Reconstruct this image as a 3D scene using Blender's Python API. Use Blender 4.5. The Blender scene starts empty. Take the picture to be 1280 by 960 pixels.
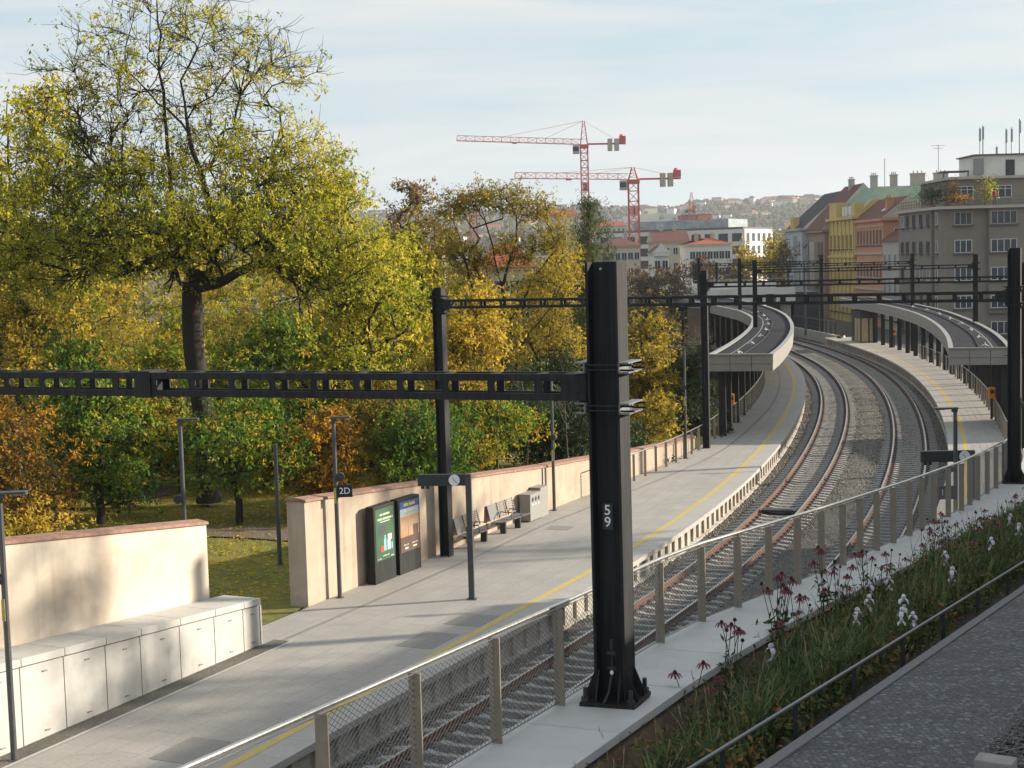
import bpy, math, random
import numpy as np
from mathutils import Vector, Matrix

random.seed(7)
rng = np.random.default_rng(7)
scene = bpy.context.scene
COL = scene.collection
PI = math.pi

# ------------------------------------------------------------------ camera / survey of the site
FPX, CAMZ, HORIZ, ROLL = 1850.0, 8.9, 322.0, 0.028
_p = math.atan((480 - HORIZ) / FPX)
_a = PI / 2 - _p
_Rx = np.array([[1, 0, 0], [0, math.cos(_a), -math.sin(_a)], [0, math.sin(_a), math.cos(_a)]])
_b = -ROLL
_Rz = np.array([[math.cos(_b), -math.sin(_b), 0], [math.sin(_b), math.cos(_b), 0], [0, 0, 1]])
CAMR = _Rx @ _Rz
CAMP = np.array([0, 0, CAMZ])

def ray(x, y):
    return CAMR @ np.array([(x - 640) / FPX, -(y - 480) / FPX, -1.0])
def gz(x, y, z=0.0):
    "surveyed point on the level plane z"
    d = ray(x, y)
    return CAMP + d * ((z - CAMZ) / d[2])
def gy(x, y, Y):
    "surveyed point at distance Y"
    d = ray(x, y)
    return CAMP + d * (Y / d[1])
TA, TB = 5.1, 0.062           # terrace slopes gently down away from the viewer: z = TA - TB*y
def gt(x, y, dz=0.0):
    d = ray(x, y)
    return CAMP + d * ((TA + dz - CAMZ) / (d[2] + TB * d[1]))
def tz(y):
    return TA - TB * y

# ------------------------------------------------------------------ centre line between the two tracks
_par = [13.229253567134778, 58.04051882551707, 1.2598730076986873]
_kc = [0.40561547254417973, -1.5062813878542014, 5.017381827065856, -4.176720354578949]
_S = np.arange(-70, 231, 0.5)
def _kap(s):
    s2 = np.clip(s, -33, 78) / 100
    k = (_kc[0] + _kc[1] * s2 + _kc[2] * s2**2 + _kc[3] * s2**3) / 100
    return np.where(s < -20, 0.0, np.where(s > 78, 1 / 280.0, k))
_k = _kap(_S)
_h = np.concatenate([[0], np.cumsum((_k[1:] + _k[:-1]) / 2 * 0.5)])
_i0 = int(np.argmin(abs(_S)))
_h = _h - _h[_i0] + _par[2]
_X = np.concatenate([[0], np.cumsum((np.cos(_h[1:]) + np.cos(_h[:-1])) / 2 * 0.5)]); _X = _X - _X[_i0] + _par[0]
_Y = np.concatenate([[0], np.cumsum((np.sin(_h[1:]) + np.sin(_h[:-1])) / 2 * 0.5)]); _Y = _Y - _Y[_i0] + _par[1]
def so(s, o):
    x = np.interp(s, _S, _X); y = np.interp(s, _S, _Y); h = np.interp(s, _S, _h)
    return np.array([x + o * math.sin(h), y - o * math.cos(h)])
def sp(s, o, z):
    q = so(s, o)
    return np.array([q[0], q[1], z])
def hd(s):
    return float(np.interp(s, _S, _h))
def inv(p):
    i = int(np.argmin((_X - p[0])**2 + (_Y - p[1])**2))
    dx, dy = p[0] - _X[i], p[1] - _Y[i]
    return float(_S[i] + dx * math.cos(_h[i]) + dy * math.sin(_h[i])), float(dx * math.sin(_h[i]) - dy * math.cos(_h[i]))

# ------------------------------------------------------------------ mesh builder
def nrm(v):
    v = np.asarray(v, float); n = np.linalg.norm(v)
    return v / n if n > 1e-12 else v
def frame(d, up=(0, 0, 1)):
    d = nrm(d); up = np.asarray(up, float)
    if abs(np.dot(d, nrm(up))) > 0.98: up = np.array([1.0, 0, 0])
    r = nrm(np.cross(d, up)); u = np.cross(r, d)
    return d, r, u
class MB:
    def __init__(self):
        self.v = []; self.f = []; self.m = []; self.uv = []
    def add(self, vs, fs, m=0, uv=None):
        b = len(self.v)
        self.v.extend([tuple(map(float, q)) for q in vs])
        self.uv.extend(uv if uv is not None else [(0.0, 0.0)] * len(vs))
        for f in fs:
            self.f.append([i + b for i in f]); self.m.append(m)
        return self
    def obox(self, c, ax, ay, az, sx, sy, sz, m=0):
        c = np.asarray(c, float); ax, ay, az = (np.asarray(q, float) for q in (ax, ay, az))
        vs = [c + ax * sx / 2 * i + ay * sy / 2 * j + az * sz / 2 * k for k in (-1, 1) for j in (-1, 1) for i in (-1, 1)]
        return self.add(vs, [(0, 2, 3, 1), (4, 5, 7, 6), (0, 1, 5, 4), (2, 6, 7, 3), (0, 4, 6, 2), (1, 3, 7, 5)], m)
    def box(self, c, s, rz=0.0, m=0):
        ca, sa = math.cos(rz), math.sin(rz)
        return self.obox(c, (ca, sa, 0), (-sa, ca, 0), (0, 0, 1), s[0], s[1], s[2], m)
    def bx(self, x0, x1, y0, y1, z0, z1, m=0):
        return self.box(((x0 + x1) / 2, (y0 + y1) / 2, (z0 + z1) / 2), (x1 - x0, y1 - y0, z1 - z0), 0, m)
    def bar(self, p, q, w, h, up=(0, 0, 1), m=0):
        p = np.asarray(p, float); q = np.asarray(q, float)
        d, r, u = frame(q - p, up)
        return self.obox((p + q) / 2, d, r, u, np.linalg.norm(q - p), w, h, m)
    def tube(self, pts, rad, n=6, m=0, caps=True):
        pts = [np.asarray(p, float) for p in pts]
        if not hasattr(rad, '__len__'): rad = [rad] * len(pts)
        vs = []; fs = []; k = len(pts)
        pr = None
        for i in range(k):
            d = pts[min(i + 1, k - 1)] - pts[max(i - 1, 0)]
            d, r, u = frame(d, (0, 0, 1) if pr is None else pr)
            pr = u
            for j in range(n):
                a = 2 * PI * j / n
                vs.append(pts[i] + rad[i] * (math.cos(a) * r + math.sin(a) * u))
        for i in range(k - 1):
            for j in range(n):
                fs.append((i * n + j, i * n + (j + 1) % n, (i + 1) * n + (j + 1) % n, (i + 1) * n + j))
        if caps:
            fs.append(tuple(range(n - 1, -1, -1))); fs.append(tuple(range((k - 1) * n, k * n)))
        return self.add(vs, fs, m)
    def lathe(self, c, prof, n=12, m=0):
        vs = []; fs = []
        for r, z in prof:
            for j in range(n):
                a = 2 * PI * j / n
                vs.append((c[0] + r * math.cos(a), c[1] + r * math.sin(a), c[2] + z))
        for i in range(len(prof) - 1):
            for j in range(n):
                fs.append((i * n + j, i * n + (j + 1) % n, (i + 1) * n + (j + 1) % n, (i + 1) * n + j))
        fs.append(tuple(range(n - 1, -1, -1))); fs.append(tuple(range((len(prof) - 1) * n, len(prof) * n)))
        return self.add(vs, fs, m)
    def plate(self, poly, th, n, m=0):
        "flat polygon (3-D points) given thickness th along n"
        n = nrm(n); k = len(poly)
        a = [np.asarray(p, float) - n * th / 2 for p in poly]; b = [np.asarray(p, float) + n * th / 2 for p in poly]
        fs = [tuple(range(k - 1, -1, -1)), tuple(range(k, 2 * k))] + [(i, (i + 1) % k, k + (i + 1) % k, k + i) for i in range(k)]
        return self.add(a + b, fs, m)
    def prism(self, poly, z0, z1, m=0):
        k = len(poly)
        vs = [(p[0], p[1], z0) for p in poly] + [(p[0], p[1], z1) for p in poly]
        fs = [tuple(range(k - 1, -1, -1)), tuple(range(k, 2 * k))] + [(i, (i + 1) % k, k + (i + 1) % k, k + i) for i in range(k)]
        return self.add(vs, fs, m)
    def sweep(self, ss, prof, closed=True, m=0, caps=True, pos=None):
        "profile of (offset, z) carried along the line; z (and offset) may be functions of s. UV = (s, running width)"
        pos = pos or sp
        vs = []; uv = []; fs = []; k = len(prof)
        ev = lambda q, s: q(s) if callable(q) else q
        for s in ss:
            run = 0; last = None
            for o, z in prof:
                o_, z_ = ev(o, s), ev(z, s)
                if last is not None: run += math.hypot(o_ - last[0], z_ - last[1])
                last = (o_, z_)
                vs.append(pos(s, o_, z_)); uv.append((s, run))
        e = k if closed else k - 1
        for i in range(len(ss) - 1):
            for j in range(e):
                a = i * k + j; b = i * k + (j + 1) % k
                fs.append((a, b, b + k, a + k))
        if closed and caps:
            fs.append(tuple(range(k - 1, -1, -1))); fs.append(tuple(range((len(ss) - 1) * k, len(ss) * k)))
        return self.add(vs, fs, m, uv)
    def build(self, name, mats, parent=None, smooth=False, bevel=0.0, seg=2, world=True, fix=False):
        me = bpy.data.meshes.new(name)
        me.from_pydata(self.v, [], self.f)
        if not isinstance(mats, (list, tuple)): mats = [mats]
        for q in mats: me.materials.append(q)
        me.polygons.foreach_set('material_index', self.m)
        if any(u != (0.0, 0.0) for u in self.uv):
            lay = me.uv_layers.new(name='UVMap')
            vi = np.zeros(len(me.loops), dtype=np.int32); me.loops.foreach_get('vertex_index', vi)
            lay.data.foreach_set('uv', np.array(self.uv, dtype=np.float32)[vi].ravel())
        if smooth: me.polygons.foreach_set('use_smooth', [True] * len(me.polygons))
        if fix:
            import bmesh
            bm = bmesh.new(); bm.from_mesh(me); bmesh.ops.recalc_face_normals(bm, faces=bm.faces); bm.to_mesh(me); bm.free()
        me.update()
        return link(name, me, parent, world, bevel, seg)

def wpos(o):
    p = Vector((0, 0, 0))
    while o is not None:
        p += o.location; o = o.parent
    return p
def link(name, me, parent=None, world=True, bevel=0.0, seg=2):
    ob = bpy.data.objects.new(name, me)
    COL.objects.link(ob)
    if parent is not None:
        ob.parent = parent
        if world: ob.location = -wpos(parent)
    if bevel:
        md = ob.modifiers.new('Bevel', 'BEVEL'); md.width = bevel; md.segments = seg; md.limit_method = 'ANGLE'; md.angle_limit = math.radians(40)
    return ob
def tag(o, label=None, cat=None, group=None, kind=None):
    if label: o['label'] = label
    if cat: o['category'] = cat
    if group: o['group'] = group
    if kind: o['kind'] = kind
    return o
def thing(name, label, cat, loc, rz=0.0, group=None, scale=1.0):
    o = bpy.data.objects.new(name, None)
    COL.objects.link(o)
    o.location = Vector([float(q) for q in loc]); o.rotation_euler = (0, 0, rz); o.scale = (scale,) * 3
    o.empty_display_size = 0.3
    return tag(o, label, cat, group)
def copy_tree(o, parent=None):
    c = o.copy(); COL.objects.link(c)
    if parent is not None: c.parent = parent
    for ch in list(o.children): copy_tree(ch, c)
    return c

# ------------------------------------------------------------------ materials
def nodes(m):
    m.use_nodes = True
    nt = m.node_tree; nt.nodes.clear()
    out = nt.nodes.new('ShaderNodeOutputMaterial'); b = nt.nodes.new('ShaderNodeBsdfPrincipled')
    nt.links.new(b.outputs[0], out.inputs[0])
    return nt, b, out
def N(nt, t, **kw):
    n = nt.nodes.new(t)
    for k, v in kw.items():
        if k.startswith('i_'):
            n.inputs[k[2:].replace('_', ' ')].default_value = v
        else: setattr(n, k, v)
    return n
def mixc(nt, a, b, fac, mode='MIX'):
    n = nt.nodes.new('ShaderNodeMix'); n.data_type = 'RGBA'; n.blend_type = mode
    for sock, v in ((n.inputs[0], fac), (n.inputs[6], a), (n.inputs[7], b)):
        if hasattr(v, 'is_linked') or isinstance(v, bpy.types.NodeSocket): nt.links.new(v, sock)
        elif isinstance(v, (int, float)): sock.default_value = v
        else: sock.default_value = (*v[:3], 1)
    return n.outputs[2]
def ramp(nt, src, stops):
    r = nt.nodes.new('ShaderNodeValToRGB')
    el = r.color_ramp.elements
    while len(el) < len(stops): el.new(0.5)
    for e, (p, c) in zip(el, stops):
        e.position = p; e.color = (c, c, c, 1) if not hasattr(c, '__len__') else (*c[:3], 1)
    nt.links.new(src, r.inputs[0])
    return r.outputs[0]
def coords(nt, kind='Object', scale=None):
    if kind == 'UV':
        s = nt.nodes.new('ShaderNodeUVMap').outputs[0]
    elif kind == 'World':
        s = nt.nodes.new('ShaderNodeNewGeometry').outputs['Position']
    else:
        s = nt.nodes.new('ShaderNodeTexCoord').outputs[kind]
    if scale:
        mp = nt.nodes.new('ShaderNodeMapping'); mp.inputs['Scale'].default_value = scale
        nt.links.new(s, mp.inputs[0]); s = mp.outputs[0]
    return s
def noise(nt, vec, scale, detail=4, rough=0.55, dist=0.0):
    n = nt.nodes.new('ShaderNodeTexNoise')
    n.inputs['Scale'].default_value = scale; n.inputs['Detail'].default_value = detail
    n.inputs['Roughness'].default_value = rough; n.inputs['Distortion'].default_value = dist
    nt.links.new(vec, n.inputs['Vector'])
    return n.outputs[0]
def bumpit(nt, b, src, strength=0.3, dist=0.02):
    n = nt.nodes.new('ShaderNodeBump'); n.inputs['Strength'].default_value = strength; n.inputs['Distance'].default_value = dist
    nt.links.new(src, n.inputs['Height']); nt.links.new(n.outputs[0], b.inputs['Normal'])
def sc(c, k): return tuple(min(1.0, q * k) for q in c)
def mat(name, col, rough=0.7, var=0.18, scale=4.0, stain=None, stain_scale=0.6, metal=0.0, bump=0.0, spec=0.4, co='Object', stretch=None, streak=0.0):
    m = bpy.data.materials.new(name)
    nt, b, out = nodes(m)
    v = coords(nt, co, stretch)
    n1 = noise(nt, v, scale, 6, 0.6)
    c = mixc(nt, sc(col, 1 - var), sc(col, 1 + var), ramp(nt, n1, [(0.3, 0.0), (0.7, 1.0)]))
    if stain:
        n2 = noise(nt, v, stain_scale, 5, 0.65, 0.4)
        c = mixc(nt, c, stain, ramp(nt, n2, [(0.48, 0.0), (0.72, 0.75)]))
    if streak:
        n5 = noise(nt, coords(nt, 'World', (2.6, 2.6, 0.22)), 1.6, 5, 0.65)
        c = mixc(nt, c, sc(col, 0.45), ramp(nt, n5, [(0.52, 0.0), (0.74, streak * 1.6)]))
    nt.links.new(c, b.inputs['Base Color'])
    rn = nt.nodes.new('ShaderNodeMapRange'); rn.inputs['To Min'].default_value = max(0.05, rough - 0.1); rn.inputs['To Max'].default_value = min(1, rough + 0.1)
    nt.links.new(n1, rn.inputs[0]); nt.links.new(rn.outputs[0], b.inputs['Roughness'])
    b.inputs['Metallic'].default_value = metal
    b.inputs['Specular IOR Level'].default_value = spec
    if bump: bumpit(nt, b, n1, bump, 0.02)
    return m
def brickmat(name, c1, c2, mortar, bw, bh, ms=0.01, rough=0.75, co='UV', var=0.12, offset=0.5, bump=0.2, stain=None, swap=False):
    m = bpy.data.materials.new(name)
    nt, b, out = nodes(m)
    v = coords(nt, co)
    if swap:
        mp = nt.nodes.new('ShaderNodeMapping'); mp.inputs['Rotation'].default_value = (0, 0, PI / 2); nt.links.new(v, mp.inputs[0]); v = mp.outputs[0]
    t = nt.nodes.new('ShaderNodeTexBrick'); t.offset = offset
    t.inputs['Scale'].default_value = 1.0; t.inputs['Brick Width'].default_value = bw; t.inputs['Row Height'].default_value = bh
    t.inputs['Mortar Size'].default_value = ms; t.inputs['Mortar Smooth'].default_value = 0.2
    t.inputs['Color1'].default_value = (*c1, 1); t.inputs['Color2'].default_value = (*c2, 1); t.inputs['Mortar'].default_value = (*mortar, 1)
    nt.links.new(v, t.inputs['Vector'])
    n1 = noise(nt, coords(nt, 'World'), 1.3, 6, 0.65)
    c = mixc(nt, t.outputs['Color'], sc(c1, 1 - 2.2 * var), ramp(nt, n1, [(0.35, 0.0), (0.75, 0.8)]))
    n2 = noise(nt, coords(nt, 'World'), 14, 4, 0.6)
    c = mixc(nt, c, (0.5, 0.5, 0.5), 0.28, 'OVERLAY') if False else c
    cm = nt.nodes.new('ShaderNodeMix'); cm.data_type = 'RGBA'; cm.blend_type = 'MULTIPLY'; cm.inputs[0].default_value = 1.0
    nt.links.new(c, cm.inputs[6]); nt.links.new(ramp(nt, n2, [(0.25, 0.86), (0.75, 1.1)]), cm.inputs[7]); c = cm.outputs[2]
    if stain:
        n3 = noise(nt, coords(nt, 'World'), 0.35, 5, 0.6, 0.5)
        c = mixc(nt, c, stain, ramp(nt, n3, [(0.5, 0.0), (0.75, 0.7)]))
    sp_ = nt.nodes.new('ShaderNodeTexVoronoi'); sp_.inputs['Scale'].default_value = 1.7; nt.links.new(coords(nt, 'World'), sp_.inputs['Vector'])
    c = mixc(nt, c, sc(c1, 0.45), ramp(nt, sp_.outputs['Distance'], [(0.035, 0.75), (0.06, 0.0)]))
    n4 = noise(nt, coords(nt, 'World', (0.5, 1.6, 1)), 1.1, 6, 0.7, 0.8)
    c = mixc(nt, c, sc(c1, 0.62), ramp(nt, n4, [(0.58, 0.0), (0.72, 0.55)]))
    nt.links.new(c, b.inputs['Base Color'])
    b.inputs['Roughness'].default_value = rough; b.inputs['Specular IOR Level'].default_value = 0.35
    if bump: bumpit(nt, b, t.outputs['Fac'], -bump, 0.01)
    return m
def stonemat(name, cols, cell, joint=0.0, joint_col=(0.03, 0.03, 0.03), rough=0.8, bump=0.6, dist=0.03, co='World', rnd=1.0):
    "cells of stone, each with its own tone"
    m = bpy.data.materials.new(name)
    nt, b, out = nodes(m)
    v = coords(nt, co)
    w = nt.nodes.new('ShaderNodeTexVoronoi'); w.feature = 'F1'; w.inputs['Scale'].default_value = 1 / cell; nt.links.new(v, w.inputs['Vector'])
    e = nt.nodes.new('ShaderNodeTexVoronoi'); e.feature = 'DISTANCE_TO_EDGE'; e.inputs['Scale'].default_value = 1 / cell; nt.links.new(v, e.inputs['Vector']); w.inputs['Randomness'].default_value = rnd; e.inputs['Randomness'].default_value = rnd
    sep = nt.nodes.new('ShaderNodeSeparateColor'); nt.links.new(w.outputs['Color'], sep.inputs[0])
    c = ramp(nt, sep.outputs[0], [(i / (len(cols) - 1), q) for i, q in enumerate(cols)])
    n2 = noise(nt, v, 0.7, 5, 0.6)
    cm = nt.nodes.new('ShaderNodeMix'); cm.data_type = 'RGBA'; cm.blend_type = 'MULTIPLY'; cm.inputs[0].default_value = 1.0
    nt.links.new(c, cm.inputs[6]); nt.links.new(ramp(nt, n2, [(0.3, 0.7), (0.7, 1.15)]), cm.inputs[7]); c = cm.outputs[2]
    if joint: c = mixc(nt, joint_col, c, ramp(nt, e.outputs['Distance'], [(joint * 0.4, 0.0), (joint, 1.0)]))
    nt.links.new(c, b.inputs['Base Color'])
    b.inputs['Roughness'].default_value = rough; b.inputs['Specular IOR Level'].default_value = 0.3
    bumpit(nt, b, e.outputs['Distance'], bump, dist)
    return m
def leafmat(name, stops, trans=0.35, rough=0.6):
    "leaf tone from a per-leaf number and a per-clump number"
    m = bpy.data.materials.new(name)
    nt, b, out = nodes(m)
    a = nt.nodes.new('ShaderNodeAttribute'); a.attribute_name = 'tint'
    c = ramp(nt, a.outputs['Fac'], stops)
    nt.links.new(c, b.inputs['Base Color'])
    b.inputs['Roughness'].default_value = rough; b.inputs['Specular IOR Level'].default_value = 0.25
    t = nt.nodes.new('ShaderNodeBsdfTranslucent'); nt.links.new(c, t.inputs[0])
    mx = nt.nodes.new('ShaderNodeMixShader'); mx.inputs[0].default_value = trans
    nt.links.new(b.outputs[0], mx.inputs[1]); nt.links.new(t.outputs[0], mx.inputs[2]); nt.links.new(mx.outputs[0], out.inputs[0])
    return m
def glassmat(name, col=(0.03, 0.04, 0.05), rough=0.06, spec=0.28):
    m = bpy.data.materials.new(name)
    nt, b, out = nodes(m)
    v = coords(nt, 'World')
    c = mixc(nt, sc(col, 0.5), sc(col, 2.0), noise(nt, v, 0.6, 2))
    nt.links.new(c, b.inputs['Base Color']); b.inputs['Roughness'].default_value = rough; b.inputs['Specular IOR Level'].default_value = spec
    return m

M = {}
M['mast'] = mat('painted_black_steel', (0.014, 0.015, 0.017), 0.42, 0.25, 6, stain=(0.03, 0.03, 0.031), stain_scale=1.5, spec=0.45, bump=0.05)
def mastmat():
    m = bpy.data.materials.new('painted_black_steel'); nt, b, out = nodes(m)
    n1 = noise(nt, coords(nt, 'World', (9, 9, 0.35)), 2.2, 5, 0.6); n2 = noise(nt, coords(nt, 'World'), 3.0, 6, 0.7); n3 = noise(nt, coords(nt, 'World'), 42, 3, 0.6)
    c = mixc(nt, (0.011, 0.012, 0.014), (0.034, 0.034, 0.034), ramp(nt, n1, [(0.45, 0.0), (0.78, 1.0)]))
    c = mixc(nt, c, (0.05, 0.046, 0.042), ramp(nt, n2, [(0.6, 0.0), (0.8, 0.6)])); c = mixc(nt, c, (0.10, 0.085, 0.07), ramp(nt, n3, [(0.72, 0.0), (0.78, 0.5)]))
    nt.links.new(c, b.inputs['Base Color']); nt.links.new(ramp(nt, n2, [(0.3, 0.55), (0.7, 0.75)]), b.inputs['Roughness']); b.inputs['Specular IOR Level'].default_value = 0.3; bumpit(nt, b, n3, 0.06, 0.01)
    return m
M['mast'] = mastmat()
M['steel'] = mat('galvanised_steel', (0.30, 0.31, 0.33), 0.45, 0.15, 20, metal=0.8)
M['stainless'] = mat('brushed_stainless', (0.62, 0.60, 0.56), 0.3, 0.06, 30, metal=1.0)
M['post'] = mat('fence_post_steel', (0.27, 0.235, 0.19), 0.5, 0.1, 12, metal=0.4)
M['wire'] = mat('wire_rope', (0.16, 0.16, 0.16), 0.45, 0.1, 30, metal=0.7)
M['darkgrey'] = mat('dark_grey_paint', (0.03, 0.032, 0.035), 0.5, 0.15, 5)
M['lamp'] = mat('lamp_grey_paint', (0.06, 0.063, 0.068), 0.45, 0.15, 5)
M['white'] = mat('white_paint', (0.75, 0.76, 0.78), 0.5, 0.04, 5)
M['yellow'] = mat('yellow_sticker', (0.38, 0.35, 0.10), 0.6, 0.15, 9)
M['orange'] = mat('orange_plastic', (0.75, 0.25, 0.02), 0.45, 0.1, 5)
M['concrete'] = mat('pale_concrete', (0.44, 0.43, 0.41), 0.75, 0.07, 5, stain=(0.36, 0.345, 0.32), stain_scale=0.5, bump=0.08, streak=0.18)
M['slab'] = mat('white_concrete_slab', (0.46, 0.455, 0.455), 0.6, 0.07, 3, stain=(0.37, 0.365, 0.36), stain_scale=0.9, bump=0.05)
M['slabjoint'] = mat('dark_joint', (0.10, 0.10, 0.10), 0.9)
M['edgewall'] = mat('platform_edge_concrete', (0.40, 0.37, 0.33), 0.85, 0.2, 3, stain=(0.20, 0.17, 0.14), stain_scale=1.2, bump=0.2)
M['plaster'] = mat('cream_plaster', (0.58, 0.51, 0.42), 0.85, 0.07, 2.5, stain=(0.42, 0.31, 0.225), stain_scale=0.5, bump=0.15, co='World', streak=0.22)
M['coping'] = mat('red_brick_coping', (0.27, 0.155, 0.115), 0.85, 0.3, 6, bump=0.2)
M['paving'] = brickmat('platform_paving', (0.375, 0.352, 0.328), (0.33, 0.31, 0.29), (0.25, 0.235, 0.22), 1.2, 0.6, 0.012, var=0.1, stain=(0.28, 0.262, 0.245))
M['pavedge'] = brickmat('platform_edge_paving', (0.40, 0.38, 0.36), (0.37, 0.35, 0.33), (0.24, 0.23, 0.22), 1.0, 1.0, 0.012, var=0.08)
M['yline'] = mat('worn_yellow_line', (0.50, 0.37, 0.11), 0.7, 0.12, 5, stain=(0.40, 0.33, 0.19), stain_scale=1.2, co='World')
M['cover'] = mat('steel_cover', (0.215, 0.205, 0.195), 0.6, 0.15, 8)
M['ballast'] = stonemat('ballast_bed', [(0.075, 0.07, 0.065), (0.15, 0.138, 0.125), (0.26, 0.235, 0.20), (0.11, 0.10, 0.095)], 0.055, 0.10, (0.015, 0.015, 0.015), bump=0.9, dist=0.04)
M['stone'] = leafmat('ballast_stone', [(0.0, (0.09, 0.085, 0.08)), (0.5, (0.17, 0.157, 0.142)), (1.0, (0.30, 0.27, 0.23))], 0.0, 0.85)
M['sleeper'] = mat('concrete_sleeper', (0.30, 0.29, 0.28), 0.85, 0.18, 6, stain=(0.19, 0.17, 0.155), stain_scale=3, bump=0.15)
M['rail'] = mat('rusty_rail', (0.13, 0.06, 0.035), 0.75, 0.3, 9, stain=(0.06, 0.035, 0.025), stain_scale=2)
M['railtop'] = mat('polished_rail', (0.45, 0.43, 0.41), 0.28, 0.1, 20, metal=1.0)
M['clip'] = mat('rail_clip', (0.05, 0.035, 0.03), 0.7)
M['roof'] = mat('roof_membrane', (0.024, 0.025, 0.031), 0.95, 0.14, 1.2, stain=(0.036, 0.037, 0.043), stain_scale=0.4, spec=0.12)
M['fascia'] = mat('canopy_fascia', (0.245, 0.23, 0.21), 0.6, 0.06, 2, stain=(0.21, 0.195, 0.178))
M['flashing'] = mat('pale_flashing', (0.27, 0.262, 0.25), 0.45, 0.06, 3)
M['soffit'] = mat('soffit_panel', (0.24, 0.23, 0.215), 0.6, 0.05, 2)
M['soil'] = mat('dark_soil', (0.035, 0.026, 0.02), 0.95, 0.4, 12, bump=0.6)
M['terracotta'] = mat('brown_bed_wall', (0.22, 0.15, 0.105), 0.85, 0.25, 5, stain=(0.10, 0.075, 0.055), stain_scale=1.5, bump=0.25)
M['setts'] = stonemat('mosaic_setts', [(0.035, 0.037, 0.044), (0.078, 0.083, 0.098), (0.05, 0.053, 0.063), (0.18, 0.187, 0.205), (0.062, 0.065, 0.075), (0.10, 0.095, 0.09)], 0.062, 0.12, (0.02, 0.02, 0.024), rough=0.6, bump=0.7, dist=0.012, rnd=0.6)
M['kerb'] = mat('granite_kerb', (0.13, 0.13, 0.137), 0.7, 0.25, 30, bump=0.1)
M['grass'] = mat('lawn', (0.13, 0.13, 0.025), 0.95, 0.4, 3, stain=(0.26, 0.17, 0.03), stain_scale=0.5, bump=0.4, co='World')
M['path'] = mat('brown_path', (0.13, 0.10, 0.085), 0.9, 0.2, 4, stain=(0.20, 0.12, 0.04), stain_scale=0.8, co='World')
M['earth'] = mat('earth', (0.10, 0.085, 0.06), 0.95, 0.3, 0.5, stain=(0.06, 0.06, 0.03), stain_scale=0.1, co='World')
M['bark'] = mat('dark_bark', (0.026, 0.021, 0.017), 0.95, 0.35, 6, bump=0.6)
M['barkpale'] = mat('grey_bark', (0.10, 0.085, 0.07), 0.95, 0.3, 6, bump=0.5)
M['glass'] = glassmat('window_glass')
M['gravel'] = stonemat('fine_gravel', [(0.13, 0.12, 0.105), (0.22, 0.20, 0.175), (0.17, 0.155, 0.135)], 0.03, 0.1, (0.06, 0.055, 0.05))
M['darksteel'] = mat('dull_railing_steel', (0.17, 0.175, 0.185), 0.4, 0.12, 20, metal=0.7)
M['galv'] = mat('painted_clamp_steel', (0.16, 0.165, 0.175), 0.5, 0.12, 10)
M['shadeplaster'] = mat('weathered_shade_toned_plaster', (0.41, 0.335, 0.262), 0.88, 0.1, 2.0, stain=(0.28, 0.205, 0.15), stain_scale=0.42, bump=0.15, co='World', streak=0.35)  # tan base darkened for the shade on this wall; stains and streaks are wear
M['gabconc'] = mat('weathered_concrete', (0.24, 0.235, 0.225), 0.85, 0.15, 8, bump=0.2)
# ================================================================== STATION
def text_obj(s, size, name, m, origin, right, up, parent=None, th=0.004, align='CENTER'):
    cu = bpy.data.curves.new(name + '_text', 'FONT'); cu.body = s; cu.size = size; cu.align_x = align; cu.align_y = 'CENTER'
    cu.extrude = th / 2; cu.resolution_u = 3
    tmp = bpy.data.objects.new('tmp_text', cu); COL.objects.link(tmp)
    dg = bpy.context.evaluated_depsgraph_get()
    me = bpy.data.meshes.new_from_object(tmp.evaluated_get(dg)); me.name = name
    bpy.data.objects.remove(tmp); bpy.data.curves.remove(cu)
    r = Vector(nrm(right)); u = Vector(nrm(up)); n = r.cross(u)
    mt = Matrix((r, u, n)).transposed().to_4x4(); mt.translation = Vector([float(q) for q in origin])
    me.transform(mt); me.materials.clear(); me.materials.append(m)
    return link(name, me, parent)

def structure(name, mb, m, parent=None, **k):
    o = mb.build(name, m, parent, **k)
    if parent is None: o['kind'] = 'structure'
    return o
def srange(a, b, step=1.5):
    n = max(2, int(round((b - a) / step)) + 1)
    return list(np.linspace(a, b, n))

# ---------------------------------------------------------------- ballast, tracks
b = MB()
def bal_r(s): return 6.6 if s > -30 else 5.2
b.sweep(srange(-68, 225), [(-4.0, -0.80), (-3.0, -0.76), (-0.9, -0.76), (0, -0.72), (0.9, -0.76), (3.0, -0.76), (4.0, -0.80), (4.2, -1.6), (-4.2, -1.6)], True)
structure('ballast', b, M['ballast'])

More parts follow.
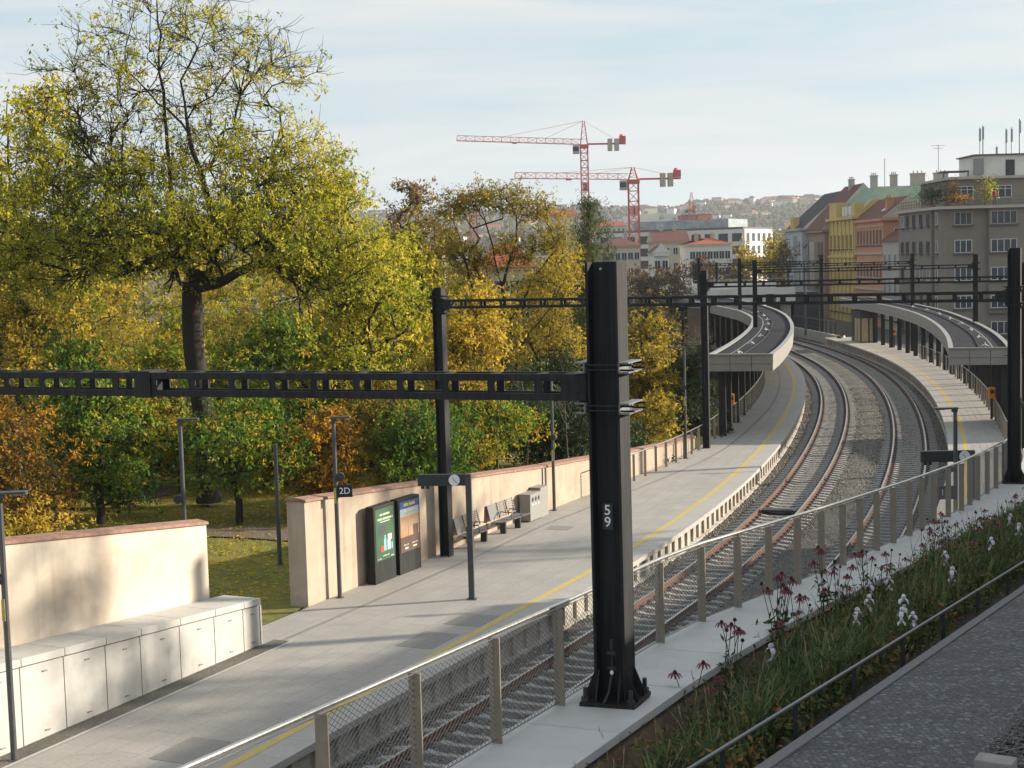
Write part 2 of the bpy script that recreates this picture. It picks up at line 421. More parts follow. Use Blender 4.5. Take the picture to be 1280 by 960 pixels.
# loose stones lying on the ballast, one mass
def loose_stones(n, s0, s1):
    s = s0 + (s1 - s0) * rng.random(n) ** 1.6
    o = rng.uniform(-3.75, 3.75, n)
    x = np.interp(s, _S, _X); y = np.interp(s, _S, _Y); h = np.interp(s, _S, _h)
    px = x + o * np.sin(h); py = y - o * np.cos(h)
    d = np.minimum(abs(o + 2.0), abs(o - 2.0))
    ok = ~((abs(d - 0.75) < 0.12))
    # keep stones off the sleepers
    ph = (s / 0.6) % 1.0
    ok &= ~((d < 1.3) & (abs(ph - 0.5) < 0.24))
    px, py, o, s = px[ok], py[ok], o[ok], s[ok]; k = len(px)
    z = np.where(abs(o) < 0.9, -0.735, -0.765) + rng.uniform(-0.01, 0.02, k)
    base = np.array([[1, 0, 0], [-1, 0, 0], [0, 1, 0], [0, -1, 0], [0, 0, 1], [0, 0, -1]], float)
    fc = np.array([[0, 2, 4], [2, 1, 4], [1, 3, 4], [3, 0, 4], [2, 0, 5], [1, 2, 5], [3, 1, 5], [0, 3, 5]])
    r = rng.uniform(0.022, 0.045, (k, 1, 1)) * rng.uniform(0.7, 1.3, (k, 6, 1))
    a = rng.uniform(0, 2 * PI, k); ca, sa = np.cos(a), np.sin(a)
    v = base[None] * r
    tilt = rng.uniform(-.6, .6, k)
    v2 = v.copy(); v2[:, :, 0] = v[:, :, 0] * ca[:, None] - v[:, :, 1] * sa[:, None]; v2[:, :, 1] = v[:, :, 0] * sa[:, None] + v[:, :, 1] * ca[:, None]
    v2[:, :, 2] = v[:, :, 2] + v[:, :, 0] * tilt[:, None]
    v2 += np.stack([px, py, z], 1)[:, None, :]
    f = (fc[None] + (np.arange(k) * 6)[:, None, None]).reshape(-1, 3)
    return fast_mesh('ballast_stones', v2.reshape(-1, 3), f, M['stone'], np.repeat(rng.random(k), 8))
def fast_mesh(name, v, f, m, tint=None, parent=None, world=True):
    me = bpy.data.meshes.new(name)
    nv, nf, w = len(v), len(f), f.shape[1]
    me.vertices.add(nv); me.vertices.foreach_set('co', np.asarray(v, np.float32).ravel())
    me.loops.add(nf * w); me.loops.foreach_set('vertex_index', np.asarray(f, np.int32).ravel())
    me.polygons.add(nf); me.polygons.foreach_set('loop_start', np.arange(0, nf * w, w, dtype=np.int32))
    me.update(calc_edges=True)
    for q in (m if isinstance(m, (list, tuple)) else [m]): me.materials.append(q)
    if tint is not None:
        at = me.attributes.new('tint', 'FLOAT', 'FACE'); at.data.foreach_set('value', np.asarray(tint, np.float32))
    return link(name, me, parent, world)
st = loose_stones(60000, -62, 45); st['kind'] = 'stuff'
tag(st, 'loose grey ballast stones lying between the rails and sleepers')

RAILP = [(-0.07, -0.17), (-0.07, -0.155), (-0.012, -0.13), (-0.012, -0.045), (-0.036, -0.035), (-0.036, 0.0), (0.036, 0.0), (0.036, -0.035), (0.012, -0.045), (0.012, -0.13), (0.07, -0.155), (0.07, -0.17)]
ZR = -0.55
def sleeper_mesh():
    b = MB()
    # prestressed concrete sleeper, waisted, local x across the track
    xs = [-1.3, -1.05, -0.5, -0.3, 0.3, 0.5, 1.05, 1.3]
    tw = [0.20, 0.22, 0.20, 0.16, 0.16, 0.20, 0.22, 0.20]; zt = [-0.03, 0, 0, -0.035, -0.035, 0, 0, -0.03]
    vs = []; fs = []
    for x, t, z in zip(xs, tw, zt): vs += [(x, -0.14, -0.2), (x, -t / 2, z), (x, t / 2, z), (x, 0.14, -0.2)]
    for i in range(7):
        for j in range(4): fs.append((i * 4 + j, i * 4 + (j + 1) % 4, i * 4 + 4 + (j + 1) % 4, i * 4 + 4 + j))
    fs += [(3, 2, 1, 0), (28, 29, 30, 31)]
    b.add(vs, fs)
    for sx in (-1, 1):
        for d in (-0.13, 0.13): b.box((sx * 0.75 + d, 0, 0.02), (0.1, 0.14, 0.05), 0, 1)
    return b
for side, lab in ((-1, 'nearer rusty railway track running beside the long pale platform'), (1, 'outer railway track curving beside the platform under the right canopy')):
    oc = side * 2.0
    root = thing('railway_track', lab, 'railway track', sp(-20, oc, -0.75))
    for g in (-0.75, 0.75):
        b = MB(); b.sweep(srange(-68, 225), [(oc + g + q[0], ZR + q[1]) for q in RAILP], True)
        o = b.build('rail', [M['rail'], M['railtop']], root)
        n = len(RAILP); mi = [0] * len(o.data.polygons)
        for i in range(len(mi) - 2):
            if i % n == 5: mi[i] = 1
        o.data.polygons.foreach_set('material_index', mi)
    sb = sleeper_mesh(); first = None
    slist = [-62.7 + 0.6 * i for i in range(460)]
    vis = [s for s in slist if (s > -36.5 if side < 0 else s > -26)]
    near, far = vis[:100], vis[100:] + [s for s in slist if s < vis[0]]
    for s in near:
        p = sp(s, oc, -0.715)
        if first is None:
            first = sb.build('sleeper', [M['sleeper'], M['clip']], root, world=False); o = first
        else:
            o = first.copy(); COL.objects.link(o); o.parent = root
        o.location = Vector(p) - root.location; o.rotation_euler = (0, 0, hd(s) - PI / 2)
    b = MB()
    for s in far:
        p = sp(s, oc, -0.715); a = hd(s) - PI / 2; ca, sa = math.cos(a), math.sin(a)
        vs = [(p[0] + v[0] * ca - v[1] * sa, p[1] + v[0] * sa + v[1] * ca, p[2] + v[2]) for v in sb.v]
        k = len(b.v); b.v += vs; b.uv += [(0.0, 0.0)] * len(vs); b.f += [[i + k for i in f] for f in sb.f]; b.m += sb.m
    o = b.build('sleeper', [M['sleeper'], M['clip']], root); o['kind'] = 'stuff'

# trackside box between the rails
p = gz(974, 637, -0.6); s_, o_ = inv(p)
a = hd(s_) - PI / 2
root = thing('trackside_box', 'flat dark box lying across the sleepers between the rails of the nearer track', 'trackside box', (p[0], p[1], -0.70), a)
b = MB(); b.box((0, 0, 0.07), (1.25, 0.5, 0.10)); b.build('casing', M['darkgrey'], root, world=False, bevel=0.015)
b = MB(); b.box((0.32, 0.02, 0.135), (0.42, 0.36, 0.02)); b.build('lid', M['lamp'], root, world=False, bevel=0.006)
b = MB(); b.tube([(0.62, -0.2, 0.04), (0.9, -0.35, 0.0), (1.1, -0.2, -0.02)], 0.02, 6); b.build('cable', M['darkgrey'], root, world=False)

# ---------------------------------------------------------------- platforms
def back_l(s): return float(np.interp(s, [-70, -13, -7.8, 3, 7, 14, 25, 34, 100], [-9.95, -9.75, -9.1, -7.65, -7.3, -7.1, -6.8, -6.7, -6.7]))
ss = srange(-66, 222, 1.5)
b = MB(); b.sweep(ss, [(-4.6, 0.0), (back_l, 0.0), (back_l, -1.2), (-4.6, -1.2)], True)
plat = structure('platform', b, M['paving'])
b = MB(); b.sweep(ss, [(-3.70, 0.003), (-4.6, 0.003), (-4.6, -0.14), (-3.70, -0.14)], True); b.build('edge_slab', M['pavedge'], plat)
def edge_wall(ss, sg):
    b = MB(); b.sweep(ss, [(sg * 3.92, -0.142), (sg * 4.5, -0.142), (sg * 4.5, -1.2), (sg * 3.92, -1.2)], True)
    for i in range(int((ss[-1] - ss[0]) / 0.8)):
        s = ss[0] + 0.8 * i + 0.4
        q = sp(s, sg * 3.88, -0.5); a = hd(s)
        b.box(q, (0.22, 0.09, 0.70), a)
    b.sweep(ss, [(sg * 3.76, -0.72), (sg * 3.93, -0.70), (sg * 3.93, -1.2), (sg * 3.76, -1.2)], True)
    return b
edge_wall(srange(-66, 120), -1).build('edge_wall', M['edgewall'], plat)
b = MB(); b.sweep(ss, [(-4.36, 0.008), (-4.54, 0.008)], False); b.build('safety_line', M['yline'], plat)
for px, py, w, l in ((590, 775, 0.9, 0.6), (535, 800, 1.1, 0.6), (238, 938, 1.0, 0.55), (700, 660, 0.5, 0.5)):
    p = gz(px, py); s, o = inv(p)
    b = MB(); b.box((p[0], p[1], 0.0), (w * 1.3, l * 1.6, 0.012), hd(s)); b.build('drain_cover', M['cover'], plat)
# drain channel
b = MB(); b.sweep(srange(-66, 120), [(lambda s: back_l(s) + 1.35, 0.004), (lambda s: back_l(s) + 1.23, 0.004)], False); b.build('drain_channel', M['cover'], plat)

def back_r(s): return float(np.interp(s, [-60, -46, -40, -34, -28, -20, 0, 60, 100], [4.85, 4.85, 4.8, 5.55, 6.1, 6.45, 6.95, 7.2, 7.4]))
ss = srange(-38, 92, 1.5)
b = MB(); b.sweep(ss, [(4.6, 0.0), (4.6, -1.2), (back_r, -1.2), (back_r, 0.0)], True)
platr = structure('platform', b, M['paving'])
b = MB(); b.sweep(ss, [(3.70, 0.003), (3.70, -0.14), (4.6, -0.14), (4.6, 0.003)], True); b.build('edge_slab', M['pavedge'], platr)
edge_wall(ss, 1).build('edge_wall', M['edgewall'], platr)
b = MB(); b.sweep(ss, [(4.54, 0.008), (4.36, 0.008)], False); b.build('safety_line', M['yline'], platr)

# gravel strip in front of the cladding blocks
b = MB(); b.sweep(srange(-60, -29.4, 1.0), [(-8.30, 0.006), (-8.75, 0.006)], False); structure('gravel_strip', b, M['gravel'])
b = MB(); b.sweep(srange(-60, -29.4, 1.0), [(-8.22, 0.009), (-8.30, 0.009)], False); structure('gravel_edging', b, M['concrete'])

# ---------------------------------------------------------------- plaster walls
def wtop(s): return float(np.interp(s, [-60, -37, -30, -26, -11.5, -6.4, 2, 7], [5.2, 3.66, 2.86, 2.72, 1.6, 1.3, 0.75, 0.45]))
def wall(name, s0, s1, label, of, endcap):
    root = thing(name, label, 'wall', sp(s0 if s0 > -50 else -40, of(s0), 0))
    ss = srange(s0, s1, 1.0)
    b = MB(); b.sweep(ss, [(of, -0.3), (of, wtop), (lambda s: of(s) - 0.55, wtop), (lambda s: of(s) - 0.55, -0.3)], True)
    b.build('wall_face', M['plaster'] if s0 < -50 else M['shadeplaster'], root)
    b = MB(); b.sweep(srange(s0 - 0.03, s1 + 0.03, 0.5), [(lambda s: of(s) + 0.06, lambda s: wtop(s) + 0.004), (lambda s: of(s) + 0.05, lambda s: wtop(s) + 0.07), (lambda s: of(s) - 0.27, lambda s: wtop(s) + 0.12), (lambda s: of(s) - 0.6, lambda s: wtop(s) + 0.07), (lambda s: of(s) - 0.6, lambda s: wtop(s) + 0.004)], True)
    b.build('coping', M['coping'], root, bevel=0.01)
    return root
w1o = lambda s: -9.75
w2o = lambda s: float(np.interp(s, [-27, -17.5, -14, -12, -9.7, -7.8, -6.2, 3, 8], [-9.87, -9.72, -9.64, -9.48, -9.2, -9.04, -8.82, -7.75, -7.4]))
wall('plaster_wall', -60, -30.5, 'cream plaster wall with brick coping rising behind the white panelled block', w1o, 0)
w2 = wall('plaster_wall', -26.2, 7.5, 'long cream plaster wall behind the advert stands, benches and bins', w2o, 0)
q = gz(684 - 6, 640); s_, _o = inv(q)
b = MB(); b.tube([sp(s_, w2o(s_) + 0.015, 0.02), sp(s_, w2o(s_) + 0.015, wtop(s_) - 0.02)], 0.02, 6); b.build('downpipe', M['darkgrey'], w2)

# ---------------------------------------------------------------- white panelled concrete block
root = thing('concrete_block', 'long white concrete block with panel doors under the plaster wall', 'concrete cabinet', sp(-38, -8.75, 0))
hb = lambda s: float(np.interp(s, [-60, -38, -29.9], [3.3, 1.72, 1.13]))
HB = lambda d: (lambda s: hb(s) - d)
b = MB(); b.sweep(srange(-60, -29.97, 1.0), [(-8.80, 0), (-8.80, HB(0.16)), (-9.73, HB(0.16)), (-9.73, 0)], True); b.build('core', M['slabjoint'], root)
tops = [33.7 / 1]  # panel joints surveyed from the joint bottoms
bx_ = [(34, 935), (90, 912), (143, 890), (191, 872), (236, 850.5), (279, 832), (318.5, 817), (340.6, 807.7)]
js = [inv(gz(x, y))[0] for x, y in bx_]
step = 1.18
while js[0] > -58: js.insert(0, js[0] - step)
js[-1] = -29.95
for i in range(len(js) - 1):
    s0, s1 = js[i] + 0.012, js[i + 1] - 0.012
    b = MB(); b.sweep([s0, (s0 + s1) / 2, s1], [(-8.75, 0.02), (-8.75, HB(0.18)), (-8.80, HB(0.18)), (-8.80, 0.02)], True)
    pn = b.build('panel', M['concrete'], root, bevel=0.006)
    b = MB()
    sm = s0 * 0.45 + s1 * 0.55
    for z in (hb(sm) - 0.34, 0.16):
        b.bar(sp(sm - 0.06, -8.735, z), sp(sm + 0.06, -8.735, z - 0.012), 0.02, 0.02)
    b.build('handle', M['cover'], pn)
    b = MB(); b.sweep([s0 - 0.004, (s0 + s1) / 2, s1 + 0.004], [(-8.70, HB(0.15)), (-8.70, HB(0)), (-9.74, HB(0)), (-9.74, HB(0.15))], True)
    b.build('top_slab', M['concrete'], root, bevel=0.008)
b = MB(); b.sweep([-29.92, -29.87], [(-8.75, 0.02), (-8.75, HB(0.18)), (-9.73, HB(0.18)), (-9.73, 0.02)], True); b.build('end_panel', M['concrete'], root)

# ---------------------------------------------------------------- terrace: slab walk, planting bed, setts
FX = [(-5.4, 2.5), (-0.24, 13.77), (0.41, 15.19), (1.78, 18.31), (2.48, 19.66), (3.73, 21.61), (5.43, 24.3), (7.46, 27.72), (9.62, 31.57), (12.45, 37.29), (15.2, 43.5), (17.0, 48.5)]
RX = [(-4.3, 2.5), (1.23, 14.63), (1.62, 15.49), (2.96, 18.24), (4.21, 20.43), (6.13, 23.47), (8.89, 28.5), (11.6, 33.07), (14.2, 38.0), (17.5, 44.0), (19.5, 48.5)]
fx = lambda y: float(np.interp(y, [q[1] for q in FX], [q[0] for q in FX]))
rx = lambda y: float(np.interp(y, [q[1] for q in RX], [q[0] for q in RX]))
kx = lambda y: float(2.21 + (y - 12.98) * 0.607)
ys = list(np.arange(2.5, 48.6, 0.5))
def strip(name, xl, xr, dzl, dzr, th, m, yy=ys, parent=None, bevel=0.0):
    b = MB(); vs = []; fs = []; uv = []
    for y in yy:
        l, r = xl(y), xr(y); dl = dzl(y) if callable(dzl) else dzl; dr = dzr(y) if callable(dzr) else dzr
        vs += [(l, y, tz(y) + dl), (r, y, tz(y) + dr), (r, y, tz(y) + dr - th), (l, y, tz(y) + dl - th)]
        uv += [(y, 0), (y, r - l), (y, r - l), (y, 0)]
    for i in range(len(yy) - 1):
        for j in range(4): fs.append((i * 4 + j, i * 4 + 4 + j, i * 4 + 4 + (j + 1) % 4, i * 4 + (j + 1) % 4))
    k = 4 * (len(yy) - 1); fs += [(3, 2, 1, 0), (k, k + 1, k + 2, k + 3)]
    b.add(vs, fs, 0, uv)
    return b.build(name, m, parent, fix=True, bevel=bevel)
walk = strip('slab_walk', lambda y: fx(y) - 0.12, lambda y: rx(y) - 0.10, -0.03, -0.03, 0.2, M['slabjoint']); walk['kind'] = 'structure'
yj = [14.55, 16.35]
while yj[0] > 4: yj.insert(0, yj[0] - 1.75)
while yj[-1] < 47: yj.append(yj[-1] + 1.7)
for i in range(len(yj) - 1):
    y0, y1 = yj[i] + 0.008, yj[i + 1] - 0.008
    # joints run square to the fence: shear the two ends
    b = MB(); vs = []
    def pt(x, y, dz):
        return (x, y, tz(y) + dz)
    sh = -0.42
    quad = []
    for y, e in ((y0, 0), (y1, 1)):
        xl = fx(y) - 0.14; w = rx(y + 0.0) - xl
        quad.append([(xl, y), (xl + w, y + sh * w)])
        quad[-1][1] = (rx(y + sh * w), y + sh * w)
    (l0, r0), (l1, r1) = quad
    b.plate([pt(*l0, 0), pt(*r0, 0), pt(*r1, 0), pt(*l1, 0)], 0.09, (0, TB, 1))
    b.build('slab', M['slab'], walk, bevel=0.006, fix=True)
wallr = thing('retaining_wall', 'grey retaining wall holding up the slab walk beside the tracks', 'retaining wall', (fx(20), 20, -1))
b = MB(); vs = []; fs = []
for y in ys:
    x = fx(y) - 0.10
    vs += [(x, y, -1.4), (x, y, tz(y) - 0.235), (x + 0.5, y, tz(y) - 0.235), (x + 0.5, y, -1.4)]
for i in range(len(ys) - 1):
    for j in range(4): fs.append((i * 4 + j, i * 4 + 4 + j, i * 4 + 4 + (j + 1) % 4, i * 4 + (j + 1) % 4))
b.add(vs, fs); b.build('wall_face', M['edgewall'], wallr, fix=True)
# bed wall under the slab edge and the soil
bw = strip('bed_wall', lambda y: rx(y) - 0.09, lambda y: rx(y) - 0.03, -0.13, -0.13, 1.0, M['terracotta']); tag(bw, 'low brown wall under the slab edge along the planting bed', 'wall')
soil_dz = lambda y: float(np.interp(y, [14, 18, 23], [-0.78, -0.6, -0.36]))
soil = strip('planting_bed', lambda y: rx(y) - 0.05, lambda y: kx(y) - 0.06, soil_dz, -0.20, 0.5, M['soil']); soil['kind'] = 'structure'
kb = strip('kerb', lambda y: kx(y) - 0.06, lambda y: kx(y) + 0.09, 0.02, 0.02, 0.25, M['kerb'], bevel=0.012); kb['kind'] = 'structure'
pv = strip('pavement', lambda y: kx(y) + 0.092, lambda y: kx(y) + 9.0, 0.0, 0.0, 0.3, M['setts']); pv['kind'] = 'structure'

# the fence along the slab walk: flat steel posts, round rail, wire net
root = thing('mesh_fence', 'steel fence with flat posts and wire net along the white slab walk', 'fence', (fx(14), 14, tz(14)))
ypost = []
y = 3.9
surv = [13.77, 15.19, 16.75, 18.31, 19.66, 20.66, 21.61, 22.58, 23.45, 24.3, 25.1, 25.93, 26.8, 27.72, 28.55, 29.4, 30.5, 31.57, 32.55, 33.54, 34.8, 36.05, 37.29, 38.4, 39.6, 40.8]
ypost = [2.9, 4.55, 6.2, 7.85, 9.5, 10.98, 12.33] + surv
HF = 1.10
def fdir(y):
    d = np.array([fx(y + 0.6) - fx(y - 0.6), 1.2, -TB * 1.2]); return nrm(d)
for y in ypost:
    d = fdir(y); n = nrm(np.cross(d, (0, 0, 1)))
    b = MB(); b.obox((fx(y), y, tz(y) + HF / 2 - 0.02), d, n, (0, 0, 1), 0.018, 0.115, HF - 0.02)
    b.obox((fx(y), y, tz(y) + 0.008), d, n, (0, 0, 1), 0.12, 0.16, 0.015)
    b.build('post', M['post'], root, bevel=0.003)
    
rail_pts = [np.array([fx(y), y, tz(y) + HF + 0.015]) for y in np.arange(2.9, 40.9, 0.4)]
b = MB(); b.tube(rail_pts, 0.024, 10); b.build('handrail', M['stainless'], root, smooth=True)
b = MB(); b.tube([p - np.array([0, 0, 1.03]) for p in rail_pts], 0.006, 4); b.tube([p - np.array([0, 0, 0.05]) for p in rail_pts], 0.006, 4)
b.build('tension_cable', M['wire'], root)
def net(y0, y1):
    "diamond net of thin ropes between two posts"
    P0 = np.array([fx(y0), y0, tz(y0)]); P1 = np.array([fx(y1), y1, tz(y1)])
    L = np.linalg.norm(P1 - P0); d = (P1 - P0) / L; z0, z1 = 0.08, HF - 0.03; H = z1 - z0
    sx = 0.085 ; k = 0.62    # rope spacing, slope: diamonds are wide and low
    b = MB()
    for sg in (1, -1):
        t = -H / k
        while t < L + H / k:
            # line: u = t + sg*(z - z0)/k
            za, zb = 0.0, H
            ua, ub = t, t + sg * H / k
            lo, hi = 0.0, L
            pts = []
            for u_, z_ in ((ua, za), (ub, zb)): pts.append([u_, z_])
            (u0, a0), (u1, a1) = pts
            if u0 > u1: (u0, a0), (u1, a1) = (u1, a1), (u0, a0)
            if u1 > lo and u0 < hi:
                if u0 < lo: a0 += (a1 - a0) * (lo - u0) / (u1 - u0); u0 = lo
                if u1 > hi: a1 = a0 + (a1 - a0) * (hi - u0) / (u1 - u0); u1 = hi
                if u1 - u0 > 0.01:
                    b.tube([P0 + d * u0 + np.array([0, 0, z0 + a0]), P0 + d * u1 + np.array([0, 0, z0 + a1])], 0.0028, 3, caps=False)
            t += sx
    return b
for y0, y1 in zip(ypost[5:-1], ypost[6:]):
    net(y0, y1).build('wire_net', M['wire'], root)

# low railing in front of the bed
root = thing('low_railing', 'low steel bar railing on thin posts between the flower bed and the kerb', 'railing', (kx(14) - 0.3, 14, tz(14)))
b = MB(); pts = [np.array([kx(y) - 0.30, y, tz(y) + 0.22]) for y in np.arange(6, 42, 1.0)]
b.tube(pts, 0.020, 8); b.build('rail_bar', M['darksteel'], root, smooth=True)
for y in np.arange(6.55, 40, 1.55):
    b = MB(); b.obox((kx(y) - 0.30, y, tz(y) - 0.06), (0.52, 0.85, 0), (-0.85, 0.52, 0), (0, 0, 1), 0.012, 0.05, 0.54); b.build('post', M['darkgrey'], root)

# gabion with concrete corner block at the lower right
g = gt(1222, 938, 0.42)
ga = math.atan2(1, 0.607)
root = thing('gabion', 'wire gabion basket of dark stones with a concrete end block on the setts', 'gabion', (g[0], g[1], tz(g[1])))
ux = np.array([math.cos(ga), math.sin(ga), 0]); uy = np.array([math.sin(ga), -math.cos(ga), 0])
O = np.array([g[0], g[1], tz(g[1])])
L_, W_, H_ = 4.0, 1.0, 0.36
b = MB(); b.obox(O + uy * 0.17 - ux * 0.12 + np.array([0, 0, 0.21]), ux, uy, (0, 0, 1), 0.20, 0.30, 0.42); b.build('concrete_block', M['gabconc'], root, bevel=0.012)
b = MB(); b.obox(O + ux * (L_ / 2 + 0.02) + uy * W_ / 2 + np.array([0, 0, 0.15]), ux, uy, (0, 0, 1), L_ - 0.1, W_ - 0.1, 0.26); b.build('stone_core', M['ballast'], root)
k = 700
b = MB()
for i in range(k):
    q = O + ux * random.uniform(0.05, L_ - 0.05) + uy * random.uniform(0.05, W_ - 0.05) + np.array([0, 0, random.uniform(0.2, 0.33)])
    r = random.uniform(0.035, 0.065)
    b.lathe(q, [(r * .5, -r * .7), (r * random.uniform(.8, 1.2), -r * .1), (r * .7, r * .5), (r * .2, r * .7)], 5)
ston = b.build('stones', M['ballast'], root); ston['kind'] = 'stuff'
b = MB(); up = np.array([0, 0, 1.0])
for i in range(int(L_ / 0.1) + 1):
    b.tube([O + ux * i * 0.1, O + ux * i * 0.1 + up * H_, O + ux * i * 0.1 + up * H_ + uy * W_, O + ux * i * 0.1 + uy * W_], 0.0035, 4)
for j in range(int(W_ / 0.1) + 1): b.tube([O + uy * j * 0.1 + up * H_, O + uy * j * 0.1 + up * H_ + ux * L_], 0.0035, 4)
for j in range(4): b.tube([O + up * j * 0.11, O + up * j * 0.11 + ux * L_], 0.0035, 4)
n_ = 120
b.tube([O + ux * (L_ * i / n_) + up * (H_ + 0.012 * math.sin(i * 1.4)) + uy * 0.012 * math.cos(i * 1.4) for i in range(n_)], 0.006, 4)
b.tube([O + up * (H_ + 0.01), O + ux * 1.2 + uy * 0.9 + up * (H_ + 0.03)], 0.005, 4)
b.build('wire_cage', M['darksteel'], root)

# ---------------------------------------------------------------- catenary portals
def hcol(b, p, w, z0, z1, ax, m=0):
    "H-section column, flanges square to ax"
    ax = nrm((ax[0], ax[1], 0)); ay = np.array([-ax[1], ax[0], 0]); t = w * 0.09
    c = lambda a, q: np.array([p[0], p[1], 0]) + ax * a + ay * q
    h = w / 2
    poly = [(-h, -h), (-h + t, -h), (-h + t, -t * .5), (h - t, -t * .5), (h - t, -h), (h, -h), (h, h), (h - t, h), (h - t, t * .5), (-h + t, t * .5), (-h + t, h), (-h, h)]
    k = len(poly)
    vs = [c(a, q) + np.array([0, 0, z0]) for a, q in poly] + [c(a, q) + np.array([0, 0, z1]) for a, q in poly]
    fs = [(i, (i + 1) % k, k + (i + 1) % k, k + i) for i in range(k)]
    for o in (0, k): fs += [(o + 0, o + 1, o + 10, o + 11), (o + 4, o + 5, o + 6, o + 7), (o + 2, o + 3, o + 8, o + 9)]
    b.add(vs, fs, m)
def portal(label, pl, pr, ztl, ztr, zb, wl, wr, dep=0.27, batten=0.55, detail=False, sides='lr'):
    pl = np.asarray(pl, float); pr = np.asarray(pr, float)
    d = pr - pl; d[2] = 0; L = np.linalg.norm(d); d = d / L; n = np.array([-d[1], d[0], 0])
    root = thing('catenary_portal', label, 'catenary portal', pr)
    for p, zt, w, sg in ((pl, ztl, wl, 1), (pr, ztr, wr, -1)):
        b = MB(); hcol(b, p, w, p[2] + (0.05 if p[2] > 0.5 else 0.0), zt, d)
        col = b.build('mast', M['mast'], root, bevel=0.006, fix=True)
        plates = p[2] > 0.5
        if plates: b = MB(); b.obox(p + np.array([0, 0, 0.075]), d, n, (0, 0, 1), w * 1.75, w * 1.75, 0.05); b.build('base_plate', M['mast'], col, bevel=0.008)
        gh = 0.42
        for ax, ay in (((d, n), (-d, n), (n, d), (-n, d)) if plates else ()):
            for q in ((-0.35, 0.35) if ax is d or True else (0,)):
                o_ = p + ay * q * w
                b = MB(); b.plate([o_ + ax * w * .5 + np.array([0, 0, .10]), o_ + ax * w * .84 + np.array([0, 0, .10]), o_ + ax * w * .84 + np.array([0, 0, .15]), o_ + ax * w * .5 + np.array([0, 0, gh])], 0.016, ay)
                b.build('gusset', M['mast'], col)
        for ix in ((-1, 1) if plates else ()):
            for iy in (-1, 1):
                q = p + d * ix * w * .72 + n * iy * w * .72
                b = MB(); b.lathe(q, [(0.05, 0.0), (0.05, 0.048)], 8); b.lathe(q, [(0.045, 0.1), (0.045, 0.15)], 6); b.lathe(q, [(0.024, 0.15), (0.024, 0.25)], 8)
                b.build('bolt', M['darkgrey'], col)
        # clamps that hold the beam
        for dz in (dep / 2 + 0.07, -dep / 2 - 0.07):
            c = p * [1, 1, 0] + np.array([0, 0, zb + dz])
            b = MB()
            for sx in (-1, 1):
                cc = c + d * sx * (w / 2 + 0.045)
                b.obox(cc + d * sx * -0.03, d, n, (0, 0, 1), 0.014, w + 0.12, 0.11)
                for z in (-0.05, 0.05): b.obox(cc + d * sx * 0.02 + np.array([0, 0, z]), d, n, (0, 0, 1), 0.11, w + 0.12, 0.014)
            b.build('clamp', M['galv'] if detail and sg < 0 else M['mast'], col)
            b = MB()
            for sy in (-1, 1):
                for z in (-0.025, 0.025):
                    q = c + n * sy * (w / 2 + 0.03) + np.array([0, 0, z])
                    b.tube([q - d * (w / 2 + 0.06), q + d * (w / 2 + (0.17 if sg < 0 else 0.1))], 0.011, 6)
            b.build('clamp_rod', M['mast'] if detail else M['mast'], col)
    # beam
    A = pl * [1, 1, 0] + d * (wl / 2 + 0.02) + np.array([0, 0, zb]); B = pr * [1, 1, 0] - d * (wr / 2 + 0.02) + np.array([0, 0, zb])
    b = MB(); hw = 0.13; ch = 0.075
    for sy in (-1, 1):
        for z in (dep / 2 - ch / 2, -dep / 2 + ch / 2):
            b.bar(A + n * sy * hw + np.array([0, 0, z]), B + n * sy * hw + np.array([0, 0, z]), 0.045, ch)
    b.obox(A + d * 0.14, d, n, (0, 0, 1), 0.28, 2 * hw + 0.02, dep - 0.01); b.obox(B - d * 0.14, d, n, (0, 0, 1), 0.28, 2 * hw + 0.02, dep - 0.01)
    LL = np.linalg.norm(B - A); mid = A + d * LL * 0.62
    b.obox(mid, d, n, (0, 0, 1), 0.22, 2 * hw + 0.07, dep + 0.03)
    beam = b.build('beam', M['mast'], root)
    k = int(LL / batten)
    for i in range(1, k):
        c = A + d * (LL * i / k)
        b = MB()
        for sy in (-1, 1): b.obox(c + n * sy * (hw + 0.005), d, n, (0, 0, 1), 0.085, 0.02, dep - 2 * ch + 0.02)
        for z in (-1, 1): b.obox(c + np.array([0, 0, z * (dep / 2 - 0.006)]), d, n, (0, 0, 1), 0.07, 2 * hw, 0.01)
        b.build('batten', M['mast'], beam)
    return root, d, n
m59 = np.array([1.0, 15.3, tz(15.3)])
dd = nrm((-7.2, 2.9, 0))
P1, d1, n1 = portal('nearest black portal, its thick mast numbered 59 standing on the white slab walk', m59 * [1, 1, 0] + dd * 14.8, m59, 8.1, 8.83, 7.54, 0.31, 0.345, 0.28, 0.53, True)
mst = [c for c in P1.children if c.name.startswith('mast')][1]
# the face of mast 59 towards the viewer
fd = -n1 if n1[1] > 0 else n1
side = np.cross((0, 0, 1.0), -fd); side = nrm(side) if nrm(side)[0] > 0 else -nrm(side)
f0 = m59 + fd * 0.18
zn = gy(763, 642, 15.3)[2]
b = MB(); b.obox(f0 + side * 0.02 + np.array([0, 0, zn - m59[2]]), side, fd, (0, 0, 1), 0.10, 0.006, 0.27); npl = b.build('number_plate', M['darkgrey'], mst)
for ch, dz in (('5', 0.065), ('9', -0.06)):
    text_obj(ch, 0.15, 'digit', M['white'], f0 + side * 0.02 + fd * 0.007 + np.array([0, 0, zn - m59[2] + dz]), side, (0, 0, 1), npl)
b = MB()
e0 = f0 + side * 0.03
b.lathe(e0 + np.array([0, 0, 0.66]), [(0.018, 0), (0.018, 0.1)], 8); b.obox(e0 + np.array([0, 0, 0.62]), side, fd, (0, 0, 1), 0.09, 0.05, 0.03); b.obox(e0 + np.array([0, 0, 0.46]), side, fd, (0, 0, 1), 0.09, 0.05, 0.02)
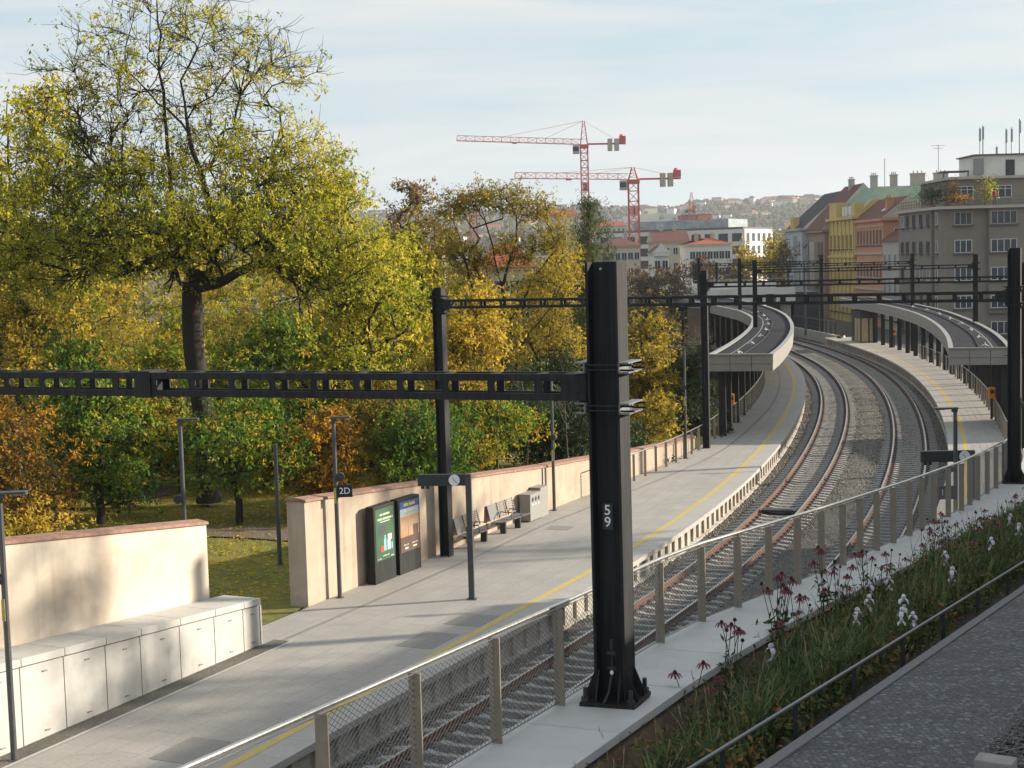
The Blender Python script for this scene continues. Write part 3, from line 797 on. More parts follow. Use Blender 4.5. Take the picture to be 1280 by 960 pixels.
b.tube([e0 + np.array([0, 0, 0.66]), e0 + fd * 0.01 + np.array([0, 0, 0.42])], 0.008, 6)
b.tube([e0 + fd * 0.02 + np.array([0, 0, 0.38]), e0 + fd * 0.05 + side * -0.03 + np.array([0, 0, 0.2]), e0 + fd * 0.12 - side * 0.06 + np.array([0, 0, 0.11])], 0.014, 6)
b.build('earth_wire', M['darkgrey'], mst)
b = MB(); b.lathe(e0 + fd * 0.012 + np.array([0, 0, 0.39]), [(0.012, 0), (0.02, 0.02), (0.012, 0.045)], 8); b.build('white_clip', M['white'], mst)
b = MB()
b.tube([m59 * [1, 1, 0] + fd * 0.175 + np.array([0, 0, 8.76]), m59 * [1, 1, 0] + fd * 0.185 + np.array([0, 0, 8.76])], 0.014, 8); b.build('bolt_head', M['steel'], mst)

portal('black portal with one mast behind the benches and one at the slab walk end', (-2.1, 44.0, 0), (12.69, 37.23, tz(37.23)), 8.07, 8.79, 7.58, 0.31, 0.31, 0.27, 0.62)
q7 = so(6.9, 6.85)
portal('black portal whose left mast stands at the near end of the left canopy', (8.8, 67.0, 0), (q7[0], q7[1], 0), 8.08, 8.1, 7.42, 0.30, 0.30, 0.26, 0.8)
la = ['black portal standing through the front stretch of both canopy roofs', 'black portal crossing the middle of both canopies before the orange house', 'farthest black portal before the yellow house with its masts beyond the canopy bend']
for i, (s, ol, orr) in enumerate(((38.5, -6.9, 6.9), (70, -7.3, 7.25), (101, -7.5, 5.6))):
    a, c = so(s, ol), so(s, orr)
    portal(la[i], (a[0], a[1], 0), (c[0], c[1], 0), 8.3, 8.3, 7.55, 0.30, 0.30, 0.26, 1.0)

# ---------------------------------------------------------------- lamps
def lamp(label, base, h, arm_dir, head=0.55, arm=0.0, sign=None, speaker=None, sticker=None, group=None, w=0.11, cat='street lamp', name='street_lamp'):
    base = np.asarray(base, float)
    root = thing(name, label, cat, base, group=group)
    a = nrm((arm_dir[0], arm_dir[1], 0)); sd = np.array([-a[1], a[0], 0]); Z = np.array([0, 0, 1.0])
    b = MB(); b.tube([base + Z * 0.0, base + Z * h], [w * .55, w * .5], 10); b.lathe(base, [(w, 0), (w, 0.02)], 12)
    b.build('pole', M['lamp'], root, smooth=False)
    if head:
        b = MB(); b.obox(base + Z * (h - 0.02) + a * (head / 2 - 0.06), a, sd, (0, 0, 1), head, 0.2, 0.05); b.obox(base + Z * (h - 0.07) + a * 0.02, a, sd, (0, 0, 1), 0.14, 0.13, 0.12)
        hd_ = b.build('lamp_head', M['lamp'], root, bevel=0.012)
        b = MB(); b.obox(base + Z * (h - 0.05) + a * (head * .68), a, sd, (0, 0, 1), head * .42, 0.15, 0.012); b.build('lamp_glass', M['steel'], hd_)
    if speaker:
        z, dr = speaker
        b = MB(); q = base + Z * z + a * dr * 0.13
        b.tube([q - Z * 0 - sd * 0.09, q + sd * 0.09], [0.11, 0.11], 12); b.bar(base + Z * z, q, 0.05, 0.05); b.build('loudspeaker', M['darkgrey'], root)
    if sticker:
        b = MB(); b.obox(base + Z * (sticker + 0.2) + np.array([-0.02, -w * .56, 0]), (1, 0, 0), (0, 1, 0), Z, w * .55, 0.012, 0.40); b.build('yellow_sticker', M['yellow'], root)
    return root
left_of = lambda s: np.array([-math.sin(hd(s)), math.cos(hd(s)), 0])
right_of = lambda s: -left_of(s)
pb = gz(18, 950)
lamp('grey platform lamp with loudspeaker in front of the white panelled block', pb, 4.95, (1, 0.1, 0), 0.55, speaker=(3.35, -1), sticker=2.6)
pb = gz(425, 747); s_, _ = inv(pb)
l2 = lamp('slim grey platform lamp carrying the dark 2D sector sign', pb, 4.85, (1, 0.05, 0), 0.5, speaker=(3.25, 1), sticker=2.55)
b = MB(); c = pb + np.array([0.24, -0.02, 2.87]); b.box(c, (0.40, 0.06, 0.33)); sg = b.build('sector_sign', mat('navy_sign', (0.012, 0.014, 0.028), 0.4), l2, bevel=0.008)
text_obj('2D', 0.24, 'sign_text', M['white'], c + np.array([0, -0.034, 0]), (1, 0, 0), (0, 0, 1), sg)
pb = gz(693, 638)
lamp('slim pale platform lamp standing past the grey litter bins', pb, 4.85, right_of(inv(pb)[0]), 0.5, speaker=(2.6, 0.3), sticker=1.75)
pb = gz(857.5, 573)
lamp('slim dark platform lamp at the railing left of the canopy', pb, 4.85, (-1, 0.1, 0), 0.7, speaker=(3.1, 0.3), sticker=2.3)
pb = gy(231, 660, 38.0); pb[2] = 0
lamp('dark park lamp rising behind the coping of the nearer plaster wall', pb, 5.0, (1, 0, 0), 0.55, speaker=(2.9, -1))
pb = gz(350, 706); pb[2] = 0
lamp('thin dark pole on the leafy lawn in the gap between the plaster walls', pb, 3.6, (1, 0, 0), 0, w=0.12, cat='pole', name='pole')
Yl = 39.0; pb = gy(1194.5, 640, Yl); pb[2] = 0
lr = lamp('grey lamp with the dark 1D sector sign on the right platform behind the fence', pb, 4.62, (-1, 0, 0), 0.62, sticker=1.75)
b = MB(); c = pb + np.array([-0.27, -0.02, 2.35]); b.box(c, (0.40, 0.06, 0.36)); sg = b.build('sector_sign', mat('dark_plum_sign', (0.035, 0.02, 0.03), 0.4), lr, bevel=0.008)
text_obj('1D', 0.24, 'sign_text', M['white'], c + np.array([0, -0.034, 0]), (1, 0, 0), (0, 0, 1), sg)
b = MB(); c2 = pb + np.array([0.02, -0.08, 3.0]); b.tube([c2 + np.array([-0.2, 0, 0]), c2 + np.array([-0.2, -0.14, 0])], 0.09, 12); b.build('loudspeaker', M['darkgrey'], lr)
pb = gz(1007, 419)
lamp('thin dark pole far off beyond the bend of the left canopy', pb, 7.6, (1, 0, 0), 0, w=0.22, cat='pole', name='pole')
pb = np.array([*so(5.5, 6.6), 0])
lamp('slim lamp at the near end of the right canopy beside the portal mast', pb, 4.3, (-1, 0.1, 0), 0.75, speaker=(2.2, -1), sticker=3.3)

# ---------------------------------------------------------------- clock boards
def clock_board(label, base, h, width, side_dir, clock_off):
    base = np.asarray(base, float); a = nrm(side_dir); Z = np.array([0, 0, 1.0])
    f = np.array([a[1], -a[0], 0]); f = f if f[1] < 0 else -f
    root = thing('clock_board', label, 'clock board', base)
    b = MB(); b.obox(base + Z * h / 2, a, f, Z, 0.15, 0.15, h); b.obox(base + Z * 0.01, a, f, Z, 0.26, 0.26, 0.02); b.build('post', M['lamp'], root, bevel=0.008)
    c = base + Z * (h - 0.15) + a * (width / 2 + 0.076)
    b = MB(); b.obox(c, a, f, Z, width, 0.14, 0.30); bd = b.build('board', M['darkgrey'], root, bevel=0.008)
    b = MB()
    for t in (-0.25, -0.12): b.obox(c + a * (width / 2 + t) - Z * 0.19, a, f, Z, 0.09, 0.07, 0.08)
    b.build('camera_housing', M['darkgrey'], root)
    q = base + Z * (h - 0.15) + a * clock_off + f * 0.078
    b = MB(); b.tube([q - f * 0.005, q + f * 0.012], 0.145, 28); cl = b.build('clock_face', M['white'], bd)
    b = MB()
    t = nrm(np.cross(Z, f)); t = t if t[0] > 0 else -t
    for ang, ln in ((-45, 0.11), (128, 0.075)):
        r = math.radians(ang); v = t * math.cos(r) + Z * math.sin(r); b.bar(q + f * 0.016 - v * 0.02, q + f * 0.016 + v * ln, 0.012, 0.006, up=f)
    b.build('clock_hands', M['darkgrey'], cl)
    return root
pb = gz(590, 749); s_, _ = inv(pb)
clock_board('dark clock board on a single post on the left platform before the benches', pb, 3.32, 1.25, (-0.98, 0.10, 0), 0.36)
Yb = 39.6; pb = gy(1214.5, 640, Yb); pb[2] = 0
clock_board('dark clock board seen over the fence rail on the right platform', pb, 3.38, 1.28, (-0.99, 0.06, 0), 0.20)

# ---------------------------------------------------------------- advert stands
green = mat('poster_green', (0.035, 0.10, 0.05), 0.5, 0.12, 2); 
def pm(n, c): return mat(n, c, 0.5, 0.1, 4)
PC = {k: pm('poster_' + k, v) for k, v in dict(cream=(0.6, 0.6, 0.5), red=(0.55, 0.06, 0.04), cyan=(0.2, 0.42, 0.5), purple=(0.12, 0.06, 0.14), blue=(0.03, 0.08, 0.28), yellow=(0.6, 0.5, 0.05), tan=(0.42, 0.24, 0.10), brown=(0.10, 0.06, 0.045), skin=(0.40, 0.26, 0.18), sky=(0.33, 0.40, 0.45), black=(0.01, 0.01, 0.01)).items()}
def stand(label, A, B, h, kind):
    A = np.asarray(A, float); B = np.asarray(B, float); a = nrm(B - A); w = np.linalg.norm(B - A); Z = np.array([0, 0, 1.0])
    f = np.array([a[1], -a[0], 0]); dep = 0.26
    root = thing('advert_stand', label, 'advert stand', (A + B) / 2)
    c = (A + B) / 2 - f * dep / 2
    b = MB(); b.obox(c + Z * (h / 2), a, f, Z, w, dep, h); b.build('case', M['mast'], root, bevel=0.015)
    pz0, pz1 = 0.62, h - 0.09; pw = w - 0.16; ph = pz1 - pz0
    o = (A + B) / 2 + f * 0.004 + Z * pz0
    def rect(u0, u1, v0, v1, m, lift, par, name='printed_shape'):
        b = MB(); b.obox(o + a * (u0 + u1 - 1) / 2 * pw + Z * (v0 + v1) / 2 * ph + f * lift, a, f, Z, (u1 - u0) * pw, 0.004, (v1 - v0) * ph)
        return b.build(name, m, par)
    def words(v, u0, u1, hgt, m, par, lift=0.006):
        b = MB(); u = u0
        while u < u1 - 0.01:
            l = min(u1 - u, random.uniform(0.022, 0.045)); hh = hgt * random.uniform(0.85, 1.0)
            b.obox(o + a * (u + l / 2 - 0.5) * pw + Z * (v + hh / 2) * ph + f * lift, a, f, Z, l * pw, 0.004, hh * ph)
            u += l + 0.014 + (0.03 if random.random() < 0.12 else 0)
        return b.build('print_line', m, par)
    def disc(u, v, r, m, par, lift, sx=1.0):
        b = MB(); b.add([o + a * (u - 0.5 + r * sx * math.cos(t)) * pw + Z * (v * ph + r * pw * math.sin(t)) + f * lift for t in np.linspace(0, 2 * PI, 20)[:-1]], [tuple(range(19))]); return b.build('printed_shape', m, par)
    if kind == 'green':
        P = rect(0, 1, 0, 1, green, 0.0, root, 'poster')
        words(0.86, 0.24, 0.78, 0.042, PC['cream'], P); words(0.775, 0.12, 0.93, 0.042, PC['cream'], P); words(0.73, 0.26, 0.78, 0.022, PC['cream'], P)
        for i in range(5): words(0.64 - i * 0.035, 0.15, 0.58, 0.022, PC['purple'], P)
        rect(0.25, 0.4, 0.16, 0.28, PC['red'], 0.006, P); rect(0.42, 0.55, 0.17, 0.40, PC['cyan'], 0.006, P); rect(0.45, 0.52, 0.40, 0.47, PC['cyan'], 0.007, P)
        rect(0.6, 0.8, 0.17, 0.36, PC['sky'], 0.006, P); rect(0.64, 0.86, 0.36, 0.47, PC['cream'], 0.0065, P); rect(0.83, 0.9, 0.17, 0.30, PC['cyan'], 0.006, P)
        words(0.07, 0.35, 0.7, 0.018, PC['cream'], P); words(0.03, 0.08, 0.26, 0.016, PC['cream'], P); words(0.03, 0.8, 0.95, 0.02, PC['cream'], P)
    else:
        P = rect(0, 1, 0, 1, PC['tan'], 0.0, root, 'poster')
        rect(0, 1, 0.70, 1, PC['sky'], 0.004, P); rect(0, 1, 0.86, 1, PC['blue'], 0.006, P); rect(0, 1, 0, 0.30, PC['brown'], 0.004, P)
        words(0.90, 0.2, 0.82, 0.065, PC['yellow'], P, 0.009); words(0.79, 0.22, 0.85, 0.055, PC['cream'], P, 0.009); words(0.735, 0.35, 0.72, 0.025, PC['yellow'], P, 0.009)
        disc(0.52, 0.55, 0.13, PC['skin'], P, 0.007); disc(0.78, 0.57, 0.14, PC['skin'], P, 0.007); rect(0.42, 0.66, 0.30, 0.50, PC['skin'], 0.0065, P); rect(0.66, 0.95, 0.24, 0.50, PC['brown'], 0.0065, P)
        disc(0.2, 0.50, 0.2, PC['skin'], P, 0.0062)
        words(0.13, 0.15, 0.45, 0.02, PC['cream'], P); words(0.13, 0.6, 0.9, 0.02, PC['cream'], P); rect(0.22, 0.38, 0.05, 0.09, PC['cream'], 0.006, P); rect(0.65, 0.85, 0.055, 0.085, PC['cream'], 0.006, P)
stand('black advert stand with a green poster, nearer to the viewer against the wall', gz(470, 731.5), gz(496, 721), 2.16, 'green')
stand('black advert stand with a brown and blue film-like poster, beside the portal mast', gz(500.5, 719.5), gz(527, 709), 2.16, 'film')

# ---------------------------------------------------------------- benches
def bench(label, A, B, group='slatted metal benches along the wall'):
    A = np.asarray(A, float); B = np.asarray(B, float); a = nrm(B - A); Z = np.array([0, 0, 1.0]); f = np.array([a[1], -a[0], 0])
    mid = (A + B) / 2; legm = mid; mid = mid - f * 0.02
    root = thing('platform_bench', label, 'bench', mid, group=group)
    for p in (mid - a * 0.52, mid + a * 0.52):
        b = MB(); b.obox(p + Z * 0.19, a, f, Z, 0.09, 0.2, 0.38); b.build('leg', M['darkgrey'], root, bevel=0.006)
    b = MB(); b.bar(mid - a * 0.95 + Z * 0.38, mid + a * 0.95 + Z * 0.38, 0.1, 0.06); b.build('beam', M['darkgrey'], root)
    for i in range(3):
        c = mid + a * (i - 1) * 0.62
        b = MB()
        for k in range(7):      # seat slats, slightly dished
            y = 0.26 - k * 0.075; z = 0.44 - 0.015 * math.sin(k / 6 * PI) - 0.004 * k
            b.obox(c + f * y + Z * z, a, f, Z, 0.55, 0.055, 0.02)
        b.build('seat', M['benchgrey'], root)
        b = MB()
        if i == 0:
            b.obox(c - f * 0.33 + Z * 0.70, a, nrm(f + Z * .25), nrm(Z - f * .25), 0.55, 0.02, 0.5)
        else:
            for k in range(7):
                b.obox(c - f * (0.27 + 0.017 * k) + Z * (0.50 + 0.07 * k), a, nrm(f + Z * .25), nrm(Z - f * .25), 0.52, 0.02, 0.034)
            for sx in (-0.24, 0.24): b.bar(c + a * sx - f * 0.265 + Z * 0.46, c + a * sx - f * 0.39 + Z * 0.95, 0.03, 0.03)
        b.build('backrest', M['benchgrey'], root)
    for t in (-0.31, 0.31):
        q = mid + a * t
        b = MB(); b.tube([q - f * 0.24 + Z * 0.45, q - f * 0.2 + Z * 0.66, q + f * 0.2 + Z * 0.66, q + f * 0.22 + Z * 0.45], 0.018, 6); b.build('armrest', M['darkgrey'], root)
M['benchgrey'] = mat('grey_bench_steel', (0.12, 0.12, 0.125), 0.5, 0.1, 8)
qa, qb = gz(588.5, 685.0), gz(606.5, 676.5)
dir_ = nrm(qb - qa)
bench('grey slatted bench half hidden behind the clock board post', (qa + qb) / 2 - dir_, (qa + qb) / 2 + dir_)
qa, qb = gz(630.7, 666.5), gz(647.5, 660.0); dir_ = nrm(qb - qa)
bench('grey slatted bench standing next to the litter bins', (qa + qb) / 2 - dir_, (qa + qb) / 2 + dir_)

# ---------------------------------------------------------------- bins
A, B = gz(663.5, 653), gz(676.8, 647.3)
a = nrm(B - A); f = np.array([a[1], -a[0], 0]); Z = np.array([0, 0, 1.0]); w = np.linalg.norm(B - A)
M['bin'] = mat('grey_bin_steel', (0.24, 0.235, 0.225), 0.5, 0.06, 4)
root = thing('litter_bin', 'grey steel recycling bin with three round holes beside the bench', 'bin', (A + B) / 2 - f * .3)
c = (A + B) / 2 - f * 0.2
b = MB(); b.obox(c + Z * 0.47, a, f, Z, w, 0.4, 0.88); b.build('body', M['bin'], root, bevel=0.012)
b = MB(); b.obox(c + Z * 0.925, a, f, Z, w + 0.03, 0.43, 0.03); b.build('lid', M['bin'], root)
for i in (-1, 0, 1):
    q = c + f * 0.202 + a * i * w * 0.28 + Z * 0.74
    b = MB(); b.tube([q - f * 0.01, q + f * 0.006], 0.075, 16); b.build('hole', M['darkgrey'], root)
    b = MB(); b.obox(q - Z * 0.17, a, f, Z, 0.06, 0.006, 0.06); b.build('sticker', M['white'], root)
A2, B2 = gz(678.5, 646.3), gz(684.5, 643.5); a2 = nrm(B2 - A2); w2_ = max(0.35, np.linalg.norm(B2 - A2))
c2 = (A2 + B2) / 2 - f * 0.22
root = thing('grit_box', 'plain grey steel cabinet standing behind the three-hole bin', 'cabinet', c2)
b = MB(); b.obox(c2 + Z * 0.5, a, f, Z, w2_ + 0.2, 0.42, 1.0); b.build('body', M['bin'], root, bevel=0.012)
b = MB(); b.obox(c2 + Z * 1.015, a, f, Z, w2_ + 0.23, 0.45, 0.025); b.build('lid', M['bin'], root)

# ---------------------------------------------------------------- railings along the platforms
def railing(label, s0, s1, of, step, sg, netm=None, z0=0.0):
    root = thing('platform_railing', label, 'railing', sp(s0, of(s0), z0))
    ss = srange(s0, s1, step)
    for s in ss:
        d = np.array([math.cos(hd(s)), math.sin(hd(s)), 0]); n = np.array([d[1], -d[0], 0])
        b = MB(); b.obox(sp(s, of(s), z0 + 0.52), d, n, (0, 0, 1), 0.016, 0.10, 1.04); b.build('post', M['post'], root)
    b = MB(); b.tube([sp(s, of(s), z0 + 1.07) for s in srange(s0, s1, 0.8)], 0.025, 8); b.build('handrail', M['stainless'], root, smooth=True)
    b = MB()
    for k in range(1, 9): b.tube([sp(s, of(s), z0 + 0.1 + 0.105 * k) for s in srange(s0, s1, 1.6)], 0.004, 4)
    b.build('wire', M['wire'], root)
    return root
flo = lambda s: float(np.interp(s, [-8, 3, 7.2, 14, 18, 25, 34, 60], [-8.6, -7.35, -7.05, -6.87, -6.65, -6.55, -6.45, -6.45]))
railing('steel railing along the back of the left platform leading under its canopy', -7, 62, flo, 1.35, -1)
fro = lambda s: float(np.interp(s, [-4, 10, 60, 100], [6.55, 6.2, 6.35, 6.6]))
railing('steel railing along the back of the right platform under its canopy', -4, 62, fro, 1.6, 1)

# ---------------------------------------------------------------- canopies
def canopy(label, s0, s1, oi, oo, colo, cols, anchors, glass=None):
    "oi: roof edge over the platform edge, oo: roof edge at the back"
    root = thing('platform_canopy', label, 'canopy', sp(s0, colo(s0), 0))
    ZT, ZM, ZB = 4.0, 3.55, 3.2
    ss = srange(s0, s1, 1.2)
    sg = 1 if oi(s0) > 0 else -1
    i0 = lambda k: (lambda s: oi(s) + sg * k); o0 = lambda k: (lambda s: oo(s) - sg * k)
    b = MB(); b.sweep(ss, [(i0(0.16), ZT - 0.08), (o0(0.16), ZT - 0.08), (o0(0.16), ZT - 0.3), (i0(0.16), ZT - 0.3)], True)
    roof = b.build('roof', M['roof'], root, fix=True)
    b = MB()
    # fascia, upper and lower band, both long sides and the near end
    for e, k in ((oi, 1), (oo, -1)):
        g = lambda t, e=e, k=k: (lambda s: e(s) + sg * k * t)
        b.sweep(ss, [(g(0.0), ZT - 0.02), (g(0.0), ZM + 0.01), (g(0.1), ZM + 0.01), (g(0.1), ZT - 0.02)], True)
        b.sweep(ss, [(g(0.03), ZM), (g(0.03), ZB), (g(0.12), ZB), (g(0.12), ZM)], True)
    for s, dirn in ((s0, 1), (s1, -1)):
        for za, zb, t in ((ZM + 0.01, ZT - 0.02, 0.0), (ZB, ZM, 0.03)):
            A = sp(s + dirn * t, oi(s) + sg * 0.0, 0); B = sp(s + dirn * t, oo(s), 0)
            d = nrm(B - A); n = nrm(np.cross(d, (0, 0, 1)))
            L = np.linalg.norm(B - A)
            for j in range(3):
                q0, q1 = A + d * (L * j / 3 + 0.012), A + d * (L * (j + 1) / 3 - 0.012)
                b.obox((q0 + q1) / 2 + np.array([0, 0, (za + zb) / 2]), d, n, (0, 0, 1), np.linalg.norm(q1 - q0), 0.05, zb - za)
    b.build('fascia', M['fascia'], root, fix=True)
    b = MB()
    for e, k in ((oi, 1), (oo, -1)):
        g = lambda t, e=e, k=k: (lambda s: e(s) + sg * k * t)
        b.sweep(ss, [(g(-0.03), ZT - 0.018), (g(-0.03), ZT + 0.03), (g(0.2), ZT + 0.03), (g(0.2), ZT - 0.018)], True)
    for s in (s0, s1):
        b.bar(sp(s, oi(s), ZT + 0.008), sp(s, oo(s), ZT + 0.008), 0.2, 0.05)
    b.build('flashing', M['flashing'], root, fix=True)
    b = MB(); b.sweep(ss, [(i0(0.13), ZB + 0.08), (o0(0.13), ZB + 0.08), (o0(0.13), ZB + 0.12), (i0(0.13), ZB + 0.12)], True); b.build('soffit', M['soffit'], root, fix=True)
    for s in cols:
        q = sp(s, colo(s), 0); d = (math.cos(hd(s)), math.sin(hd(s)), 0); n = (d[1], -d[0], 0)
        b = MB(); b.obox(q + np.array([0, 0, ZB / 2 + 0.04]), d, n, (0, 0, 1), 0.18, 0.34, ZB + 0.08); b.build('column', M['mast'], root, bevel=0.008)
    b = MB(); b.tube([sp(s, (oi(s) + oo(s)) / 2 + 0.02 * math.sin(s * 0.3), ZT - 0.055) for s in srange(s0 + 0.4, s1 - 1, 0.7)], 0.03, 5); b.build('roof_cable', M['mast'], roof)
    b = MB(); b.sweep(srange(s0 + .3, s1 - 1, 1.2), [(lambda s: oi(s) * .28 + oo(s) * .72 + 0.03, ZT - 0.072), (lambda s: oi(s) * .28 + oo(s) * .72 - 0.03, ZT - 0.072)], False); b.build('roof_seam', M['fascia'], roof)
    for s in anchors:
        q = sp(s, oi(s) * .40 + oo(s) * .60, ZT - 0.08); b = MB()
        for k in range(3):
            t = k * 2.094 + s; v = np.array([math.cos(t), math.sin(t), 0])
            b.plate([q + v * 0.25 + np.array([0, 0, 0.03]), q + v * 0.02 + np.array([-v[1], v[0], 0]) * 0.09 + np.array([0, 0, 0.12]), q + v * 0.02 - np.array([-v[1], v[0], 0]) * 0.09 + np.array([0, 0, 0.12])], 0.03, (0, 0, 1))
        b.tube([q, q + np.array([0, 0, 0.22])], 0.03, 6)
        b.build('roof_anchor', M['galvlight'], roof)
    if glass:
        for s, e in zip(glass[:-1], glass[1:]):
            b = MB(); A, B = sp(s + 0.06, colo(s) - sg * 0.28, 0), sp(e - 0.06, colo(e) - sg * 0.28, 0)
            d = nrm(B - A); n = nrm(np.cross(d, (0, 0, 1)))
            b.obox((A + B) / 2 + np.array([0, 0, 1.65]), d, n, (0, 0, 1), np.linalg.norm(B - A), 0.03, 3.0); b.build('glass_panel', M['panelglass'], root)
    return root
M['panelglass'] = glassmat('shelter_glass', (0.13, 0.105, 0.08), 0.15)  # brown base colour stands in for reflected trees and interior
M['galvlight'] = mat('pale_anchor_steel', (0.45, 0.45, 0.46), 0.6)
li = lambda s: float(np.interp(s, [0, 15, 30, 45, 62], [-4.22, -4.2, -4.35, -4.55, -4.62])); lo = lambda s: float(np.interp(s, [0, 50, 65, 75, 90], [-7.27, -7.25, -7.8, -8.6, -9.2]))
cols = [10.6 + 3.55 * i for i in range(33)]
canopy('curved grey flat-roofed canopy over the left platform, nearer the trees', 11.2, 128, li, lo, lambda s: -6.72 if s < 60 else lo(s) + 0.6, [11.9] + cols[1:], [13 + 7 * i for i in range(8)], glass=[39 + 3.55 * i for i in range(24)])
ri = lambda s: float(np.interp(s, [10, 24, 37, 52, 66, 90], [3.75, 4.05, 4.28, 4.58, 4.75, 4.8])); ro = lambda s: float(np.interp(s, [10, 25, 45, 56, 90], [6.62, 6.84, 6.98, 7.25, 7.9]))
canopy('curved grey flat-roofed canopy over the right platform, before the apartment houses', 14.0, 90, ri, ro, lambda s: 6.42, [14.6 + 3.55 * i for i in range(21)], [16 + 7 * i for i in range(8)])
# waiting room at the far end under the right canopy
p0 = sp(84.5, 6.0, 0); a_ = hd(86)
root = thing('waiting_room', 'glazed waiting room with pale wooden doors at the far end of the right canopy', 'waiting room', p0, a_)
b = MB(); b.box((0, 0.0, 1.5), (4.0, 1.6, 3.0)); b.build('frame', M['darkgrey'], root, world=False)
M['door'] = mat('pale_wood_door', (0.38, 0.30, 0.18), 0.6, 0.15, 4)
for x in (-1.1, 0.15):
    b = MB(); b.box((x - 0.3, 0.82, 1.15), (0.95, 0.05, 2.2)); b.build('door', M['door'], root, world=False, bevel=0.01)
for k in range(2):
    b = MB(); b.box((-2.02, -0.35 + 0.75 * k, 1.2), (0.05, 0.62, 2.2)); b.build('door', M['door'], root, world=False, bevel=0.01)

# ticket validators
def validator(label, s, o):
    q = sp(s, o, 0); root = thing('ticket_validator', label, 'ticket validator', q)
    b = MB(); b.box(q + np.array([0, 0, 0.55]), (0.1, 0.1, 1.1)); b.build('post', M['darkgrey'], root)
    b = MB(); b.box(q + np.array([0, 0, 1.36]), (0.3, 0.24, 0.58)); b.build('body', M['orange'], root, bevel=0.03)
    b = MB(); b.box(q + np.array([0, -0.125, 1.42]), (0.2, 0.012, 0.2)); b.build('screen', M['darkgrey'], root)
s_, o_ = inv(gz(914.5, 532)); validator('orange ticket validator at the railing of the left platform', s_, o_)
s_, o_ = inv(gz(1239.5, 524)); validator('orange ticket validator by the nearest columns of the right platform', s_, o_)
s_, o_ = inv(gz(1122, 434)); validator('dull orange ticket validator far along the right platform', s_, o_ - 0.3)

# far fence on a pale plinth where the outer track bends away
root = thing('far_fence', 'dark post fence on a pale plinth beyond the tracks between the two canopies', 'fence', sp(104, 5.2, -0.5))
b = MB(); b.sweep(srange(93, 150, 2), [(5.0, -0.9), (5.0, 0.15), (5.4, 0.15), (5.4, -0.9)], True); b.build('plinth', M['edgewall'], root, fix=True)
for s in np.arange(93.5, 150, 2.0):
    b = MB(); b.box(sp(s, 5.2, 0.8), (0.10, 0.10, 1.3)); b.build('post', M['darkgrey'], root)
b = MB(); b.tube([sp(s, 5.2, 1.45) for s in srange(93, 150, 2)], 0.035, 6); b.tube([sp(s, 5.2, 0.55) for s in srange(93, 150, 2)], 0.02, 6); b.build('handrail', M['darkgrey'], root)
# ================================================================== PARK, TREES, PLANTS
def xw(x, Y):           # world X of a direction at distance Y (taken at eye level)
    return float(gy(x, 322 - 0.028 * (x - 640), Y)[0])
def zw(x, y, Y):
    return float(gy(x, y, Y)[2])

# lawn behind the platform walls: gently rolling, falling away into the valley further back
def lawn_z(x, y):
    base = -0.05 + 0.12 * math.sin(x * 0.21 + y * 0.13) + 0.08 * math.sin(x * 0.5 - y * 0.37)
    fall = max(0.0, y - 78) * 0.075 + max(0.0, -x - 26) * 0.03
    return base - fall
b = MB(); vs = []; fs = []
rows = srange(-64, 60, 1.5); NC = 46
for s in rows:
    o0 = back_l(s) - 0.03 if s > 7.5 else (w2o(s) - 0.5 if s > -26.2 else -9.9)
    p = so(s, o0)
    for k in range(NC):
        t = (k / (NC - 1)) ** 1.6 * 130
        x, y = p[0] - t, p[1] + 0.12 * t
        zz = lawn_z(x, y); e = min(1, k / 3)
        vs.append((x, y, zz * e - 0.03 * (1 - e)))
for i in range(len(rows) - 1):
    for k in range(NC - 1): fs.append((i * NC + k, i * NC + k + 1, (i + 1) * NC + k + 1, (i + 1) * NC + k))
b.add(vs, fs); lawn = structure('lawn', b, M['grass'], smooth=True)
# path across the lawn
def ribbon(name, pts, w, m, lift=0.02):
    b = MB(); vs = []; fs = []
    n = len(pts)
    for i, (x, y) in enumerate(pts):
        d = nrm(np.array(pts[min(i + 1, n - 1)]) - np.array(pts[max(i - 1, 0)])); q = np.array([-d[1], d[0]])
        for t in (-1, -.5, 0, .5, 1): vs.append((x + q[0] * w * t, y + q[1] * w * t, lawn_z(x + q[0] * w * t, y + q[1] * w * t) + lift))
    for i in range(n - 1):
        for k in range(4): fs.append((i * 5 + k, i * 5 + k + 1, (i + 1) * 5 + k + 1, (i + 1) * 5 + k))
    b.add(vs, fs); return structure(name, b, m, fix=True)
pp = [(-3.2 - 1.1 * t, 47.5 + 0.12 * t + 1.2 * math.sin(t * 0.25)) for t in np.linspace(0, 40, 60)]
ribbon('path', pp, 0.9, M['path'], 0.05)
pp2 = [(-14 - 0.9 * t, 58 + 0.5 * t) for t in np.linspace(0, 30, 40)]
ribbon('path', pp2, 1.8, M['path'], 0.05)

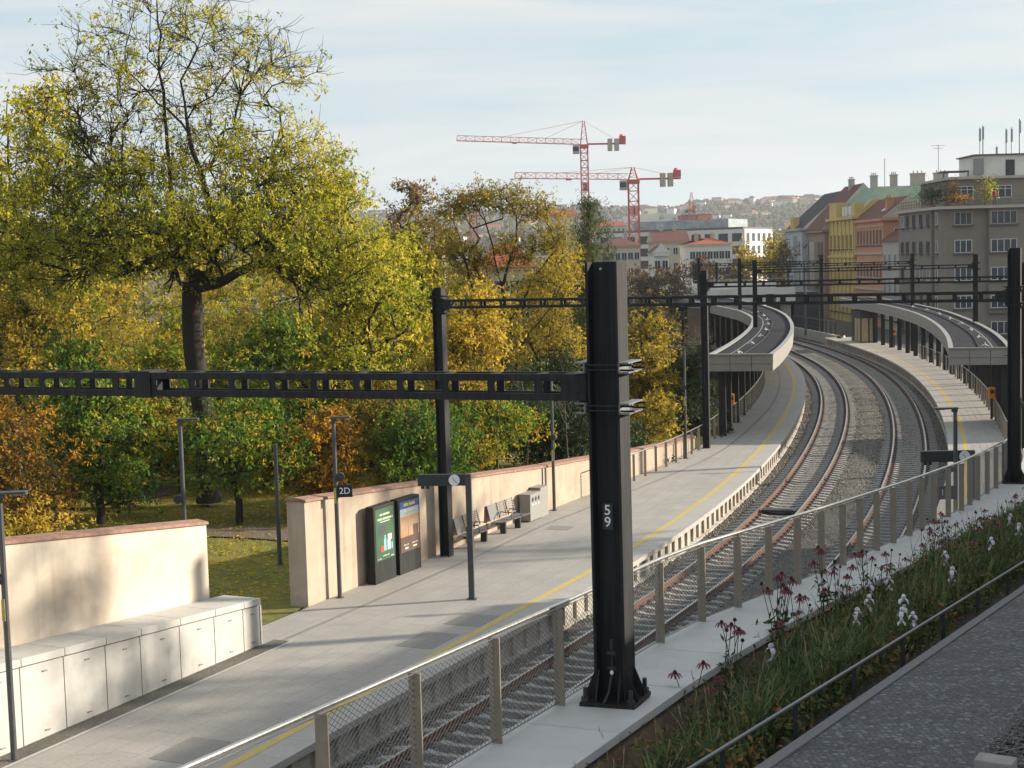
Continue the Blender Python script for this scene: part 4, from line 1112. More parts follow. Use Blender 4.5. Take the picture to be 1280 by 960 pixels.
def leaf_cloud(pos, size, aspect=0.55, tint=None, droop=0.3, fold=0.25):
    "one folded leaf (two triangles sharing the midrib) per position"
    n = len(pos)
    d = rng.normal(size=(n, 3)); d[:, 2] -= droop; d /= np.linalg.norm(d, axis=1, keepdims=True)
    r = rng.normal(size=(n, 3)); r[:, 2] *= 0.5
    r -= (r * d).sum(1, keepdims=True) * d; r /= np.linalg.norm(r, axis=1, keepdims=True)
    nn = np.cross(d, r)
    L = size * rng.uniform(0.65, 1.35, (n, 1)); W = L * aspect
    a = pos; c = pos + d * L
    m1 = pos + d * L * 0.5 + r * W * 0.5 + nn * W * fold; m2 = pos + d * L * 0.5 - r * W * 0.5 + nn * W * fold
    v = np.stack([a, m1, c, m2], 1).reshape(-1, 3)
    i4 = np.arange(n) * 4
    f = np.stack([np.stack([i4, i4 + 1, i4 + 2], 1), np.stack([i4, i4 + 2, i4 + 3], 1)], 1).reshape(-1, 3)
    return v, f, (np.repeat(tint, 2) if tint is not None else np.repeat(rng.random(n), 2))

q_z = lambda a, c, u: a[2] + (c[2] - a[2]) * u
class Tree:
    def __init__(self, seed):
        self.cv = 0.4; self.r = np.random.default_rng(seed); self.P = []; self.par = []; self.tip = []
    def node(self, p, par): self.P.append(np.asarray(p, float)); self.par.append(par); return len(self.P) - 1
    def trunk(self, pts, step=0.6):
        last = None
        for i in range(len(pts) - 1):
            a, c = np.asarray(pts[i], float), np.asarray(pts[i + 1], float)
            k = max(1, int(np.linalg.norm(c - a) / step))
            for j in range(k):
                q = a + (c - a) * (j / k) + (self.r.normal(size=3) * (0.02 if q_z(a, c, j / k) < 8 else 0.1) if (i or j) else 0)
                last = self.node(q, -1 if last is None else last)
        last = self.node(pts[-1], last); return last
    def limb(self, frm, pts, step=0.6):
        last = frm
        a = self.P[frm]
        for q in pts:
            q = np.asarray(q, float); k = max(1, int(np.linalg.norm(q - a) / step))
            for j in range(1, k + 1): last = self.node(a + (q - a) * (j / k) + self.r.normal(size=3) * 0.06, last)
            a = q
        return last
    def fill(self, blobs, zmin, up=0.14, wander=0.16, step=0.55, shell=0.55, minbr=None):
        T = []
        for cx, cy, cz, ax, ay, az, n in blobs:
            d = self.r.normal(size=(n, 3)); d /= np.linalg.norm(d, axis=1, keepdims=True)
            q = (shell + (1 - shell) * self.r.random(n)) ** 1.0
            q = np.where(self.r.random(n) < 0.3, self.r.random(n) ** 0.5 * shell, q)
            T.append(np.array([cx, cy, cz]) + d * q[:, None] * np.array([ax, ay, az]))
        T = np.concatenate(T)
        root = np.array(self.P[0]) + np.array([0, 0, zmin])
        T = T[np.argsort(np.linalg.norm((T - root), axis=1) + self.r.random(len(T)) * 1.5)]
        P = np.zeros((len(self.P) + len(T) * 40, 3)); k = len(self.P); P[:k] = np.array(self.P)
        for t in T:
            d = np.linalg.norm(P[:k] - t, axis=1)
            cost = d + 1.0 * np.maximum(0, P[:k, 2] - t[2] + 0.15 * d) + 1e3 * (P[:k, 2] < self.P[0][2] + zmin)
            i = int(np.argmin(cost)); a = P[i]; L = np.linalg.norm(t - a)
            if L < 0.15: continue
            # leave along the parent's own direction, then bend to the target
            pd = a - P[self.par[i]] if self.par[i] >= 0 else np.array([0, 0, 1.0]); pd = nrm(pd)
            c = a + (t - a) * 0.5 + pd * L * 0.18 + np.array([0, 0, L * up]) + self.r.normal(size=3) * L * wander * 0.5
            m = max(2, int(L / step)); last = i
            for j in range(1, m + 1):
                u = j / m; q = (1 - u) ** 2 * a + 2 * u * (1 - u) * c + u * u * t
                if j < m: q = q + self.r.normal(size=3) * wander * 0.25
                if k < len(P): P[k] = q; k += 1
                last = self.node(q, last)
            self.tip.append(last)
    def radii(self, r0, rmin, power=0.5):
        n = len(self.P); cnt = np.zeros(n); ch = [[] for _ in range(n)]
        for i, p in enumerate(self.par):
            if p >= 0: ch[p].append(i)
        for i in range(n - 1, -1, -1):
            if not ch[i]: cnt[i] = 1
            if self.par[i] >= 0: cnt[self.par[i]] += cnt[i]
        self.ch = ch; self.cnt = cnt
        self.R = np.maximum(rmin, r0 * (cnt / cnt[0]) ** power)
    def wood(self, twigs=3, tl=0.7, sides=6, taper_base=1.25):
        b = MB(); P, R = self.P, self.R
        heads = [0]
        while heads:
            h = heads.pop(); path = [h] if self.par[h] < 0 else [self.par[h], h]; i = h
            while self.ch[i]:
                c = max(self.ch[i], key=lambda q: self.cnt[q])
                for q in self.ch[i]:
                    if q != c: heads.append(q)
                i = c; path.append(i)
            rad = [R[q] for q in path]
            if self.par[h] >= 0: rad[0] = min(rad[0], rad[1] * 1.15)
            else:
                for q in range(min(3, len(rad))): rad[q] *= 1 + (taper_base - 1) * (1 - q / 3) ** 2
            n = sides + 2 if rad[0] > 0.12 else (5 if rad[0] > 0.04 else 3)
            b.tube([P[q] for q in path], rad, n, caps=False)
        self.tw = []
        for t in self.tip:
            d0 = nrm(P[t] - P[self.par[t]])
            for _ in range(twigs):
                d = nrm(d0 + self.r.normal(size=3) * 0.6 + np.array([0, 0, 0.15])); L = tl * self.r.uniform(0.5, 1.3)
                q1 = P[t] + d * L * 0.5; q2 = q1 + nrm(d + self.r.normal(size=3) * 0.35 + np.array([0, 0, 0.2])) * L * 0.5
                b.tube([P[t], q1, q2], [self.R[t] * 0.8, self.R[t] * 0.6, self.R[t] * 0.35], 3, caps=False)
                self.tw.append((q1, t)); self.tw.append((q2, t))
        return b
    def leaves(self, per, spread, size, aspect, tintf, dens=lambda p: 1.0, droop=0.3, inner=0.35):
        src = [(q, t) for q, t in self.tw] + [(self.P[t], t) for t in self.tip]
        # some along the outer branches too
        thin = [i for i in range(len(self.P)) if self.cnt[i] <= 3]
        src += [(self.P[i], i) for i in thin if self.r.random() < inner]
        Q = []; T = []
        clump = {}; spray = {}
        for q, t in src:
            dq = dens(q)
            if dq < 0.75:      # thin parts: a few full sprays, the other twigs bare
                sp_ = spray.setdefault(t, self.r.random()); dq = dq * 2.6 if sp_ < 0.34 else dq * 0.12
            n = self.r.poisson(per * dq / 5.5)
            if n == 0: continue
            cl = clump.setdefault(t, self.r.random())
            c_ = np.asarray(q) + self.r.normal(size=(n, 3)) * spread * np.array([1, 1, 0.7])
            m = 6; Q.append(np.repeat(c_, m, 0) + self.r.normal(size=(n * m, 3)) * size * 0.42)
            T.append(np.clip(tintf(q) + (cl - 0.5) * self.cv + np.repeat(self.r.normal(size=n) * 0.12, m) + self.r.normal(size=n * m) * 0.07, 0, 1))
        Q = np.concatenate(Q); T = np.concatenate(T)
        return leaf_cloud(Q, size, aspect, T, droop)
def tree(name, label, cat, base, seed, trunk_pts, limbs, blobs, zmin, r0, leafm, per=5, spread=0.3, size=0.2, aspect=0.5, tintf=lambda p: 0.5, dens=lambda p: 1.0, bark=None, twigs=3, tl=0.7, group=None, rmin=0.012, up=0.14, droop=0.3, inner=0.35, shell=0.55, wander=0.16, power=0.5, sides=6, step=0.55, cv=0.4):
    "all coordinates local to the tree's foot"
    root = thing(name, label, cat, base, group=group)
    t = Tree(seed); t.cv = cv; t.trunk(trunk_pts)
    for zf, pts in limbs:
        i = int(np.argmin([abs(p[2] - zf) for p in t.P[:max(2, int(len(t.P)))]])); t.limb(i, pts)
    t.fill(blobs, zmin, up=up, shell=shell, wander=wander, step=step); t.radii(r0, rmin, power)
    t.wood(twigs, tl, sides).build('trunk', bark or M['bark'], root, world=False, smooth=True)
    v, f, ti = t.leaves(per, spread * 0.95, size * 0.86, aspect, tintf, dens, droop, inner)
    fast_mesh('crown', v, f, leafm, ti, root, world=False)
    return root

LM = {}
LM['ash'] = leafmat('ash_leaf_yellow_green', [(0.0, (0.083, 0.124, 0.014)), (0.35, (0.248, 0.277, 0.024)), (0.65, (0.472, 0.437, 0.035)), (1.0, (0.708, 0.578, 0.071))], 0.5)
LM['green'] = leafmat('green_leaf', [(0.0, (0.039, 0.098, 0.018)), (0.35, (0.098, 0.195, 0.026)), (0.65, (0.234, 0.312, 0.033)), (0.85, (0.442, 0.403, 0.039)), (1.0, (0.624, 0.390, 0.033))], 0.48)
LM['gold'] = leafmat('golden_leaf', [(0.0, (0.092, 0.103, 0.018)), (0.3, (0.253, 0.207, 0.025)), (0.65, (0.483, 0.345, 0.040)), (1.0, (0.736, 0.529, 0.063))], 0.5)
LM['orange'] = leafmat('orange_leaf', [(0.0, (0.075, 0.075, 0.018)), (0.35, (0.237, 0.138, 0.022)), (0.75, (0.500, 0.237, 0.022)), (1.0, (0.725, 0.450, 0.037))], 0.48)
LM['locust'] = leafmat('locust_leaf', [(0.0, (0.138, 0.127, 0.021)), (0.4, (0.265, 0.207, 0.025)), (0.75, (0.483, 0.356, 0.046)), (1.0, (0.632, 0.483, 0.069))], 0.5)
LM['larch'] = leafmat('larch_needle', [(0.0, (0.031, 0.062, 0.018)), (0.5, (0.075, 0.106, 0.025)), (1.0, (0.200, 0.188, 0.031))], 0.25)
LM['brown'] = leafmat('brown_leaf', [(0.0, (0.09, 0.055, 0.03)), (0.5, (0.16, 0.10, 0.045)), (1.0, (0.27, 0.19, 0.06))], 0.35)
LM['dark'] = leafmat('dark_evergreen_leaf', [(0.0, (0.016, 0.036, 0.013)), (0.5, (0.033, 0.065, 0.018)), (1.0, (0.091, 0.117, 0.026))], 0.2)

# --- the big ash left of the middle
Yb = 56.0
k = Yb / FPX
X0 = xw(246, Yb)
def L_(x, y, dy=0.0):     # local point of the big tree from a sighting, dy metres nearer or further
    p = gy(x, y, Yb); return (p[0] - X0, dy, p[2])
ash_tint = lambda p: 0.52 + 0.02 * (p[0]) * 0.6 - 0.012 * (9 - p[2])  # tint lifts to the right and top: sunlit yellow painted into the leaves
def ash_dens(p):
    # thin top, dense skirt
    z = p[2]
    return float(np.interp(z, [4, 8, 12.2, 13.8, 16, 20], [0.8, 0.88, 0.85, 0.45, 0.26, 0.2]))
tree('ash_tree', 'tall yellow-green ash with a thick dark trunk and thinning bare top', 'tree', (X0, Yb, -0.1), 11,
     [(0.05, 0, 0), (0.0, 0, 3), L_(243, 430), L_(238, 355), L_(222, 290), L_(210, 230), L_(208, 160), L_(200, 90), L_(195, 20), L_(190, -40)],
     [(zw(242, 362, Yb), [L_(262, 335, -.5), L_(285, 300, -1), L_(262, 230, -1), L_(240, 150, -1.2), L_(300, 90, -1.5), L_(350, 40, -1.5)]),
      (zw(242, 362, Yb), [L_(290, 345, -1.5), L_(350, 320, -2.5), L_(420, 330, -3)]),
      (zw(238, 350, Yb), [L_(200, 320, 1), L_(140, 330, 1), L_(80, 300, 1.5)]),
      (zw(222, 290, Yb), [L_(180, 215, -1), L_(120, 170, -1.2), L_(60, 165, -1.5)]),
      (zw(210, 230, Yb), [L_(245, 210, 1.2), L_(300, 190, 2), L_(360, 205, 2.5)]),
      (zw(208, 170, Yb), [L_(180, 110, 1), L_(140, 70, 1), L_(110, 10, 1)]),
      (zw(208, 150, Yb), [L_(230, 100, -.5), L_(260, 40, -.5), L_(280, -20, 0)])],
     [L_(205, 30, 0) + (3.6, 3.2, 3.0, 75), L_(300, 90, 0) + (3.2, 2.6, 2.3, 70), L_(120, 110, 0) + (2.8, 2.5, 2.0, 55),
      L_(340, 205, 0) + (2.7, 2.4, 1.6, 70), L_(200, 180, 0) + (3.0, 3.0, 2.0, 60),
      L_(110, 220, -1) + (3.6, 3.0, 1.9, 110), L_(210, 290, -2) + (3.8, 2.6, 1.5, 120), L_(330, 290, -1) + (3.6, 3.0, 1.6, 110),
      L_(60, 310, 0) + (3.2, 3.0, 1.7, 90), L_(420, 330, -1.5) + (2.4, 2.4, 1.3, 70), L_(400, 250, 0) + (2.0, 2.0, 0.9, 20)],
     7.0, 0.40, LM['ash'], per=8.5, spread=0.22, size=0.18, aspect=0.42, tintf=ash_tint, dens=ash_dens, twigs=6, tl=1.2, power=0.63, rmin=0.015, cv=0.5)

def simple(name, label, xpix, Y, htop, w, leafm, seed, z0=-0.1, n=150, per=7, size=0.2, trunk_r=0.2, tint=0.5, crown_lo=0.25, dens=lambda p: 1.0, bark=None, spread=0.3, twigs=3, aspect=0.5, lean=0.0, group=None, cat='tree', shape=None, droop=0.3, tl=0.7, ydepth=None, rmin=0.012, cv=0.75):
    X = xw(xpix, Y); h = htop - z0; r = np.random.default_rng(seed + 1000)
    lo = crown_lo * h
    cz = lo + (h - lo) * 0.55
    blobs = []
    if shape is None:
        m = 7
        for i in range(m):
            zz = lo + (h - lo) * (0.14 + 0.72 * i / (m - 1)) + r.normal() * 0.04 * h; q = math.sin(PI * (0.2 + 0.62 * i / (m - 1))) * r.uniform(0.75, 1.25)
            a = r.uniform(0, 6.28); e = w * 0.5 * q
            blobs.append((math.cos(a) * e, math.sin(a) * e, zz, w * 0.6 * q, (ydepth or w) * 0.6 * q, (h - lo) * 0.17, int(n / m)))
    else: blobs = shape(w, lo, h, n)
    tr = [(0, 0, 0), (lean * 0.3, 0, lo * 0.6), (lean * 0.6 + r.normal() * 0.2, 0, lo + (h - lo) * 0.3), (lean, 0, lo + (h - lo) * 0.85)]
    return tree(name, label, cat, (X, Y, z0), seed, tr, [], blobs, max(0.15, lo * 0.5), trunk_r, leafm, per=per * 0.85, spread=spread, size=size, aspect=aspect,
                tintf=lambda p: tint, dens=dens, bark=bark, twigs=twigs, group=group, droop=droop, tl=tl, rmin=rmin, cv=cv)
# --- the other trees of the park (sighted column, distance, top height, half width)
def Zt(x, y, Y): return zw(x, y, Y)
simple('golden_maple', 'golden maple at the far left behind the ash branches', 20, 66, Zt(20, 75, 66), 4.6, LM['ash'], 21, n=300, per=8, size=0.24, tint=0.72, trunk_r=0.3)
simple('amber_tree', 'amber brown tree filling the left edge above the plaster wall', -5, 60, Zt(10, 330, 60), 3.6, LM['gold'], 22, n=240, per=8, size=0.22, tint=0.42, trunk_r=0.22, crown_lo=0.1)
simple('russet_shrub', 'russet shrub low at the left edge just over the coping', 8, 47, Zt(10, 500, 47), 2.4, LM['orange'], 23, n=150, per=8, size=0.16, tint=0.35, trunk_r=0.08, crown_lo=0.05)
simple('yellow_shrub', 'small bright yellow shrub over the coping beside the left edge', 45, 45, Zt(40, 640, 45), 1.7, LM['gold'], 24, n=90, per=9, size=0.13, tint=0.85, trunk_r=0.05, crown_lo=0.05)
simple('green_elder', 'dark green bushy tree left of the park lamp', 110, 52, Zt(110, 440, 52), 3.1, LM['green'], 25, n=240, per=9, size=0.19, tint=0.38, trunk_r=0.14, crown_lo=0.15)
simple('yellowing_elder', 'yellowing green tree right behind the park lamp', 215, 59, Zt(215, 400, 59), 2.6, LM['green'], 26, n=180, per=8, size=0.19, tint=0.68, trunk_r=0.12, crown_lo=0.2)
simple('young_green_tree', 'young light green tree between the park lamp and the lawn gap', 285, 51, Zt(285, 500, 51), 2.4, LM['green'], 27, n=170, per=9, size=0.17, tint=0.55, trunk_r=0.11, crown_lo=0.3)
simple('green_maple', 'broad green maple behind the gap between the plaster walls', 335, 63, Zt(335, 395, 63), 3.6, LM['green'], 28, n=270, per=9, size=0.22, tint=0.5, trunk_r=0.2, crown_lo=0.28)
simple('small_lawn_tree', 'small tree with a pale stem on the lawn in the wall gap', 322, 60, Zt(322, 560, 60), 2.0, LM['green'], 29, n=100, per=8, size=0.19, tint=0.6, trunk_r=0.14, crown_lo=0.4, bark=M['barkpale'])
simple('lime_tree', 'yellow-green lime tree right of the ash, higher than its neighbours', 445, 68, Zt(440, 240, 68), 4.4, LM['ash'], 30, n=330, per=9, size=0.24, tint=0.55, trunk_r=0.28, crown_lo=0.2)
simple('pale_lime_tree', 'pale yellow lime tree beside the left portal mast', 500, 74, Zt(500, 300, 74), 2.9, LM['ash'], 31, n=230, per=8, size=0.24, tint=0.72, trunk_r=0.2, crown_lo=0.2)
simple('orange_maple', 'glowing orange maple right behind the left portal mast', 580, 62, Zt(580, 380, 62), 2.3, LM['gold'], 32, n=260, per=10, size=0.19, tint=0.62, trunk_r=0.16, crown_lo=0.25)
simple('rusty_bush', 'rusty orange bush over the wall left of the advert stands', 385, 52, Zt(385, 520, 52), 1.8, LM['orange'], 33, n=140, per=9, size=0.16, tint=0.55, trunk_r=0.08, crown_lo=0.1)
simple('ochre_bush', 'ochre bush over the wall above the green poster', 470, 55, Zt(470, 490, 55), 2.2, LM['gold'], 34, n=150, per=8, size=0.17, tint=0.3, trunk_r=0.09, crown_lo=0.1)
simple('dark_green_bush', 'dark green bush over the wall above the clock board', 515, 53, Zt(510, 510, 53), 2.1, LM['green'], 35, n=190, per=10, size=0.16, tint=0.28, trunk_r=0.09, crown_lo=0.05)
simple('mixed_bush', 'orange-flecked green bush over the wall behind the benches', 605, 57, Zt(600, 500, 57), 1.9, LM['green'], 36, n=150, per=9, size=0.17, tint=0.75, trunk_r=0.09, crown_lo=0.05)
simple('thicket_bush', 'sparse dark thicket bush over the wall above the litter bins', 672, 62, Zt(670, 490, 62), 2.3, LM['dark'], 37, n=150, per=5, size=0.17, tint=0.55, trunk_r=0.08, crown_lo=0.05, bark=M['barkpale'])
simple('shade_bush', 'deep green bush over the wall just left of mast 59', 715, 60, Zt(715, 500, 60), 1.9, LM['dark'], 38, n=140, per=8, size=0.16, tint=0.4, trunk_r=0.08, crown_lo=0.02)

# locust: a slender dark stem that forks, feathery yellow foliage
Yl = 76.0; XL = xw(630, Yl); zb0 = -1.0
def Q_(x, y, dy=0.0):
    p = gy(x, y, Yl); return (p[0] - XL, dy, p[2] - zb0)
tree('locust_tree', 'feathery yellow locust with dark forked stems before the red roofs', 'tree', (XL, Yl, zb0), 41,
     [(0.1, 0, 0), Q_(634, 500), Q_(632, 440), Q_(631, 385), Q_(627, 345), Q_(616, 305), Q_(604, 275), Q_(598, 248)],
     [(Q_(0, 375)[2], [Q_(636, 335), Q_(644, 300), Q_(646, 270), Q_(655, 245)]), (Q_(0, 420)[2], [Q_(648, 392, .5), Q_(665, 350, 1), Q_(690, 318, 1), Q_(704, 300, 1)]),
      (Q_(0, 440)[2], [Q_(612, 405, -.5), Q_(590, 350, -1), Q_(574, 300, -1), Q_(566, 262, -1)]), (Q_(0, 460)[2], [Q_(655, 430, -1), Q_(685, 385, -1), Q_(700, 360, -1)]),
      (Q_(0, 330)[2], [Q_(600, 300, .5), Q_(580, 270, .7), Q_(572, 250, .7)]), (Q_(0, 300)[2], [Q_(630, 275, .5), Q_(626, 245, .5)]), (Q_(0, 480)[2], [Q_(612, 455, .6), Q_(596, 420, 1), Q_(585, 385, 1)])],
     [Q_(566, 258) + (1.1, 1.2, 0.7, 34), Q_(600, 252) + (1.0, 1.2, 0.6, 26), Q_(640, 252) + (1.5, 1.5, 0.7, 46), Q_(676, 268) + (1.3, 1.3, 0.7, 30), Q_(690, 300) + (1.2, 1.3, 0.8, 34), Q_(560, 310) + (1.3, 1.3, 0.9, 40), Q_(600, 330) + (1.5, 1.6, 1.2, 46), Q_(650, 310) + (1.4, 1.5, 1.1, 34), Q_(690, 350) + (1.5, 1.6, 1.1, 44), Q_(600, 420) + (1.9, 1.7, 1.5, 80), Q_(680, 415) + (2.0, 1.7, 1.5, 90), Q_(650, 480) + (2.2, 1.8, 1.3, 70)],
     4.0, 0.2, LM['locust'], per=6, spread=0.26, size=0.19, aspect=0.4, tintf=lambda p: 0.5, twigs=3, tl=0.6, power=0.5, up=0.0, wander=0.1, cv=0.5)
simple('yellow_locust', 'thin ochre locust behind the left end of the portal beam', 545, 92, Zt(545, 255, 92), 3.3, LM['locust'], 42, z0=-2, n=190, per=5, size=0.24, tint=0.4, trunk_r=0.2, crown_lo=0.3)
simple('brown_tree', 'brownish tree far back with the lattice mast poking out of it', 500, 118, Zt(500, 246, 118), 4.4, LM['brown'], 43, z0=-4, n=200, per=8, size=0.34, tint=0.7, trunk_r=0.25, crown_lo=0.3)
simple('yellow_maple', 'bright yellow maple close left of the top of mast 59', 708, 84, Zt(712, 300, 84), 2.4, LM['gold'], 44, z0=-1.5, n=220, per=8, size=0.2, tint=0.72, trunk_r=0.18, crown_lo=0.2)
simple('tawny_oak', 'tawny gold oak directly right of mast 59', 800, 78, Zt(800, 395, 78), 2.2, LM['gold'], 45, z0=-1, n=230, per=9, size=0.19, tint=0.42, trunk_r=0.16, crown_lo=0.1)
simple('ochre_maple', 'low ochre maple over the railing between mast 59 and the canopy', 812, 69, Zt(815, 500, 69), 1.7, LM['gold'], 46, z0=-0.8, n=120, per=8, size=0.17, tint=0.5, trunk_r=0.09, crown_lo=0.1)
simple('holly', 'dark green holly below the left canopy behind the slim lamp', 856, 84, Zt(860, 440, 84), 2.1, LM['dark'], 47, z0=-1.2, n=190, per=8, size=0.17, tint=0.6, trunk_r=0.12, crown_lo=0.05)
simple('grey_bush', 'grey-brown leafless bush between mast 59 and the left canopy', 845, 98, Zt(830, 392, 98), 2.4, LM['brown'], 48, z0=-1.5, n=150, per=1.2, size=0.18, tint=0.3, trunk_r=0.14, crown_lo=0.15, bark=M['barkpale'], twigs=5, tl=1.0)
simple('dark_hedge', 'dark shaded hedge right behind the railing under mast 59', 790, 64, Zt(790, 545, 64), 2.2, LM['dark'], 49, z0=-0.8, n=150, per=8, size=0.17, tint=0.25, trunk_r=0.08, crown_lo=0.0)
simple('shaded_bush', 'dark shaded bush at the foot of the left canopy columns', 868, 73, Zt(868, 520, 73), 1.8, LM['dark'], 50, z0=-0.5, n=150, per=8, size=0.17, tint=0.25, trunk_r=0.08, crown_lo=0.0)
# larch
def cone(w, lo, h, n):
    m = 9; r_ = []
    for i in range(m):
        u = i / (m - 1); r_.append((0, 0, lo + (h - lo) * (0.04 + 0.93 * u), w * (1 - u) ** 0.8 + 0.25, w * (1 - u) ** 0.8 + 0.25, (h - lo) * 0.06, int(n * (1.6 - 1.2 * u) / m)))
    return r_
simple('larch', 'drooping green larch with its tip in front of the cranes', 738, 93, Zt(737, 254, 93), 3.3, LM['larch'], 51, z0=-2, n=480, per=11, size=0.30, tint=0.5, trunk_r=0.2, crown_lo=0.2, aspect=0.16, shape=cone, droop=1.4, twigs=3)

# small understorey shrubs so that the wood floor reads as thicket
under = [(30, 70, 4.2, 'orange', .4), (75, 66, 3.8, 'green', .55), (150, 71, 4.6, 'gold', .55), (190, 64, 3.4, 'green', .3), (255, 68, 4.2, 'green', .45), (300, 76, 5.2, 'gold', .5), (370, 74, 5.0, 'green', .35), (410, 66, 4.3, 'green', .5), (455, 62, 3.6, 'orange', .5), (545, 70, 4.6, 'green', .4), (560, 60, 3.0, 'green', .3), (640, 70, 3.6, 'dark', .6), (700, 74, 4.2, 'dark', .5), (530, 84, 6.0, 'gold', .5), (420, 84, 6.6, 'gold', .5), (110, 84, 9.5, 'gold', .5), (20, 88, 10.5, 'gold', .4), (250, 90, 11, 'gold', .75), (340, 94, 11.5, 'ash', .45), (180, 96, 12.0, 'ash', .75), (70, 100, 13, 'ash', .7), (430, 100, 13.0, 'ash', .6), (590, 96, 6.0, 'locust', .6), (660, 100, 5.5, 'locust', .6), (770, 96, 4.5, 'gold', .5), (20, 53, 3.2, 'orange', .3), (170, 60, 3.2, 'green', .55), (60, 56, 3.2, 'gold', .3)]
under += [(150, 106, 14.5, 'gold', .6), (268, 112, 15, 'ash', .65), (330, 106, 13.5, 'gold', .65), (30, 108, 16, 'ash', .6), (205, 118, 15.5, 'gold', .45)]
words_ = {'orange': 'orange', 'gold': 'golden', 'green': 'green', 'dark': 'dark green', 'ash': 'yellow-green', 'locust': 'ochre'}
where_ = ['behind the far left amber tree', 'left of the dark green elder', 'behind the dark green elder', 'just left of the ash trunk', 'just right of the ash trunk', 'far behind the ash trunk', 'behind the broad green maple', 'left behind the lime tree', 'over the wall right of the 2D sign', 'left of the portal mast', 'at the foot of the portal mast', 'below the locust stem', 'left of mast 59 in the shade', 'behind the portal mast top', 'behind the lime tree trunk', 'behind the ash limbs on the left', 'deep behind the left edge', 'in the gap right of the ash trunk', 'behind the green maple crown', 'behind the ash crown on the left', 'at the far left under the sky', 'behind the lime tree crown', 'under the left red roof', 'under the larger red roof', 'right of mast 59 under the beam', 'low beside the russet shrub', 'left beside the park lamp', 'over the coping near the left edge', 'tall behind the ash crown on its left', 'tall right behind the ash trunk', 'tall behind the broad green maple', 'tallest at the far left', 'tall and ochre behind the ash fork']
for i, (x, Y, h, kd, ti) in enumerate(under):
    r = np.random.default_rng(500 + i)
    z0 = -max(0, Y - 78) * 0.075 - 0.1
    simple('thicket_tree', '%s thicket tree standing %s' % (words_[kd], where_[i]), x, Y, z0 + h, h * 0.42 + 0.9, LM[kd], 600 + i, z0=z0, n=130 if Y < 80 else 150, per=8 if Y < 80 else 7, size=0.19 if Y < 80 else 0.27, tint=ti, trunk_r=0.09, crown_lo=0.06, group='thicket trees of the park', cv=0.85, spread=0.36)

# thin bare saplings behind the wall
for i, (x, Y) in enumerate(((615, 56), (650, 58), (705, 58), (728, 61))):
    X = xw(x, Y); root = thing('sapling', ['thin bare sapling above the benches', 'thin bare sapling above the litter bins', 'pale leaning sapling left of mast 59', 'thin sapling close by mast 59'][i], 'sapling', (X, Y, -0.1))
    r = np.random.default_rng(i); b = MB(); h = 4.2 + r.random()
    b.tube([(0, 0, 0), (r.normal() * .15, 0, h * .4), (r.normal() * .3, 0, h * .75), (r.normal() * .5, 0, h)], [0.035, 0.03, 0.02, 0.008], 5)
    for j in range(9):
        z = h * r.uniform(.35, .95); a = r.uniform(0, 6.28); b.tube([(0, 0, z), (math.cos(a) * .4, math.sin(a) * .4, z + .35), (math.cos(a) * .7, math.sin(a) * .7, z + .9)], [0.012, 0.008, 0.004], 3)
    b.build('stem', M['barkpale'], root, world=False)

# fallen leaves on the lawn, one mass
n = 16000
X = rng.uniform(-34, 4, n); Y = 36 + rng.random(n) ** 1.3 * 40
keep = X < (Y - 40) * 0.42 - 6.2; X, Y = X[keep], Y[keep]
Zl = np.array([lawn_z(a, c) for a, c in zip(X, Y)]) + 0.03
v, f, ti = leaf_cloud(np.stack([X, Y, Zl], 1), 0.17, 0.7, np.clip(rng.normal(0.8, 0.2, len(X)), 0, 1), droop=0.0)
v[:, 2] = np.repeat(Zl, 4) + (v[:, 2] - np.repeat(Zl, 4)) * 0.25 + 0.02
fl = fast_mesh('fallen_leaves', v, f, LM['gold'], ti); fl['kind'] = 'stuff'; tag(fl, 'yellow leaves fallen on the lawn behind the walls')
# grass tufts
n = 26000
X = rng.uniform(-16, 2, n); Y = rng.uniform(36, 62, n); keep = X < (Y - 40) * 0.42 - 5.6; X, Y = X[keep], Y[keep]
Zl = np.array([lawn_z(a, c) for a, c in zip(X, Y)])
v, f, ti = leaf_cloud(np.stack([X, Y, Zl], 1), 0.11, 0.12, np.clip(rng.normal(0.6, 0.2, len(X)), 0, 1), droop=-2.2)
fl = fast_mesh('grass_blades', v, f, LM['ash'], ti); fl['kind'] = 'stuff'; tag(fl, 'short autumn grass of the lawn behind the walls')

# ================================================================== FLOWER BED
LM['bladegreen'] = leafmat('bed_blade', [(0.0, (0.04, 0.075, 0.028)), (0.5, (0.085, 0.135, 0.045)), (0.8, (0.16, 0.19, 0.07)), (1.0, (0.36, 0.29, 0.13))], 0.25)
LM['bedleaf'] = leafmat('bed_leaf', [(0.0, (0.02, 0.035, 0.014)), (0.5, (0.07, 0.10, 0.03)), (0.85, (0.17, 0.13, 0.04)), (1.0, (0.30, 0.13, 0.045))], 0.3)
M['stem'] = mat('dark_green_stem', (0.04, 0.055, 0.022), 0.8, 0.3, 20)
M['petal'] = mat('crimson_petal', (0.105, 0.012, 0.026), 0.75, 0.3, 30)
M['cone'] = mat('dark_seed_head', (0.035, 0.018, 0.014), 0.9, 0.3, 40)
M['whitepetal'] = mat('white_petal', (0.6, 0.6, 0.66), 0.6, 0.08, 30)
def bed_pt(y, u):
    x = rx(y) + (kx(y) - 0.35 - rx(y)) * u
    return x, y, tz(y) + soil_dz(y) * (1 - u) - 0.24 * u
